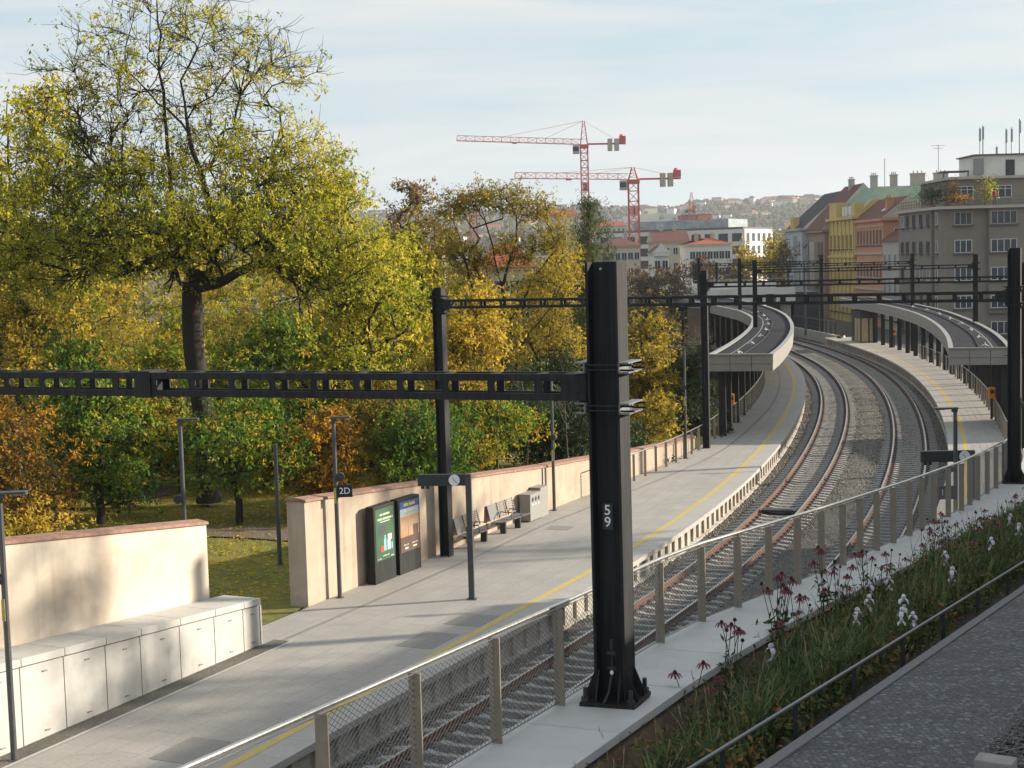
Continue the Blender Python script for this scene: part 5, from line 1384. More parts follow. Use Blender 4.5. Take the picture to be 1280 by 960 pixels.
def blade(b, p, d, L, w, bend, n=4):
    d = nrm(d); s_ = nrm(np.cross(d, (0, 0, 1))); q = np.asarray(p, float); vs = []
    up = np.array([0, 0, 1.0])
    for i in range(n + 1):
        u = i / n; ww = w * (1 - u ** 2) * 0.5 + 0.0008
        vs += [q - s_ * ww, q + s_ * ww]
        ang = bend * u; q = q + (up * math.cos(ang) + d * math.sin(ang)) * L / n
    b.add(vs, [(2 * i, 2 * i + 1, 2 * i + 3, 2 * i + 2) for i in range(n)])
def tuft(b, p, k, L, w, spread=0.08, bend=(0.4, 1.9)):
    for _ in range(k):
        a = random.uniform(0, 2 * PI); d = (math.cos(a), math.sin(a), 0)
        blade(b, (p[0] + random.gauss(0, spread), p[1] + random.gauss(0, spread), p[2]), d, L * random.uniform(.6, 1.2), w * random.uniform(.7, 1.2), random.uniform(*bend))
b = MB()
for i in range(620):
    y = 9.5 + (random.random() ** 0.8) * 28; u = random.uniform(0.06, 0.80)
    if y < 17.5 and u < 0.42: u = 0.42 + random.random() * 0.3
    tuft(b, bed_pt(y, u), 16, random.uniform(0.45, 0.85), 0.014 if random.random() < .6 else 0.026)
tint = []
me_b = b
v = np.array(b.v); f = np.array(b.f)
ti = np.clip(np.repeat(rng.normal(0.45, 0.22, len(f) // 4 + 1), 4)[:len(f)], 0, 1)
o = fast_mesh('bed_grass', v, f, LM['bladegreen'], ti); o['kind'] = 'stuff'; tag(o, 'long arching grass blades filling the flower bed')
# dry straw stems with feathery tips
b = MB()
for i in range(260):
    y = 11 + random.random() * 27; p = np.array(bed_pt(y, random.uniform(0.08, 0.7))); h = random.uniform(.45, .95); a = random.uniform(0, 6.28); e = random.uniform(.05, .35)
    q1 = p + np.array([math.cos(a) * e * .4, math.sin(a) * e * .4, h * .6]); q2 = p + np.array([math.cos(a) * e, math.sin(a) * e, h])
    b.tube([p, q1, q2], [0.003, 0.0025, 0.0015], 3, caps=False)
    for k in range(5): blade(b, q2 - (q2 - q1) * 0.07 * k, (math.cos(a + k * 2), math.sin(a + k * 2), 0), 0.06, 0.006, 0.7, 2)
o = b.build('dry_stems', mat('straw', (0.36, 0.27, 0.14), 0.9, 0.3, 20)); o['kind'] = 'stuff'; tag(o, 'dry straw-coloured stems among the bed plants')
# broad leaves low in the bed
Q = []
for i in range(760):
    y = 9.5 + random.random() * 29; u = random.uniform(0.2, 0.92); c = np.array(bed_pt(y, u)); hh = random.uniform(0.08, 0.68) * (1 - 0.6 * u)
    Q.append(c + rng.normal(size=(34, 3)) * np.array([0.16, 0.16, 0.12]) + np.array([0, 0, hh]))
Q = np.concatenate(Q); v, f, ti = leaf_cloud(Q, 0.085, 0.42, np.clip(np.repeat(rng.normal(0.5, 0.25, 760), 34) + rng.normal(0, .1, len(Q)), 0, 1), 0.2)
o = fast_mesh('bed_leaves', v, f, LM['bedleaf'], ti); o['kind'] = 'stuff'; tag(o, 'low green and rust-coloured leaves filling the flower bed')

def coneflower_mesh(seed, h, heads, bloom):
    r = random.Random(seed); st = MB(); lf = []; hs = []
    for i in range(heads):
        a = r.uniform(0, 6.28); e = r.uniform(0.02, 0.18); hh = h * r.uniform(0.75, 1.0)
        top = np.array([math.cos(a) * e, math.sin(a) * e, hh]); mid = np.array([math.cos(a) * e * .3, math.sin(a) * e * .3, hh * .55])
        st.tube([(0, 0, 0), mid, top], [0.005, 0.004, 0.0035], 5, caps=False); hs.append(top)
        for j in range(5):
            u = r.uniform(0.15, 0.8); lf.append(mid * (u / .55) if u < .55 else mid + (top - mid) * ((u - .55) / .45))
    return st, lf, hs
protos = []
for k in range(7):
    st_, lf, hs = coneflower_mesh(k, 0.75 + 0.09 * k % .3, 2 + k % 4, k)
    protos.append((st_, lf, hs))
cf = 0
nearwords = ['crimson', 'dark', 'drooping crimson', 'wilted', 'faded crimson', 'dry', 'tall crimson']
def coneflower(k, pos, rz, scale, label, group):
    st_, lf, hs = protos[k]
    root = thing('coneflower', label, 'coneflower', pos, rz, group, scale)
    if 'objs' not in PR.setdefault(k, {}):
        objs = [st_.build('stem', M['stem'], root, world=False)]
        Q = np.repeat(np.array(lf), 2, 0) + rng.normal(size=(len(lf) * 2, 3)) * 0.01
        v, f, ti = leaf_cloud(Q, 0.10, 0.28, None, 0.1); objs.append(fast_mesh('leaves', v, f, LM['bedleaf'], ti * .6, root, world=False))
        for n_, h in enumerate(hs):
            b = MB(); b.lathe(h, [(0.006, -0.012), (0.017, -0.004), (0.019, 0.008), (0.012, 0.02), (0.004, 0.026)], 8, 1)
            if (n_ + k) % 3 != 2:
                m_ = 11
                for j in range(m_):
                    a = 2 * PI * j / m_ + n_; d = np.array([math.cos(a), math.sin(a), 0]); s_ = np.array([-d[1], d[0], 0])
                    q0 = h + d * 0.015; q1 = h + d * 0.044 + np.array([0, 0, -0.008]); q2 = h + d * 0.066 + np.array([0, 0, -0.034])
                    b.add([q0 - s_ * .004, q0 + s_ * .004, q1 - s_ * .011, q1 + s_ * .011, q2 - s_ * .005, q2 + s_ * .005], [(0, 1, 3, 2), (2, 3, 5, 4)], 0)
            objs.append(b.build('flower_head', [M['petal'], M['cone']], root, world=False))
        PR[k]['objs'] = objs
    else:
        for o in PR[k]['objs']:
            c = o.copy(); COL.objects.link(c); c.parent = root
    return root
PR = {}
def iris_mesh():
    b = MB(); b.tube([(0, 0, 0), (0.01, 0.01, 0.35), (0.0, 0.02, 0.62)], [0.006, 0.005, 0.004], 5); b2 = MB()
    for z, s_ in ((0.64, 1.0), (0.52, 0.75)):
        c = np.array([0.02 if s_ < 1 else 0, 0.02, z])
        for j in range(3):
            a = 2.094 * j + z * 7; d = np.array([math.cos(a), math.sin(a), 0]); t = np.array([-d[1], d[0], 0]); up = np.array([0, 0, 1.0])
            vs = []
            for u, w, zz in ((0.0, .008, 0), (0.03, .022, .02), (0.055, .032, .005), (0.07, .028, -.03), (0.072, .012, -.055)):
                vs += [c + (d * u - t * w + up * zz) * s_, c + (d * u + up * (zz + .008)) * s_, c + (d * u + t * w + up * zz) * s_]
            b2.add(vs, [(3 * i + q, 3 * i + q + 1, 3 * i + q + 4, 3 * i + q + 3) for i in range(4) for q in (0, 1)])
            a += 1.05; d = np.array([math.cos(a), math.sin(a), 0]); t = np.array([-d[1], d[0], 0]); vs = []
            for u, w, zz in ((0.0, .006, 0), (0.022, .022, .025), (0.028, .03, .05), (0.015, .022, .075), (0.004, .006, .085)):
                vs += [c + (d * u - t * w + up * zz) * s_, c + (d * (u + .006) + up * zz) * s_, c + (d * u + t * w + up * zz) * s_]
            b2.add(vs, [(3 * i + q, 3 * i + q + 1, 3 * i + q + 4, 3 * i + q + 3) for i in range(4) for q in (0, 1)])
    return b, b2
ib, ib2 = iris_mesh(); IR = []
def iris(pos, rz, scale, label, group):
    root = thing('white_iris', label, 'iris', pos, rz, group, scale)
    if not IR:
        b3 = MB()
        for j in range(5): blade(b3, (0, 0, 0), (math.cos(j * 1.3), math.sin(j * 1.3), 0), 0.45, 0.025, 0.5)
        IR.extend([ib.build('stem', M['stem'], root, world=False), ib2.build('flower', M['whitepetal'], root, world=False), b3.build('leaves', M['stem'], root, world=False)])
    else:
        for o in IR: c = o.copy(); COL.objects.link(c); c.parent = root
    return root
# sighted flower heads -> foot on the bed
def foot(x, y, h):
    "the foot of a flower whose head is sighted at (x, y)"
    best = None
    for Y in np.arange(9, 40, 0.1):
        p = gy(x, y, Y)
        u = (p[0] - rx(Y)) / max(0.2, (kx(Y) - 0.35 - rx(Y)))
        if 0.03 < u < 0.9:
            z = bed_pt(Y, u)[2]; e = abs(p[2] - h - z)
            if best is None or e < best[0]: best = (e, (p[0], Y, z), p[2] - z)
    return best
ch = [(862, 806), (905, 797), (918, 797), (970, 757), (995, 738), (1000, 770), (1045, 730), (1052, 705), (1080, 700), (1085, 705), (1030, 720), (1110, 690), (1118, 708), (975, 745), (1060, 725), (1150, 672), (1172, 660), (1180, 664), (1195, 655), (1222, 650), (1235, 668), (1140, 700), (1100, 722), (1250, 655), (1268, 640), (1276, 628), (1208, 690), (1165, 690), (1020, 742), (655, 948), (700, 935)]
texts = ['near the left end of the bed', 'first of a pair near mast 59', 'second of a pair near mast 59', 'leaning over the slab before the sixth fence post', 'rising over the slab', 'low over the slab edge', 'before a fence post foot', 'high before the slab joint', 'topmost of the near clump', 'beside the topmost of the near clump', 'thin on the left of the clump', 'by the white irises', 'in front of the white irises', 'over the slab left of the clump', 'amid the clump', 'over the far slab', 'before the 1D sign', 'right of the 1D sign', 'below the far clock board', 'below the far portal mast', 'near the right frame edge', 'in the middle of the bed', 'deep in the middle of the bed', 'at the right end of the slab', 'below the portal mast foot', 'outermost at the right edge', 'amid the far grass', 'amid the rusty leaves', 'behind the first irises', 'at the lower frame edge', 'by the foot of mast 59']
for i, (x, y) in enumerate(ch[:29]):
    r = foot(x, y, 0.72)
    if r is None: continue
    k = i % 7
    coneflower(k, r[1], random.uniform(0, 6.28), min(1.35, max(0.75, r[2] / 0.7)), '%s coneflower %s' % (nearwords[k], texts[i]), 'coneflowers in the bed')
for j in range(26):
    y = 12 + 27 * random.random(); u = random.uniform(.05, .5)
    coneflower(j % 7, bed_pt(y, u), random.uniform(0, 6.28), random.uniform(.6, .95), 'coneflower mixed into the grass of the flower bed', 'small coneflowers among the grass')
ir = [(962, 814), (1070, 768), (1088, 752), (1128, 752), (1126, 768), (1140, 772), (1192, 716), (1086, 735), (1045, 735), (1110, 728), (1225, 660), (1275, 660), (1240, 678), (1180, 696), (1262, 648)]
itx = ['low at the slab corner left of the clump', 'nearest in the middle of the bed', 'upper one beside the nearest', 'upper of the pair on the right', 'lower of the pair on the right', 'behind the pair on the right', 'alone in the far grass', 'pale against the slab behind the clump', 'left of the crimson clump', 'right of the crimson clump', 'far off by the fence', 'at the right frame edge', 'before the far bed end', 'below the 1D sign', 'farthest under the portal mast']
for i, (x, y) in enumerate(ir):
    r = foot(x, y, 0.6)
    if r is None: continue
    iris(r[1], random.uniform(0, 6.28), min(1.15, max(0.7, r[2] / 0.62)), 'white iris %s' % itx[i], 'white irises in the bed')

# added unseen trees off to the right, placed so their crowns dapple the platform
for i, (X, Y, h, w) in enumerate(((25, 26, 13, 3.6), (27, 37, 15, 3.8), (29, 48, 14, 3.6), (24, 16, 13, 3.5))):
    o = simple('added_dapple_tree', 'thinning unseen tree added right of the setts to dapple the platform', 640, 50, 2.5 + h, w, LM['locust'], 700 + i, z0=2.0, n=150, per=(7 if i == 2 else 5), size=0.2, tint=.5, trunk_r=0.2, crown_lo=.3, group='added dappling trees right of the setts')
    o.location = (X, Y, 2.0)
# added unseen pavilion right of the setts, shaped to shade slab walk and bed
root = thing('added_shade_pavilion', 'unseen low pavilion added right of the setts to shade the slab walk', 'shade blocker', (12, 22, 3))
def pav(xo0, xo1, dz0, dz1, name, m):
    b = MB(); vs = []; fs = []; ys_ = [12.5, 17, 22, 32, 40.5]
    for y in ys_:
        f0 = 0.346 * y + 2.6
        vs += [(f0 + xo0, y, tz(y) + dz0), (f0 + xo0, y, tz(y) + dz1), (f0 + xo1, y, tz(y) + dz1), (f0 + xo1, y, tz(y) + dz0)]
    for i in range(len(ys_) - 1):
        for j in range(4): fs.append((i * 4 + j, i * 4 + 4 + j, i * 4 + 4 + (j + 1) % 4, i * 4 + (j + 1) % 4))
    k = 4 * (len(ys_) - 1); fs += [(3, 2, 1, 0), (k, k + 1, k + 2, k + 3)]
    b.add(vs, fs); return b.build(name, m, root, fix=True)
pav(0, 7, -0.4, 2.9, 'wall', M['plaster']); pav(-0.15, 7.3, 2.903, 3.12, 'roof', M['roof'])
# ================================================================== GROUND, CITY, HILLS
EXPOSURE = 0.98
from mathutils import noise as mnoise
def sm(a, b_, x): t = min(1, max(0, (x - a) / (b_ - a))); return t * t * (3 - 2 * t)
def ground_z(x, y):
    z = -1.3
    left = 1 - sm(22, 38, x - max(0, y - 250) * 0.12)
    z -= left * 12 * sm(85, 240, y)
    z -= 6 * sm(240, 420, y) * (1 - left) + 4 * sm(240, 420, y) * left
    if y > 420: z -= 6 * sm(420, 900, y)
    h = sm(1250, 3000, y); n = mnoise.fractal(Vector((x * 0.0011, y * 0.0014, 3.1)), 1.0, 2.0, 5)
    ridge = 120 - 10 * sm(0, 900, x) + 9 * mnoise.fractal(Vector((x * 0.0016, 7.7, 1.0)), 1.0, 2.0, 4)
    z += h * ridge + 22 * n * sm(1200, 2300, y) * (1 - 0.75 * sm(2600, 3000, y))
    return z
b = MB(); vs = []; fs = []
yy = [-60, -20, 0, 20, 40, 60, 75, 90, 105, 120, 140, 160, 180, 200, 225, 250, 280, 320, 370, 430, 500, 600, 720, 860, 1000, 1120] + list(np.arange(1220, 3260, 60)) + [3400, 3700, 4200, 5000]
NX = 61
for y in yy:
    wdt = 140 + max(0, y) * 0.62
    for i in range(NX):
        x = (i / (NX - 1) * 2 - 1) * wdt; vs.append((x, y, ground_z(x, y) if y < 3300 else ground_z(x, 3300) - (y - 3300) * 0.05))
for j in range(len(yy) - 1):
    for i in range(NX - 1): fs.append((j * NX + i, j * NX + i + 1, (j + 1) * NX + i + 1, (j + 1) * NX + i))
b.add(vs, fs); structure('ground', b, mat('city_ground', (0.085, 0.075, 0.055), 0.95, 0.35, 0.02, stain=(0.045, 0.05, 0.03), stain_scale=0.008, co='World'), smooth=True)

# hill woods as one mass of small crowns
def crowns(name, n, yf, wf, size, m, lift=0.45, avoid=None):
    base = np.array([[1, 0, 0], [-1, 0, 0], [0, 1, 0], [0, -1, 0], [0, 0, 1.1], [0, 0, -0.7], [.7, .7, .3], [-.7, .7, .3], [.7, -.7, .3], [-.7, -.7, .3]], float)
    fc = np.array([[0, 6, 4], [6, 2, 4], [2, 7, 4], [7, 1, 4], [1, 9, 4], [9, 3, 4], [3, 8, 4], [8, 0, 4], [0, 5, 6], [6, 5, 2], [2, 5, 7], [7, 5, 1], [1, 5, 9], [9, 5, 3], [3, 5, 8], [8, 5, 0]])
    Y = yf(rng.random(n)); X = rng.uniform(-1, 1, n) * wf(Y)
    dn = np.array([mnoise.noise(Vector((x * 0.006, y * 0.006, 5.0))) for x, y in zip(X, Y)])
    keep = dn > rng.uniform(-0.45, 0.25, n)
    X, Y = X[keep], Y[keep]; k = len(X)
    Z = np.array([ground_z(x, y) for x, y in zip(X, Y)])
    s = size(Y) * rng.uniform(0.6, 1.3, k)
    v = base[None] * (s[:, None, None] * rng.uniform(0.65, 1.25, (k, 10, 1))) + np.stack([X, Y, Z + s * lift], 1)[:, None]
    f = (fc[None] + (np.arange(k) * 10)[:, None, None]).reshape(-1, 3)
    t = np.clip(rng.normal(0.5, 0.25, k), 0, 1)
    o = fast_mesh(name, v.reshape(-1, 3), f, m, np.repeat(t, 16)); o['kind'] = 'stuff'
    return o
LM['hill'] = leafmat('hill_wood', [(0.0, (0.03, 0.04, 0.018)), (0.35, (0.06, 0.06, 0.025)), (0.65, (0.12, 0.085, 0.04)), (0.85, (0.15, 0.09, 0.035)), (1.0, (0.15, 0.11, 0.04))], 0.1, 0.9)
tag(crowns('hill_wood', 30000, lambda r: 1250 + 2000 * r ** 0.8, lambda y: 60 + y * 0.42, lambda y: 3.6 + y * 0.0008, LM['hill']), 'brown and olive woods covering the far hillside')
tag(crowns('valley_wood', 5200, lambda r: 420 + 900 * r, lambda y: 60 + y * 0.42, lambda y: 3.4, LM['hill']), 'trees between the houses down in the valley')

# ---------------------------------------------------------------- houses
def wm(n, c, **k): return mat(n, c, 0.85, k.pop('var', 0.08), k.pop('scale', 0.8), co='World', **k)
W_ = dict(cream=wm('cream_render', (0.50, 0.44, 0.33)), white=wm('white_render', (0.62, 0.60, 0.56)), beige=wm('beige_render', (0.42, 0.37, 0.30)), grey=wm('grey_brown_render', (0.215, 0.185, 0.155), stain=(0.16, 0.138, 0.118), stain_scale=0.12), yellow=wm('ochre_yellow_render', (0.53, 0.395, 0.155), stain=(0.45, 0.335, 0.145), stain_scale=0.2), orange=wm('salmon_render', (0.50, 0.25, 0.155), stain=(0.42, 0.22, 0.15), stain_scale=0.2), brownred=wm('dusty_brown_render', (0.30, 0.20, 0.165)), bluegrey=wm('blue_grey_render', (0.40, 0.43, 0.45)), palegrey=wm('pale_grey_render', (0.40, 0.365, 0.325)))
R_ = dict(red=wm('red_tiles', (0.30, 0.075, 0.035), var=0.25, scale=1.5), dark=wm('dark_red_tiles', (0.13, 0.05, 0.04), var=0.2, scale=1.5), copper=wm('green_copper', (0.22, 0.30, 0.22), var=0.15, stain=(0.15, 0.2, 0.15), stain_scale=0.3), slate=wm('dark_slate', (0.05, 0.042, 0.045)), flat=wm('roof_felt', (0.10, 0.10, 0.11)))
M['paleglass'] = glassmat('pale_roof_glass', (0.25, 0.28, 0.29), 0.2)
M['trim'] = wm('window_white', (0.55, 0.55, 0.55)); M['trimdark'] = wm('sill_grey', (0.10, 0.095, 0.09))
def window(par, c, a, n, w, h, cols=2, m=None, sill=True, world=True, transom=False):
    "frame, panes and sill of one window on the wall point c; a along the wall, n out of it"
    c = np.asarray(c, float); a = np.asarray(a, float); n = np.asarray(n, float); Z = np.array([0, 0, 1.0]); t = 0.07 if w < 3 else 0.1
    b = MB()
    for sx in (-1, 1): b.obox(c + a * sx * (w / 2 - t / 2) + n * 0.03, a, n, Z, t, 0.1, h)
    for sz in (-1, 1): b.obox(c + Z * sz * (h / 2 - t / 2) + n * 0.03, a, n, Z, w - 2 * t, 0.1, t)
    for k in range(1, cols): b.obox(c + a * (w * (k / cols - 0.5)) + n * 0.03, a, n, Z, t, 0.09, h - 2 * t)
    if transom: b.obox(c + Z * h * 0.22 + n * 0.031, a, n, Z, w - 2 * t, 0.08, t * .8)
    f = b.build('window', m or M['trim'], par)
    b = MB(); b.obox(c + n * 0.012, a, n, Z, w - t, 0.03, h - t); b.build('pane', M['glass'], f)
    if sill:
        b = MB(); b.obox(c - Z * (h / 2 + 0.1) + n * 0.12, a, n, Z, w + 0.3, 0.28, 0.16); b.build('sill', M['trimdark'], f)
    return f
def block(root, x0, x1, y0, y1, z0, z1, m, name='wall'):
    b = MB(); b.bx(x0, x1, y0, y1, z0, z1); return b.build(name, m, root)
def cornice(root, x0, x1, y0, y1, z, h, out, m, name='cornice'):
    b = MB(); b.bx(x0 - out, x1 + out, y0 - out, y1 + out, z, z + h); return b.build(name, m, root)
def gable(root, x0, x1, y0, y1, z, rise, m, wallm, axis='x', over=0.4, hip=0.0):
    "roof with its ridge along the axis; hip: how far the ridge ends draw in"
    b = MB(); o = over
    X0, X1, Y0, Y1 = x0 - o, x1 + o, y0 - o, y1 + o
    if axis == 'x':
        ym = (y0 + y1) / 2; r0, r1 = (X0 + hip, ym, z + rise), (X1 - hip, ym, z + rise)
    else:
        xm = (x0 + x1) / 2; r0, r1 = (xm, Y0 + hip, z + rise), (xm, Y1 - hip, z + rise)
    vs = [(X0, Y0, z), (X1, Y0, z), (X1, Y1, z), (X0, Y1, z), r0, r1]
    fs = [(0, 1, 5, 4), (2, 3, 4, 5), (3, 0, 4), (1, 2, 5)] if axis == 'x' else [(1, 2, 5, 4), (3, 0, 4, 5), (0, 1, 4), (2, 3, 5)]
    fs.append((3, 2, 1, 0))
    b.add(vs, fs)
    mi = [0, 0, 1 if not hip else 0, 1 if not hip else 0, 0]
    b.m = mi
    return b.build('roof', [m, wallm], root, fix=True)
def chimney(par, x, y, z, h, m=None, w=0.8):
    b = MB(); b.bx(x - w / 2, x + w / 2, y - 0.35, y + 0.35, z - 0.6, z + h); b.bx(x - w / 2 - .08, x + w / 2 + .08, y - 0.43, y + 0.43, z + h, z + h + 0.15)
    for k in range(3): b.tube([(x - w * .3 + k * w * .3, y, z + h + .15), (x - w * .3 + k * w * .3, y, z + h + .5)], 0.09, 6)
    return b.build('chimney', m or W_['palegrey'], par)

# grey functionalist apartment house at the right
root = thing('apartment_house', 'grey-brown apartment house with a planted roof terrace at the right', 'apartment house', (55, 168, -1.3))
GX0, GX1, GY0, GY1, GZ = 46.4, 74, 160, 176, 12.75
block(root, GX0 + 1.0, GX1, GY0, GY1, -1.3, GZ, W_['grey']); block(root, GX0 - 0.15, GX0 + 0.98, GY0 + 2.4, GY1 - 0.01, -1.3, GZ - .01, W_['grey'], 'stair_bay'); block(root, GX0, GX0 + 0.99, GY0 + 0.01, GY0 + 1.7, -1.3, GZ - .01, W_['grey'], 'corner_bay')
block(root, 51.6, GX1 + .1, GY0 - 0.55, GY0 - 0.004, 1.5, GZ - .02, W_['grey'], 'front_bay')
cornice(root, GX0, GX1, GY0 - .5, GY1, GZ + 0.003, 0.3, 0.55, M['fascia'] if False else W_['palegrey'])
block(root, GX0 + 2.2, GX1, GY0 + 2.6, GY1 - 1, GZ + 0.31, 16.0, W_['grey'], 'roof_storey'); cornice(root, GX0 + 2.2, GX1, GY0 + 2.6, GY1 - 1, 16.01, 0.28, 0.5, W_['palegrey'], 'roof_slab')
A_, NF, NL = (1, 0, 0), (0, -1, 0), (-1, 0, 0)
for r_, z in enumerate((11.75, 8.75, 5.75, 2.75, -0.1)):
    tr = M['trim'] if r_ != 0 else W_['palegrey']
    window(root, (49.0, GY0, z), A_, NF, 1.9, 1.4, 3, tr)
    for xx, ww in ((53.2, 2.8), (58.0, 2.0), (62.5, 2.8), (67, 2.0)): window(root, (xx, GY0 - 0.55, z), A_, NF, ww, 1.4, 4 if ww > 2.5 else 3, tr)
    window(root, (GX0, GY0 + 0.85, z), (0, -1, 0), NL, 0.75, 1.3, 1)
    for yy_ in (163.6, 166.4, 169.3, 172.0, 174.2): window(root, (GX0 - 0.15, yy_, z), (0, -1, 0), NL, 1.1, 1.35, 2, M['trim'] if (r_ + int(yy_)) % 3 == 0 else M['trimdark'])
for xx, ww in ((49.9, 2.0), (54.0, 2.2), (60, 2.0), (66, 2.0)): window(root, (xx, GY0 + 2.6, 14.6), A_, NF, ww, 1.35, 3, None, False, transom=True)
for yy_ in (164.5, 167, 170): window(root, (GX0 + 2.2, yy_, 14.5), (0, -1, 0), NL, 1.2, 1.3, 2, M['trimdark'], False)
b = MB()
for x in np.arange(GX0 - .2, 72, 1.1): b.tube([(x, GY0 - .9, GZ + .3), (x, GY0 - .9, GZ + 1.2)], 0.025, 4)
for y in np.arange(GY0 - .5, GY1, 1.1): b.tube([(GX0 - .4, y, GZ + .3), (GX0 - .4, y, GZ + 1.2)], 0.025, 4)
for z in (.55, .8, 1.2): b.tube([(GX0 - .4, GY1, GZ + z), (GX0 - .4, GY0 - .9, GZ + z), (72, GY0 - .9, GZ + z)], 0.025, 4)
b.build('terrace_railing', M['trimdark'], root)
b = MB(); b.bx(51.6, 60, 164, 170, 16.3, 18.6); lh = b.build('lift_house', W_['white'], root); cornice(lh, 51.6, 60, 164, 170, 18.61, 0.15, 0.25, R_['flat'], 'slab')
b = MB(); b.bx(54.9, 55.9, 163.95, 164.02, 16.35, 18.1); b.build('door', M['darkgrey'], lh)
b = MB(); b.bx(51.3, 52.4, 163.6, 163.95, 16.6, 18.3); b.build('cabinet', M['bin'], lh)
for x, y, z0, z1, r_ in ((52.6, 164.6, 16.4, 22.0, .06), (52.2, 164.4, 18, 21.8, .04), (55.3, 165, 18.7, 21.6, .06), (55.9, 165, 18.7, 21.7, .06), (56.8, 165, 18.7, 22.6, .09), (54.4, 165.5, 18.7, 19.8, .03)):
    b = MB(); b.tube([(x, y, z0), (x, y, z1)], r_, 6); b.bx(x - .1, x + .1, y - .12, y - .02, z1 - 1.6, z1 - .2); b.build('antenna', M['steel'], lh)
b = MB(); b.tube([(47.8, 165, 16.2), (47.8, 165, 20.0)], 0.035, 5); b.tube([(47.0, 165, 19.9), (48.6, 165, 19.9)], 0.02, 4); b.tube([(47.3, 165, 19.6), (48.3, 165, 19.6)], 0.02, 4); b.build('antenna', M['steel'], root)
b = MB(); b.bx(48.0, 50.9, 164, 166, 16.9, 17.05)
for x in (48.1, 50.8):
    b.bx(x - .06, x + .06, 164, 164.1, 16.28, 16.9)
b.build('pergola', M['trimdark'], root)
b = MB(); b.bx(51.2, 56.0, GY1 - 4, GY1 - 3, 16.25, 16.75); b.build('roof_curb', R_['flat'], root)

def planter_plant(label, x, y, z, h, w, lm, seed, n=700):
    root = thing('terrace_plant', label, 'plant', (x, y, z))
    r = np.random.default_rng(seed); b = MB(); b.bx(-.3, .3, -.3, .3, 0, .4); b.build('pot', M['coping'], root, world=False)
    b = MB()
    for k in range(6): b.tube([(0, 0, .3), (r.normal() * w * .3, r.normal() * w * .3, h * .6), (r.normal() * w * .6, r.normal() * w * .5, h)], [.03, .02, .01], 4)
    b.build('stem', M['bark'], root, world=False)
    Q = np.stack([r.normal(0, w * .5, n), r.normal(0, w * .4, n), .4 + np.abs(r.normal(h * .5, h * .28, n))], 1)
    v, f, ti = leaf_cloud(Q, 0.2, .5); fast_mesh('foliage', v, f, lm, ti, root, world=False)
planter_plant('dark red-leaved shrub at the left corner of the roof terrace', GX0 + 0.6, GY0 + 4.5, GZ + .3, 2.0, 1.6, LM['dark'], 1, 1500)
planter_plant('straw-coloured tall plant on the roof terrace front', GX0 + 1.6, GY0 + 0.1, GZ + .3, 2.4, 0.7, LM['brown'], 2)
planter_plant('fresh green small tree on the roof terrace by the person', 51.9, GY0 + 0.6, GZ + .3, 2.6, 0.9, LM['ash'], 3)
planter_plant('low rusty plants along the terrace railing', 48.6, GY0 + 0.0, GZ + .3, 0.9, 1.5, LM['orange'], 4, 600)

def person(label, foot_, h, rz, top, legs, skin=(0.45, 0.28, 0.2)):
    root = thing('person', label, 'person', foot_, rz); k = h / 1.75
    vs = [(0, 0, .95), (0, 0, 1.2), (0, 0, 1.42), (0, 0, 1.52), (0, .01, 1.64), (-.1, 0, .88), (-.11, .02, .48), (-.12, .06, .06), (-.12, -.08, .03), (.1, 0, .88), (.11, .0, .48), (.12, .04, .06), (.12, -.1, .03), (-.2, 0, 1.4), (-.25, .02, 1.12), (-.22, -.12, .92), (.2, 0, 1.4), (.25, .02, 1.12), (.2, -.14, .95)]
    ed = [(0, 1), (1, 2), (2, 3), (3, 4), (0, 5), (5, 6), (6, 7), (7, 8), (0, 9), (9, 10), (10, 11), (11, 12), (2, 13), (13, 14), (14, 15), (2, 16), (16, 17), (17, 18)]
    rad = [.15, .14, .15, .055, .1, .09, .065, .045, .04, .09, .065, .045, .04, .06, .045, .035, .06, .045, .035]
    me = bpy.data.meshes.new('body'); me.from_pydata([(x * k, y * k, z * k) for x, y, z in vs], ed, [])
    o = link('body', me, root, False); sk = o.modifiers.new('Skin', 'SKIN'); o.modifiers.new('Sub', 'SUBSURF').levels = 1
    for i, r in enumerate(rad): me.skin_vertices[0].data[i].radius = (r * k, r * k * (.75 if i < 3 else 1))
    me.skin_vertices[0].data[0].use_root = True
    m = bpy.data.materials.new('clothed_body'); nt, bs, out = nodes(m)
    sx = nt.nodes.new('ShaderNodeSeparateXYZ'); nt.links.new(coords(nt, 'Object'), sx.inputs[0])
    mr = nt.nodes.new('ShaderNodeMath'); mr.operation = 'DIVIDE'; mr.inputs[1].default_value = 1.8 * k; nt.links.new(sx.outputs[2], mr.inputs[0])
    c = ramp(nt, mr.outputs[0], [(0, (.02, .02, .02)), (.06, legs), (.52, top), (.84, skin)]); nt.nodes[-1]
    for n_ in nt.nodes:
        if n_.type == 'VALTORGB': n_.color_ramp.interpolation = 'CONSTANT'
    nt.links.new(c, bs.inputs['Base Color']); bs.inputs['Roughness'].default_value = .8; me.materials.append(m)
    b = MB(); b.lathe((0, .015 * k, 1.62 * k), [(.07 * k, -.02), (.108 * k, .03 * k), (.1 * k, .09 * k), (.05 * k, .135 * k)], 10); b.build('hair', M['cone'], root, world=False, smooth=True)
person('person in a red jacket standing at the roof terrace railing', (52.3, GY0 - 0.3, GZ + .31), 1.75, 0.3, (0.30, 0.03, 0.03), (0.04, 0.045, 0.06))
p_ = gz(1049, 423); person('person in dark clothes on the far street between the canopies', (p_[0], p_[1], -1.25), 1.75, 0, (0.03, .03, .035), (0.03, .03, .04))
p_ = gz(1054, 423); person('person in a white top on the far street between the canopies', (p_[0] + .3, p_[1] + 1, -1.25), 1.7, 1, (0.6, .6, .6), (0.04, .04, .06))

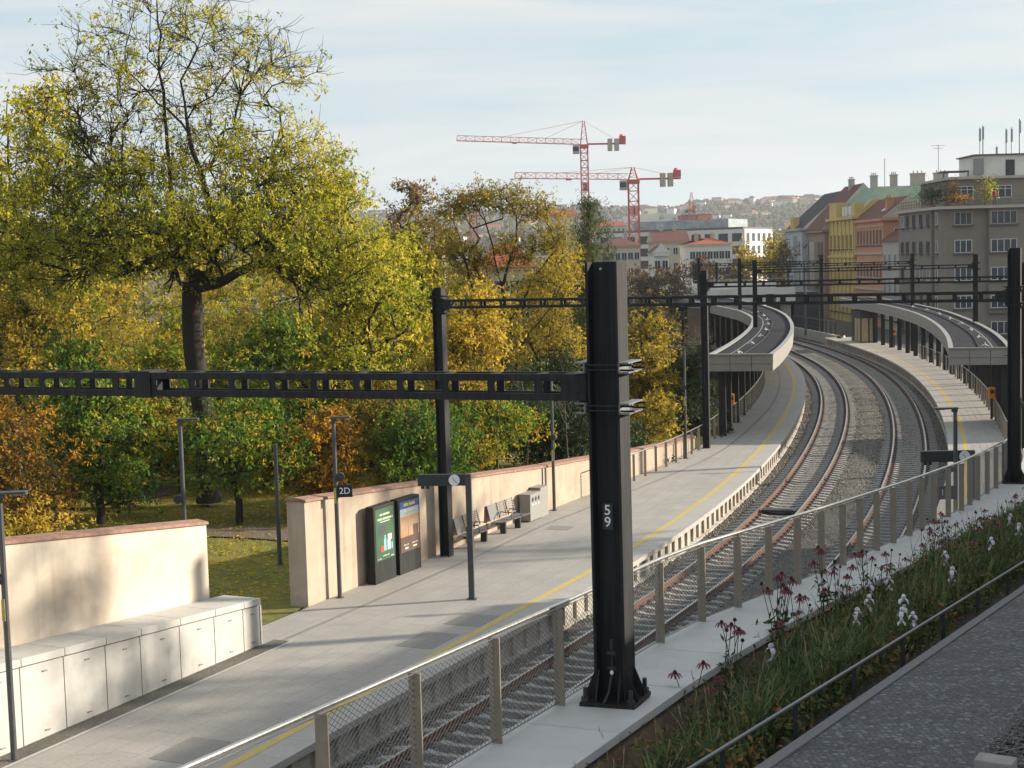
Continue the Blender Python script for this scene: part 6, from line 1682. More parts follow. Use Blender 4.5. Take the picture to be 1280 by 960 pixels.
def row_windows(root, x, ys_, zs, w, h, m=None, cols=2, sill=True):
    for z in zs:
        for y in ys_: window(root, (x, y, z), (0, -1, 0), NL, w, h, cols, m, sill)
# low house with a red-brown roof next to it
root = thing('low_house', 'low grey house with a red-brown roof squeezed beside the apartment house', 'house', (52, 182, -1.3))
block(root, 47.0, 56, 176.02, 186.5, -1.3, 9.6, W_['palegrey']); gable(root, 47, 56, 176.02, 186.5, 9.6, 3.4, R_['dark'], W_['palegrey'], 'y', 0.35)
row_windows(root, 47.0, (177.8, 180.4, 183, 185.3), (0.8, 4.0, 7.2), 1.1, 1.7)
# salmon house
root = thing('salmon_house', 'salmon-orange town house with dense tall windows and a brown roof', 'town house', (53, 194, -1.3))
block(root, 47.1, 59.5, 186.55, 201, -1.3, 12.2, W_['orange']); cornice(root, 47.1, 59.5, 186.55, 201, 12.21, 0.35, 0.35, W_['orange'])
block(root, 46.9, 47.09, 186.6, 201, 3.4, 3.65, W_['palegrey'], 'string_course'); block(root, 46.9, 47.09, 186.6, 201, 8.0, 8.25, W_['palegrey'], 'string_course')
rf = gable(root, 47.1, 53.4, 186.55, 201, 12.57, 2.7, R_['dark'], W_['beige'], 'y', 0.3); chimney(rf, 48.4, 188.5, 13.6, 1.4, W_['orange'], 0.9)
for k in range(2):
    b = MB(); x = 47.9 + k * 0.9; z = 12.57 + (x - 46.8) / 3.45 * 2.7 + .02
    b.plate([(x, 189.5, z), (x, 191, z), (x + .55, 191, z + .42), (x + .55, 189.5, z + .42)], 0.06, (-.61, 0, .79)); b.build('skylight', M['glass'], rf)
for z in (1.9, 5.0, 7.0, 9.2, 11.6):
    b = MB(); b.bx(46.95, 47.09, 186.6, 201, z - .07, z + .07); b.build('string_course', W_['palegrey'], root)
row_windows(root, 47.1, np.linspace(187.8, 199.8, 8), (1.2, 5.8, 10.2), 0.85, 1.9, W_['brownred'])
for x, z in ((49.0, 10.6), (51.2, 10.6), (53.4, 10.6)): window(root, (x, 186.55, z), A_, NF, 1.1, 1.3, 2, None, True)
# yellow house with green copper roof
root = thing('yellow_house', 'ochre-yellow town house with a green copper roof and a round gable window', 'town house', (53, 209, -1.3))
block(root, 46.9, 61, 201.05, 217, -1.3, 12.8, W_['yellow']); cornice(root, 46.9, 61, 201.05, 217, 12.81, 0.4, 0.45, W_['yellow']); cornice(root, 46.9, 61, 201.05, 217, 7.6, 0.3, 0.25, W_['yellow'], 'string_course')
block(root, 46.95, 48.6, 212.5, 217, 13.22, 15.4, W_['yellow'], 'corner_tower'); block(root, 46.95, 48.2, 201.2, 203, 13.22, 15.0, W_['yellow'], 'corner_tower')
# round attic gable facing the viewer
b = MB(); c0_ = np.array([50.1, 201.3, 13.22]); pts = [c0_ + np.array([-2.0, 0, 0])] + [c0_ + np.array([-1.9 * math.cos(t), 0, 0.5 + 1.75 * math.sin(t)]) for t in np.linspace(0, PI, 15)] + [c0_ + np.array([2.0, 0, 0])]
b.plate(pts, 0.5, (0, 1, 0)); rg = b.build('round_gable', W_['yellow'], root, fix=True)
b = MB(); pts = [c0_ + np.array([-1.15 * math.cos(t), -.27, 0.45 + 1.15 * math.sin(t)]) for t in np.linspace(0, PI, 13)]; b.plate(pts, 0.04, (0, 1, 0)); lw = b.build('window', M['glass'], rg)
b = MB()
for x in (-.4, .4): b.bx(c0_[0] + x - .06, c0_[0] + x + .06, 200.96, 201.02, 13.66, 14.7)
b.bx(c0_[0] - 1.1, c0_[0] + 1.1, 200.97, 201.01, 13.62, 13.76); b.build('frame', M['trim'], lw)
vs = [(47.3, 201.6, 13.2), (61, 201.6, 13.2), (61, 216.6, 13.2), (47.3, 216.6, 13.2), (50.8, 204.4, 17.2), (61, 204.4, 17.2), (61, 213.6, 17.2), (50.8, 213.6, 17.2)]
b = MB(); b.add(vs, [(0, 1, 5, 4), (1, 2, 6, 5), (2, 3, 7, 6), (3, 0, 4, 7), (4, 5, 6, 7), (3, 2, 1, 0)]); rf = b.build('roof', R_['copper'], root, fix=True)
for x, y, h in ((51.5, 209, 1.6), (53.5, 206, 1.5), (56.8, 206, 1.6), (60, 206, 1.6)): chimney(rf, x, y, 17.2, h, W_['palegrey'], 1.9 if x > 55 else 0.9)
for x, y in ((47.5, 209), (47.5, 210.6), (47.5, 206.5)):
    b = MB(); b.bx(x, x + 1.2, y - .5, y + .5, 13.25, 14.7); b.build('dormer', W_['white'], rf)
row_windows(root, 46.9, np.linspace(203, 215.5, 6), (1.0, 5.2, 9.8), 1.0, 2.0, W_['yellow'])
for y in np.linspace(201.7, 216.4, 7):
    b = MB(); b.bx(46.76, 46.895, y - .22, y + .22, -1.2, 7.55); b.bx(46.76, 46.895, y - .22, y + .22, 7.95, 12.75); b.build('pilaster', W_['yellow'], root)
for x in np.linspace(47.2, 52, 4):
    b = MB(); b.bx(x - .2, x + .2, 200.92, 201.045, 7.95, 12.75); b.build('pilaster', W_['yellow'], root)
for z in (9.6, 5.4, 1.0): window(root, (47.9, 201.05, z), A_, NF, 1.1, 2.0, 2, None, True)
b = MB(); b.tube([(52.0, 205, 17), (52.0, 205, 21)], .05, 5); b.build('antenna', M['steel'], rf)
# dusty brown house with the steep dark roof
root = thing('brown_house', 'dusty brown town house under a steep dark red roof slope', 'town house', (52, 222, -1.3))
block(root, 46.2, 60, 217.05, 229, -1.3, 11.3, W_['brownred']); cornice(root, 46.2, 60, 217.05, 229, 11.31, 0.35, 0.4, W_['brownred'])
rf = gable(root, 46.0, 58, 217.3, 229, 11.7, 6.6, R_['dark'], W_['palegrey'], 'y', 0.25); chimney(rf, 51.6, 223, 17.8, 1.2)
row_windows(root, 46.2, np.linspace(218.6, 227.6, 5), (1.0, 5.0, 9.0), 1.1, 2.0, W_['brownred'])
b = MB(); b.bx(45.5, 46.19, 221, 224.5, 3.5, 10); b.build('oriel', W_['palegrey'], root)
# pale blue-grey corner house
root = thing('pale_house', 'pale blue-grey corner house, farthest of the street row', 'town house', (50, 236, -1.3))
block(root, 45.3, 58, 229.05, 243, -1.3, 11.8, W_['bluegrey']); cornice(root, 45.3, 58, 229.05, 243, 11.81, 0.35, 0.45, W_['palegrey']); block(root, 45.32, 46.3, 236, 238.5, 12.17, 14.0, W_['yellow'], 'roof_turret')
rf = gable(root, 45.6, 58, 229.4, 243, 12.17, 5.6, R_['slate'], W_['white'], 'y', 0.1); row_windows(root, 45.3, np.linspace(231, 241, 5), (1.0, 5.0, 9.2), 1.1, 2.0, W_['palegrey'])
b = MB(); b.bx(44.7, 45.29, 233, 236, 3.5, 11); b.build('oriel', W_['bluegrey'], root)

# street and small garden roof at the far right of the frame
b = MB(); b.bx(22, 130, 139, 159.4, -1.29, -1.22); structure('street', b, mat('asphalt', (0.06, 0.06, 0.062), 0.85, 0.2, 3, co='World'))
root = thing('garden_shed', 'low building with a dark tiled roof behind the right portal mast', 'shed', (28, 71, -1.3))
block(root, 25.6, 32, 68, 75, -1.3, 1.9, W_['cream']); gable(root, 25.6, 32, 68, 75, 1.9, 1.6, R_['dark'], W_['cream'], 'y', 0.4)

# ---------------------------------------------------------------- road bridge over the line
root = thing('road_bridge', 'white-parapet road bridge crossing the line behind the left canopy', 'bridge', (20, 178, -1.3))
dk = lambda x: 4.0 - 0.012 * (x - 40) ** 2 * 0.02
b = MB(); b.bx(-40, 33.5, 174, 186, 3.0, 3.9); b.build('deck', M['edgewall'], root)
b = MB(); b.bx(-40, 33.5, 173.7, 174.0, 2.9, 4.55); b.build('parapet', W_['white'], root); b = MB(); b.bx(-40, 33.5, 186.0, 186.3, 3.2, 5.0); b.build('parapet', W_['white'], root)
for x in (-20, 2, 21.5, 32.6):
    b = MB(); b.bx(x - .6, x + .6, 175, 185, -14, 2.98); b.build('pier', M['edgewall'], root)
b = MB()
for x in np.arange(-40, 33, 1.5): b.tube([(x, 173.85, 4.55), (x, 173.85, 5.6)], 0.035, 4)
b.tube([(-40, 173.85, 5.6), (33.5, 173.85, 5.6)], 0.04, 5); b.build('railing', M['steel'], root)
b = MB(); b.bx(33.6, 36.5, 175, 190, -1.3, 3.9); b.build('abutment', M['darkgrey'], root)
b = MB(); b.add([(6, 192, -3), (33, 192, 1.5), (33, 215, 5), (6, 215, 2), (6, 260, 0), (33, 260, 3)], [(0, 1, 2, 3), (3, 2, 5, 4)]); structure('embankment', b, M['grass'], fix=True)
# white kiosk-like lift tower beside the left canopy end
root = thing('lift_tower', 'dark framed glass lift tower beyond the inner bend of the left canopy', 'lift tower', (13.5, 118, -1))
X, Y = xw(868, 118), 118
for dx in (-.9, .9):
    for dy in (-1, 1):
        b = MB(); b.bx(X + dx - .12, X + dx + .12, Y + dy - .12, Y + dy + .12, -3, 4.6); b.build('frame_post', M['mast'], root)
b = MB(); b.bx(X - 1.1, X + 1.1, Y - 1.2, Y + 1.2, 4.61, 4.9); b.build('roof', M['mast'], root)
b = MB(); b.bx(X - .78, X + .78, Y - 1.03, Y - .98, -1, 4.5); b.build('glass_panel', M['panelglass'], root)
b = MB(); b.bx(X - .8, X + .8, Y - 1.06, Y - 1.03, 1.6, 1.9); b.bx(X - .8, X + .8, Y - 1.06, Y - 1.03, -.2, .9); b.build('white_panel', W_['white'], root)

# ---------------------------------------------------------------- city houses in the valley
def townhouse(name, label, xa, xb, Y, ye, yr, depth, wall_m, roof_m, axis='x', hip=0.0, rows=3, colsn=5, z0=None, win=(1.1, 1.6), side=True, rot=0.0, cat='house', roofkind='gable', chim=2):
    xm = (xa + xb) / 2
    X0, X1 = float(gy(xa, ye, Y)[0]), float(gy(xb, ye, Y)[0]); ze = zw(xm, ye, Y); zr = zw(xm, yr, Y + (depth / 2 if axis == 'x' else 0))
    zb = ground_z((X0 + X1) / 2, Y) - 0.5 if z0 is None else z0
    root = thing(name, label, cat, ((X0 + X1) / 2, Y, zb))
    block(root, X0, X1, Y, Y + depth, zb, ze, wall_m)
    cornice(root, X0, X1, Y, Y + depth, ze + .003, 0.3, 0.3, wall_m)
    if roofkind == 'gable':
        rf = gable(root, X0, X1, Y, Y + depth, ze + .31, max(0.8, zr - ze - .3), roof_m, wall_m, axis, 0.5, hip)
        for k in range(chim): chimney(rf, X0 + (X1 - X0) * (0.3 + 0.4 * k), Y + depth * .5, zr - .6, 1.4)
    else:
        cornice(root, X0, X1, Y, Y + depth, ze + .31, 0.5, -0.4, roof_m, 'roof')
    gap = 3.3
    for r in range(rows):
        z = ze - 1.9 - r * gap
        if z < zb + 1: break
        for k in range(colsn):
            window(root, (X0 + (X1 - X0) * (k + .5) / colsn, Y, z), A_, NF, win[0], win[1], 2, M['trim'], False)
        if side:
            sx = X1 if xm < 640 + 400 else X0
            for k in range(3):
                window(root, (X1, Y + depth * (k + .5) / 3, z), (0, 1, 0), (1, 0, 0), win[0], win[1], 2, M['trim'], False)
    return root
townhouse('manor_house', 'cream house with a large orange-red roof half hidden behind the locust', 596, 667, 165, 338, 303, 14, W_['cream'], R_['red'], 'x', 3.0, 3, 6)
townhouse('red_roof_house', 'small house of which only a red roof shows left of the locust', 512, 552, 190, 318, 307, 10, W_['cream'], R_['red'], 'x', 2.5, 2, 4)
townhouse('balcony_house', 'white flat house with dark window bands right of the large red roof', 668, 700, 210, 322, 318, 10, W_['white'], R_['flat'], 'x', 0, 3, 4, roofkind='flat', win=(3.0, 1.5))
townhouse('cream_house', 'cream house with a dark red roof behind the mast of crane 1', 752, 800, 310, 309, 297, 14, W_['cream'], R_['dark'], 'x', 4.0, 3, 6)
townhouse('beige_house', 'tall beige house with a long dark red roof right of crane 1', 818, 860, 335, 303.5, 288, 14, W_['beige'], R_['dark'], 'x', 0.0, 3, 4)
townhouse('white_corner_house', 'white house with a hipped red roof before the white office block', 862, 913, 300, 307, 297.5, 17, W_['white'], R_['red'], 'x', 6.0, 3, 7)
# small stepped gable
root = townhouse('gable_house', 'small white stepped-gable house between crane 1 and the beige house', 817, 836, 275, 318, 306, 9, W_['white'], R_['dark'], 'y', 0.0, 2, 2, chim=0)
Xa, Xb = float(gy(817, 318, 275)[0]), float(gy(836, 318, 275)[0]); zs_ = zw(826, 318, 275)
b = MB()
for k in range(5): b.bx(Xa + (Xb - Xa) * .1 * k, Xb - (Xb - Xa) * .1 * k, 274.55 - .002 * k, 274.9, zs_ + .4 * k - .3, zs_ + .4 * k + .1 + .3)
b.build('stepped_gable', W_['white'], root)
# white office block, corner towards the viewer
Yo = 400; Xc = float(gy(931, 300, Yo)[0]); zt_ = zw(931, 286, Yo); zb_ = ground_z(Xc, Yo) - 1
root = thing('office_block', 'white office block with rows of dark windows, corner towards the railway', 'office building', (Xc, Yo, zb_), math.radians(-28))
def lbox(x0, x1, y0, y1, z0, z1, m, name, par): b = MB(); b.bx(x0, x1, y0, y1, z0, z1); return b.build(name, m, par, world=False)
Hh = zt_ - zb_
lbox(-44, 0, 0, 24, 0, Hh, W_['white'], 'wall', root); lbox(-44, -0.8, 1, 23, Hh + .01, Hh + .6, R_['flat'], 'roof', root); lbox(-34, -6, 4, 20, Hh + .61, Hh + 3.0, M['paleglass'], 'roof_pavilion', root)
n_ = 0
for r in range(6):
    z = Hh - 2.2 - r * 3.4
    if z < 1: break
    for k in range(11):
        b = MB(); x = -2.2 - k * 3.9; b.bx(x - 1.35, x + 1.35, -0.06, 0.02, z - 1.1, z + 1.1); b.build('window', M['glass'], root, world=False)
    for k in range(5):
        b = MB(); y = 2.6 + k * 4.6; b.bx(-0.02, 0.06, y - 1.2, y + 1.2, z - 1.1, z + 1.1); b.build('window', M['glass'], root, world=False)
# long glazed office behind
Yp = 470
root = townhouse('long_office', 'long pale glazed office behind the red-roofed houses', 748, 905, Yp, 291, 288, 16, W_['white'], R_['flat'], 'x', 0, 3, 24, roofkind='flat', win=(2.2, 1.9), side=False)
townhouse('ochre_block', 'ochre apartment block above the larch on the near slope', 682, 722, 900, 272, 262, 16, W_['cream'], R_['red'], 'x', 2, 3, 7, side=False)
townhouse('white_tower_block', 'white apartment tower beside the mast of crane 2', 714, 732, 980, 257, 255, 14, W_['white'], R_['flat'], 'x', 0, 4, 4, roofkind='flat', side=False)
townhouse('red_site_building', 'red and orange building under the far red crane', 852, 872, 900, 270, 269, 20, wm('red_cladding', (0.36, 0.06, 0.05)), R_['flat'], 'x', 0, 2, 4, roofkind='flat', side=False)
townhouse('orange_hall', 'bright orange hall to the right of the red building', 872.5, 890, 905, 269, 268, 20, wm('orange_cladding', (0.60, 0.20, 0.09)), R_['flat'], 'x', 0, 1, 2, roofkind='flat', side=False)
townhouse('orange_roof_block', 'long block with an orange roof right of the larch top', 748, 782, 760, 283, 277, 14, W_['cream'], R_['red'], 'x', 2, 2, 6, side=False)
# houses scattered over the valley and hillside: body and roof, too small for windows
HM = {}
def small_house(i, X, Y, w, d, h, rise, wm_, rm_, rz, group, label):
    key = (wm_, rm_, i % 3)
    if key not in HM:
        root = thing('hill_house', label, 'house', (X, Y, 0), rz, group)
        b = MB(); b.bx(-6, 6, -5, 5, -2, 7); HMa = b.build('wall', W_[wm_], root, world=False)
        b = MB(); b.add([(-6.4, -5.4, 7.01), (6.4, -5.4, 7.01), (6.4, 5.4, 7.01), (-6.4, 5.4, 7.01), (-6.4 + (i % 3) * 2, 0, 7 + 2.6), (6.4 - (i % 3) * 2, 0, 7 + 2.6)], [(0, 1, 5, 4), (2, 3, 4, 5), (3, 0, 4), (1, 2, 5), (3, 2, 1, 0)]); b.build('roof', R_[rm_], root, world=False, fix=True)
        HM[key] = root
    else:
        root = copy_tree(HM[key]); root['label'] = label; root.rotation_euler = (0, 0, rz)
    root.location = (X, Y, ground_z(X, Y)); root.scale = (w, d, h)
    return root
r = np.random.default_rng(99); cnt = 0
while cnt < 230:
    Y = 560 + 2450 * r.random() ** 0.75; t = r.uniform(-0.16, 0.36); X = t * Y
    if cnt % 5 == 0: Y = r.uniform(2650, 2980); t = r.uniform(0.17, 0.22); X = t * Y
    px = 640 + FPX * t
    if mnoise.noise(Vector((X * 0.004, Y * 0.004, 9.0))) < 0.02 and Y < 2700: continue
    if px < 440 or (px > 1060): continue
    s_ = r.uniform(0.9, 1.6) * (0.95 if Y > 1500 else 1)
    wm_ = ['white', 'cream', 'white', 'beige'][int(r.integers(4))]; rm_ = ['red', 'dark', 'slate', 'slate'][int(r.integers(4))]
    far = Y > 1800
    small_house(cnt, X, Y, s_ * (1.8 if r.random() < .2 else 1), s_, r.uniform(.8, 1.6), 0, wm_, rm_, r.uniform(-.6, .6), 'houses on the far hillside' , 'small pale house scattered among trees on the far hillside or valley')
    cnt += 1

# ---------------------------------------------------------------- cranes
M['crane'] = mat('faded_red_crane_paint', (0.52, 0.10, 0.09), 0.6, 0.12, 0.5, co='World'); M['cranejib'] = mat('pale_red_crane_paint', (0.62, 0.25, 0.22), 0.6, 0.1, 0.5, co='World')
def lattice(b, p, q, w, bay, th, diag=True, tri=False, up=(0, 0, 1)):
    p = np.asarray(p, float); q = np.asarray(q, float); d, r, u = frame(q - p, up); L = np.linalg.norm(q - p)
    cs = [(-.5, -.5), (.5, -.5), (.5, .5), (-.5, .5)] if not tri else [(-.5, -.35), (.5, -.35), (0, .65)]
    cs = [r * a * w + u * c * w for a, c in cs]; n = len(cs); k = max(1, int(L / bay))
    for c in cs: b.bar(p + c, q + c, th, th)
    for i in range(k):
        a0 = p + d * L * i / k; a1 = p + d * L * (i + 1) / k
        for j in range(n):
            c0, c1 = cs[j], cs[(j + 1) % n]
            if i % 2: c0, c1 = c1, c0
            b.bar(a0 + c0, a1 + c1, th * .6, th * .6)
            if diag: b.bar(a1 + c0, a1 + c1, th * .6, th * .6)
def crane(label, x, Y, y_apex, y_slew, x_tip, x_tail, mw, num=None, y_num=None, apex=True, jt=0.0):
    X = float(gy(x, y_slew, Y)[0]); zs = zw(x, y_slew, Y); zb = ground_z(X, Y); za = zw(x, y_apex, Y)
    root = thing('tower_crane', label, 'tower crane', (X, Y, zb))
    b = MB(); lattice(b, (X, Y, zb), (X, Y, zs), mw, mw * 1.0, 0.26, up=(0, 1, 0)); b.build('mast', M['crane'], root)
    b = MB(); b.bx(X - mw * .6, X + mw * .6, Y - mw * .6, Y + mw * .6, zs - .8, zs + .3); b.build('slewing_ring', M['crane'], root)
    b = MB()
    for sx in (-1, 1):
        for sy in (-1, 1): b.bar((X + sx * mw * .5, Y + sy * mw * .45, zs), (X + sx * mw * .12, Y, za), 0.22, 0.22)
    for k in range(1, 4):
        u = k / 4; e = mw * (.5 - .38 * u); z = zs + (za - zs) * u; b.bar((X - e, Y - e * .8, z), (X + e, Y - e * .8, z), .12, .12); b.bar((X - e, Y - e * .8, z), (X + e * .8, Y - e * .8, z + (za - zs) * .2), .1, .1)
    b.build('apex', M['crane'], root)
    xt = X + (x_tip - x) * Y / FPX; zj = zs + .9
    b = MB(); lattice(b, (X - mw * .5, Y, zj), (xt, Y - 6, zj + jt), 1.5, 2.6, 0.16, tri=True); jb = b.build('jib', M['cranejib'], root)
    b = MB(); lattice(b, (X, Y, zj), (xt, Y - 6, zj + jt), 0.1, 300, 0.2, False); 
    xk = X + (x_tail - x) * Y / FPX
    b = MB()
    for sy in (-.7, .7): b.bar((X + mw * .5, Y + sy, zj - .5), (xk, Y + sy + 1.5, zj - .5), 0.28, 0.4)
    k = int(abs(xk - X) / 2)
    for i in range(k): xx = X + mw * .5 + (xk - X - mw * .5) * (i + .5) / k; b.bar((xx, Y - .7, zj - .5), (xx, Y + .9, zj - .5), .14, .14)
    b.build('counter_jib', M['crane'], root)
    for u in (0.62, 0.78):
        xx = X + (xk - X) * u; b = MB(); b.bx(xx - .65, xx + .65, Y - .5, Y + 1.8, zj - 2.6, zj + .9); b.build('counterweight', W_['beige'], root)
    b = MB(); xx = X + (xk - X) * .92; b.bx(xx - .9, xx + .9, Y - .6, Y + 1.6, zj - .2, zj + 1.6); b.lathe((xx - .3, Y + .4, zj + 1.6), [(.5, 0), (.5, .5)], 8); b.build('winch', M['crane'], root)
    b = MB()
    for tx, tz_ in ((X + (xt - X) * .66, zj + jt * .66 + 1), (X + (xt - X) * .3, zj + jt * .3 + 1), (X + (xk - X) * .8, zj)): b.tube([(X, Y, za), (tx, Y - 2, tz_)], 0.045, 4)
    b.build('tie_rope', M['cranejib'], root)
    b = MB(); xx = X - mw * .5 - 1.3; b.bx(xx - 1.0, xx + .9, Y - 1.8, Y, zs - 2.4, zs + .1); cb = b.build('cab', W_['palegrey'], root)
    b = MB(); b.bx(xx - 1.05, xx + .6, Y - 1.86, Y - 1.5, zs - 1.7, zs - .4); b.build('window', M['glass'], cb)
    b = MB(); xx = X + (xt - X) * .55; b.bx(xx - .7, xx + .7, Y - 4, Y - 2.6, zj - .9 + jt * .55, zj - .5 + jt * .55); b.build('trolley', M['crane'], root)
    if num:
        z = zw(x, y_num, Y); b = MB(); b.bx(X - mw * .38, X + mw * .38, Y - mw * .56, Y - mw * .53, z - 1.3, z + 1.3); pl = b.build('number_board', M['cranejib'], root)
        text_obj(num, 2.7, 'number', M['darkgrey'], (X, Y - mw * .58, z), (1, 0, 0), (0, 0, 1), pl, th=.03)
    return root
crane('red tower crane numbered 2, the taller of the two over the city', 730, 440, 151, 182, 574, 782, 2.1, '2', 234, jt=1.6)
crane('red tower crane numbered 1, the lower and nearer of the two', 791.5, 390, 209, 226, 645, 851, 2.6, '1', 264, jt=0.8)
crane('far red crane standing over the red building', 864.5, 890, 240, 262, 861, 868, 3.2)
# luffing crane half hidden in the trees
Y = 330; X = float(gy(591, 260, Y)[0]); zb = ground_z(X, Y); zt = zw(591, 238, Y)
root = thing('tower_crane', 'orange-red crane half hidden by the locust with a thin raised jib', 'tower crane', (X, Y, zb))
b = MB(); lattice(b, (X, Y, zb), (X, Y, zt), 1.6, 1.6, 0.22, up=(0, 1, 0)); b.build('mast', M['crane'], root)
b = MB(); b.tube([(X, Y, zw(591, 246, Y)), (X + 44 / FPX * Y, Y - 2, zw(635, 235, Y))], [.35, .15], 6); b.build('jib', M['crane'], root)
b = MB(); b.bx(X - 3.4, X - .4, Y - 1, Y + 1, zw(591, 247, Y) - .6, zw(591, 247, Y) + .6); b.build('counterweight', M['crane'], root)

# ---------------------------------------------------------------- middle-distance trees (one of each kind, then copies)
def far_tree(kind, lm, seed, h, w, per, bark=None):
    return simple('city_tree', 'x', 640, 200, h, w, lm, seed, z0=0, n=110, per=per, size=0.5, tint=.5, trunk_r=.25, crown_lo=.22, group='city trees', spread=.5, tl=1.2, rmin=.03, bark=bark)
FT = {'brown': far_tree('brown', LM['brown'], 801, 11, 4.2, 4), 'bare': far_tree('bare', LM['brown'], 802, 11, 4.0, .8, M['barkpale']), 'gold': far_tree('gold', LM['gold'], 803, 10, 4.0, 6), 'green': far_tree('green', LM['green'], 804, 10, 4, 6), 'ochre': far_tree('ochre', LM['locust'], 805, 11, 4, 5)}
used = set()
lst = [('bare', 778, 158, 'before the bridge beside mast 59'), ('brown', 800, 166, 'before the bridge right of mast 59'), ('bare', 822, 160, 'before the bridge left of the canopy mast'), ('bare', 846, 168, 'before the bridge behind the canopy mast'), ('bare', 790, 205, 'behind mast 59'), ('brown', 812, 215, 'right behind mast 59'), ('brown', 835, 235, 'below the stepped gable'), ('bare', 855, 230, 'below the beige house'), ('brown', 880, 245, 'before the white corner house'), ('bare', 905, 235, 'before the white corner house corner'), ('ochre', 928, 330, 'before the office block corner'), ('ochre', 962, 290, 'right of the office block'), ('ochre', 975, 300, 'right beside the office block'), ('ochre', 990, 280, 'next to the pale corner house'), ('brown', 1003, 320, 'behind the pale corner house'), ('green', 855, 205, 'small behind the left canopy'), ('green', 855, 212, 'on the bank behind the left canopy'), ('bare', 925, 218, 'on the bank over the bridge'), ('bare', 982, 222, 'over the bridge parapet'), ('brown', 770, 240, 'at the cream house'), ('gold', 705, 190, 'near the larch'), ('green', 690, 200, 'near the balcony house'), ('brown', 560, 230, 'over the left red roof'), ('brown', 470, 200, 'behind the lime tree'), ('ochre', 430, 190, 'behind the ash skirt'), ('gold', 390, 170, 'deep behind the ash'), ('brown', 520, 150, 'behind the brown tree'), ('ochre', 590, 140, 'behind the locust stem'), ('gold', 650, 135, 'behind the locust crown'), ('green', 735, 150, 'behind the larch'), ('brown', 330, 200, 'far behind the ash skirt'), ('ochre', 120, 160, 'behind the ash at the left'), ('gold', 40, 150, 'behind the golden maple'), ('brown', 260, 170, 'behind the ash trunk')]
adj = {'brown': 'brown', 'bare': 'nearly bare', 'gold': 'golden', 'green': 'green', 'ochre': 'ochre'}
for i, (kd, x, Y, lab) in enumerate(lst):
    o = FT[kd] if kd not in used else copy_tree(FT[kd]); used.add(kd)
    X = xw(x, Y); o.location = (X, Y, ground_z(X, Y) if Y > 170 or x > 860 or x < 760 else -3.5); s_ = random.uniform(.8, 1.1) * (1.0 if Y < 260 else 1.2); o.scale = (s_, s_, s_ * random.uniform(.95, 1.15)); o.rotation_euler = (0, 0, random.uniform(0, 6.28))
    o['label'] = '%s city tree %s' % (adj[kd], lab)

# thin catenary masts of the main station yard beyond the left canopy
for i, (x, yt, yb) in enumerate(((828, 333, 372), (834, 335, 372), (849, 333, 372), (870, 330, 370), (868, 331, 370), (896, 328, 368))):
    p = gy(x, yb, 190 + 4 * i); t_ = gy(x, yt, 190 + 4 * i); root = thing('yard_mast', 'thin brown rail yard mast, number %s from the left beyond the bridge' % ['one', 'two', 'three', 'four', 'five', 'six'][i], 'mast', (p[0], p[1], p[2] - 6), group='thin masts beyond the bridge')
    b = MB(); b.box((p[0], p[1], (p[2] - 6 + t_[2]) / 2), (.34, .34, t_[2] - p[2] + 6)); b.build('pole', M['coping'] if i < 3 else M['mast'], root); b = MB(); b.bx(p[0] - .3, p[0] + .3, p[1] - .3, p[1] + .3, p[2] - 6, p[2] - 5.7); b.build('base', M['edgewall'], root)

# air
b = MB(); b.bx(-2600, 2600, -80, 5200, -60, 215)
hm = bpy.data.materials.new('haze'); hm.use_nodes = True; nt = hm.node_tree; nt.nodes.clear()
o_ = nt.nodes.new('ShaderNodeOutputMaterial'); pv_ = nt.nodes.new('ShaderNodeVolumePrincipled'); pv_.inputs['Color'].default_value = (0.86, 0.92, 1, 1); pv_.inputs['Density'].default_value = 0.000115
pv_.inputs['Anisotropy'].default_value = 0.2
nt.links.new(pv_.outputs[0], o_.inputs['Volume'])
hz = b.build('haze', hm, None); hz['kind'] = 'stuff'; tag(hz, 'thin bluish autumn haze over the valley')
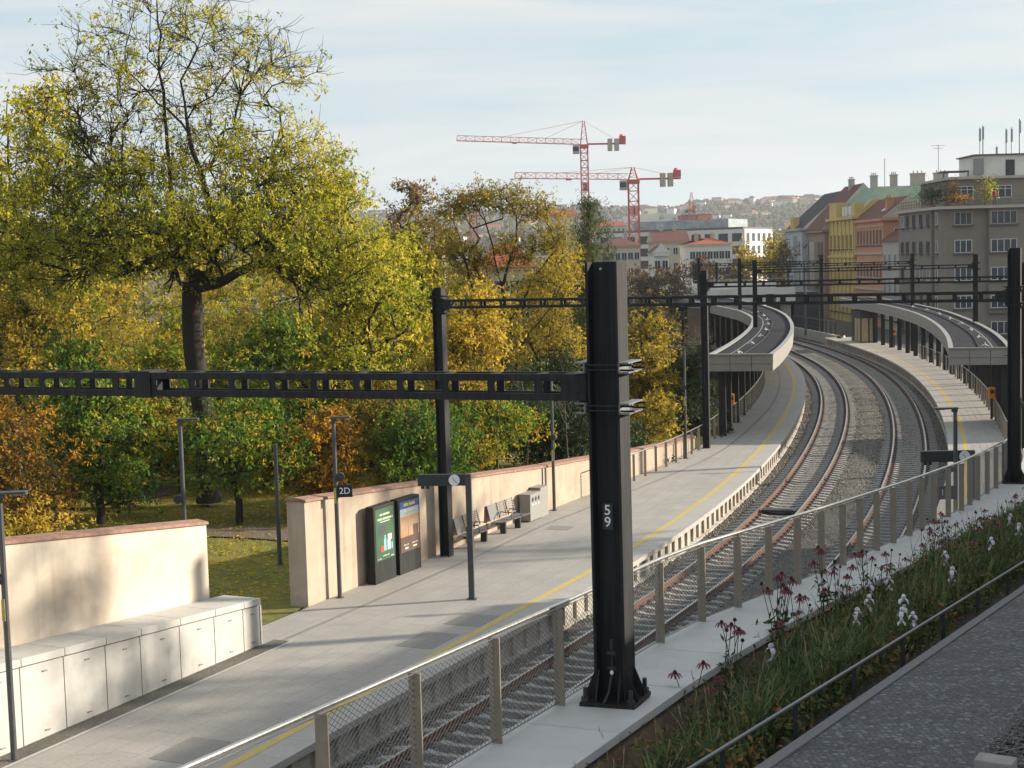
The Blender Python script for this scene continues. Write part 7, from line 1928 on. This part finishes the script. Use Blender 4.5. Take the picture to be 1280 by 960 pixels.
# ================================================================== LIGHT, SKY, CAMERA
EL, AZX, AZY = math.radians(18), 0.985, 0.174
tosun = Vector((AZX * math.cos(EL), AZY * math.cos(EL), math.sin(EL)))
sd = bpy.data.lights.new('sun', 'SUN'); sd.energy = 5.0; sd.angle = math.radians(0.9); sd.color = (1.0, 0.885, 0.72)
so_ = bpy.data.objects.new('sun', sd); COL.objects.link(so_); so_.rotation_euler = tosun.to_track_quat('Z', 'Y').to_euler(); so_.location = (60, 10, 60)
w = bpy.data.worlds.new('World'); scene.world = w; w.use_nodes = True
nt = w.node_tree; nt.nodes.clear()
out = nt.nodes.new('ShaderNodeOutputWorld'); bg = nt.nodes.new('ShaderNodeBackground'); bg.inputs[1].default_value = 0.097
sky = nt.nodes.new('ShaderNodeTexSky'); sky.sky_type = 'NISHITA'; sky.sun_disc = False; sky.sun_elevation = EL; sky.sun_rotation = math.atan2(AZX, AZY)
sky.altitude = 250; sky.air_density = 1.0; sky.dust_density = 1.6; sky.ozone_density = 1.2
tc = nt.nodes.new('ShaderNodeTexCoord')
mp = nt.nodes.new('ShaderNodeMapping'); mp.inputs['Scale'].default_value = (1.6, 1.6, 14.0); mp.inputs['Rotation'].default_value = (0.03, 0.02, 0.3); nt.links.new(tc.outputs['Generated'], mp.inputs[0])
n1 = noise(nt, mp.outputs[0], 2.2, 7, 0.55, 0.5)
cl = ramp(nt, n1, [(0.34, 0.22), (0.62, 0.95)])
base = mixc(nt, sky.outputs[0], (2.5, 3.48, 4.08), 0.78)
c = mixc(nt, base, (4.1, 4.24, 4.3), cl)
nt.links.new(c, bg.inputs[0]); nt.links.new(bg.outputs[0], out.inputs[0])

cd = bpy.data.cameras.new('camera'); cam = bpy.data.objects.new('camera', cd); COL.objects.link(cam)
cd.sensor_width = 36; cd.lens = FPX / 1280 * 36; cd.clip_start = 0.1; cd.clip_end = 20000
mw = Matrix([list(CAMR[0]) + [0], list(CAMR[1]) + [0], list(CAMR[2]) + [CAMZ], [0, 0, 0, 1]])
cam.matrix_world = mw
scene.camera = cam
vs = scene.view_settings; vs.view_transform = 'Standard'; vs.look = 'None'; vs.exposure = EXPOSURE; vs.gamma = 1.0; vs.use_curve_mapping = False
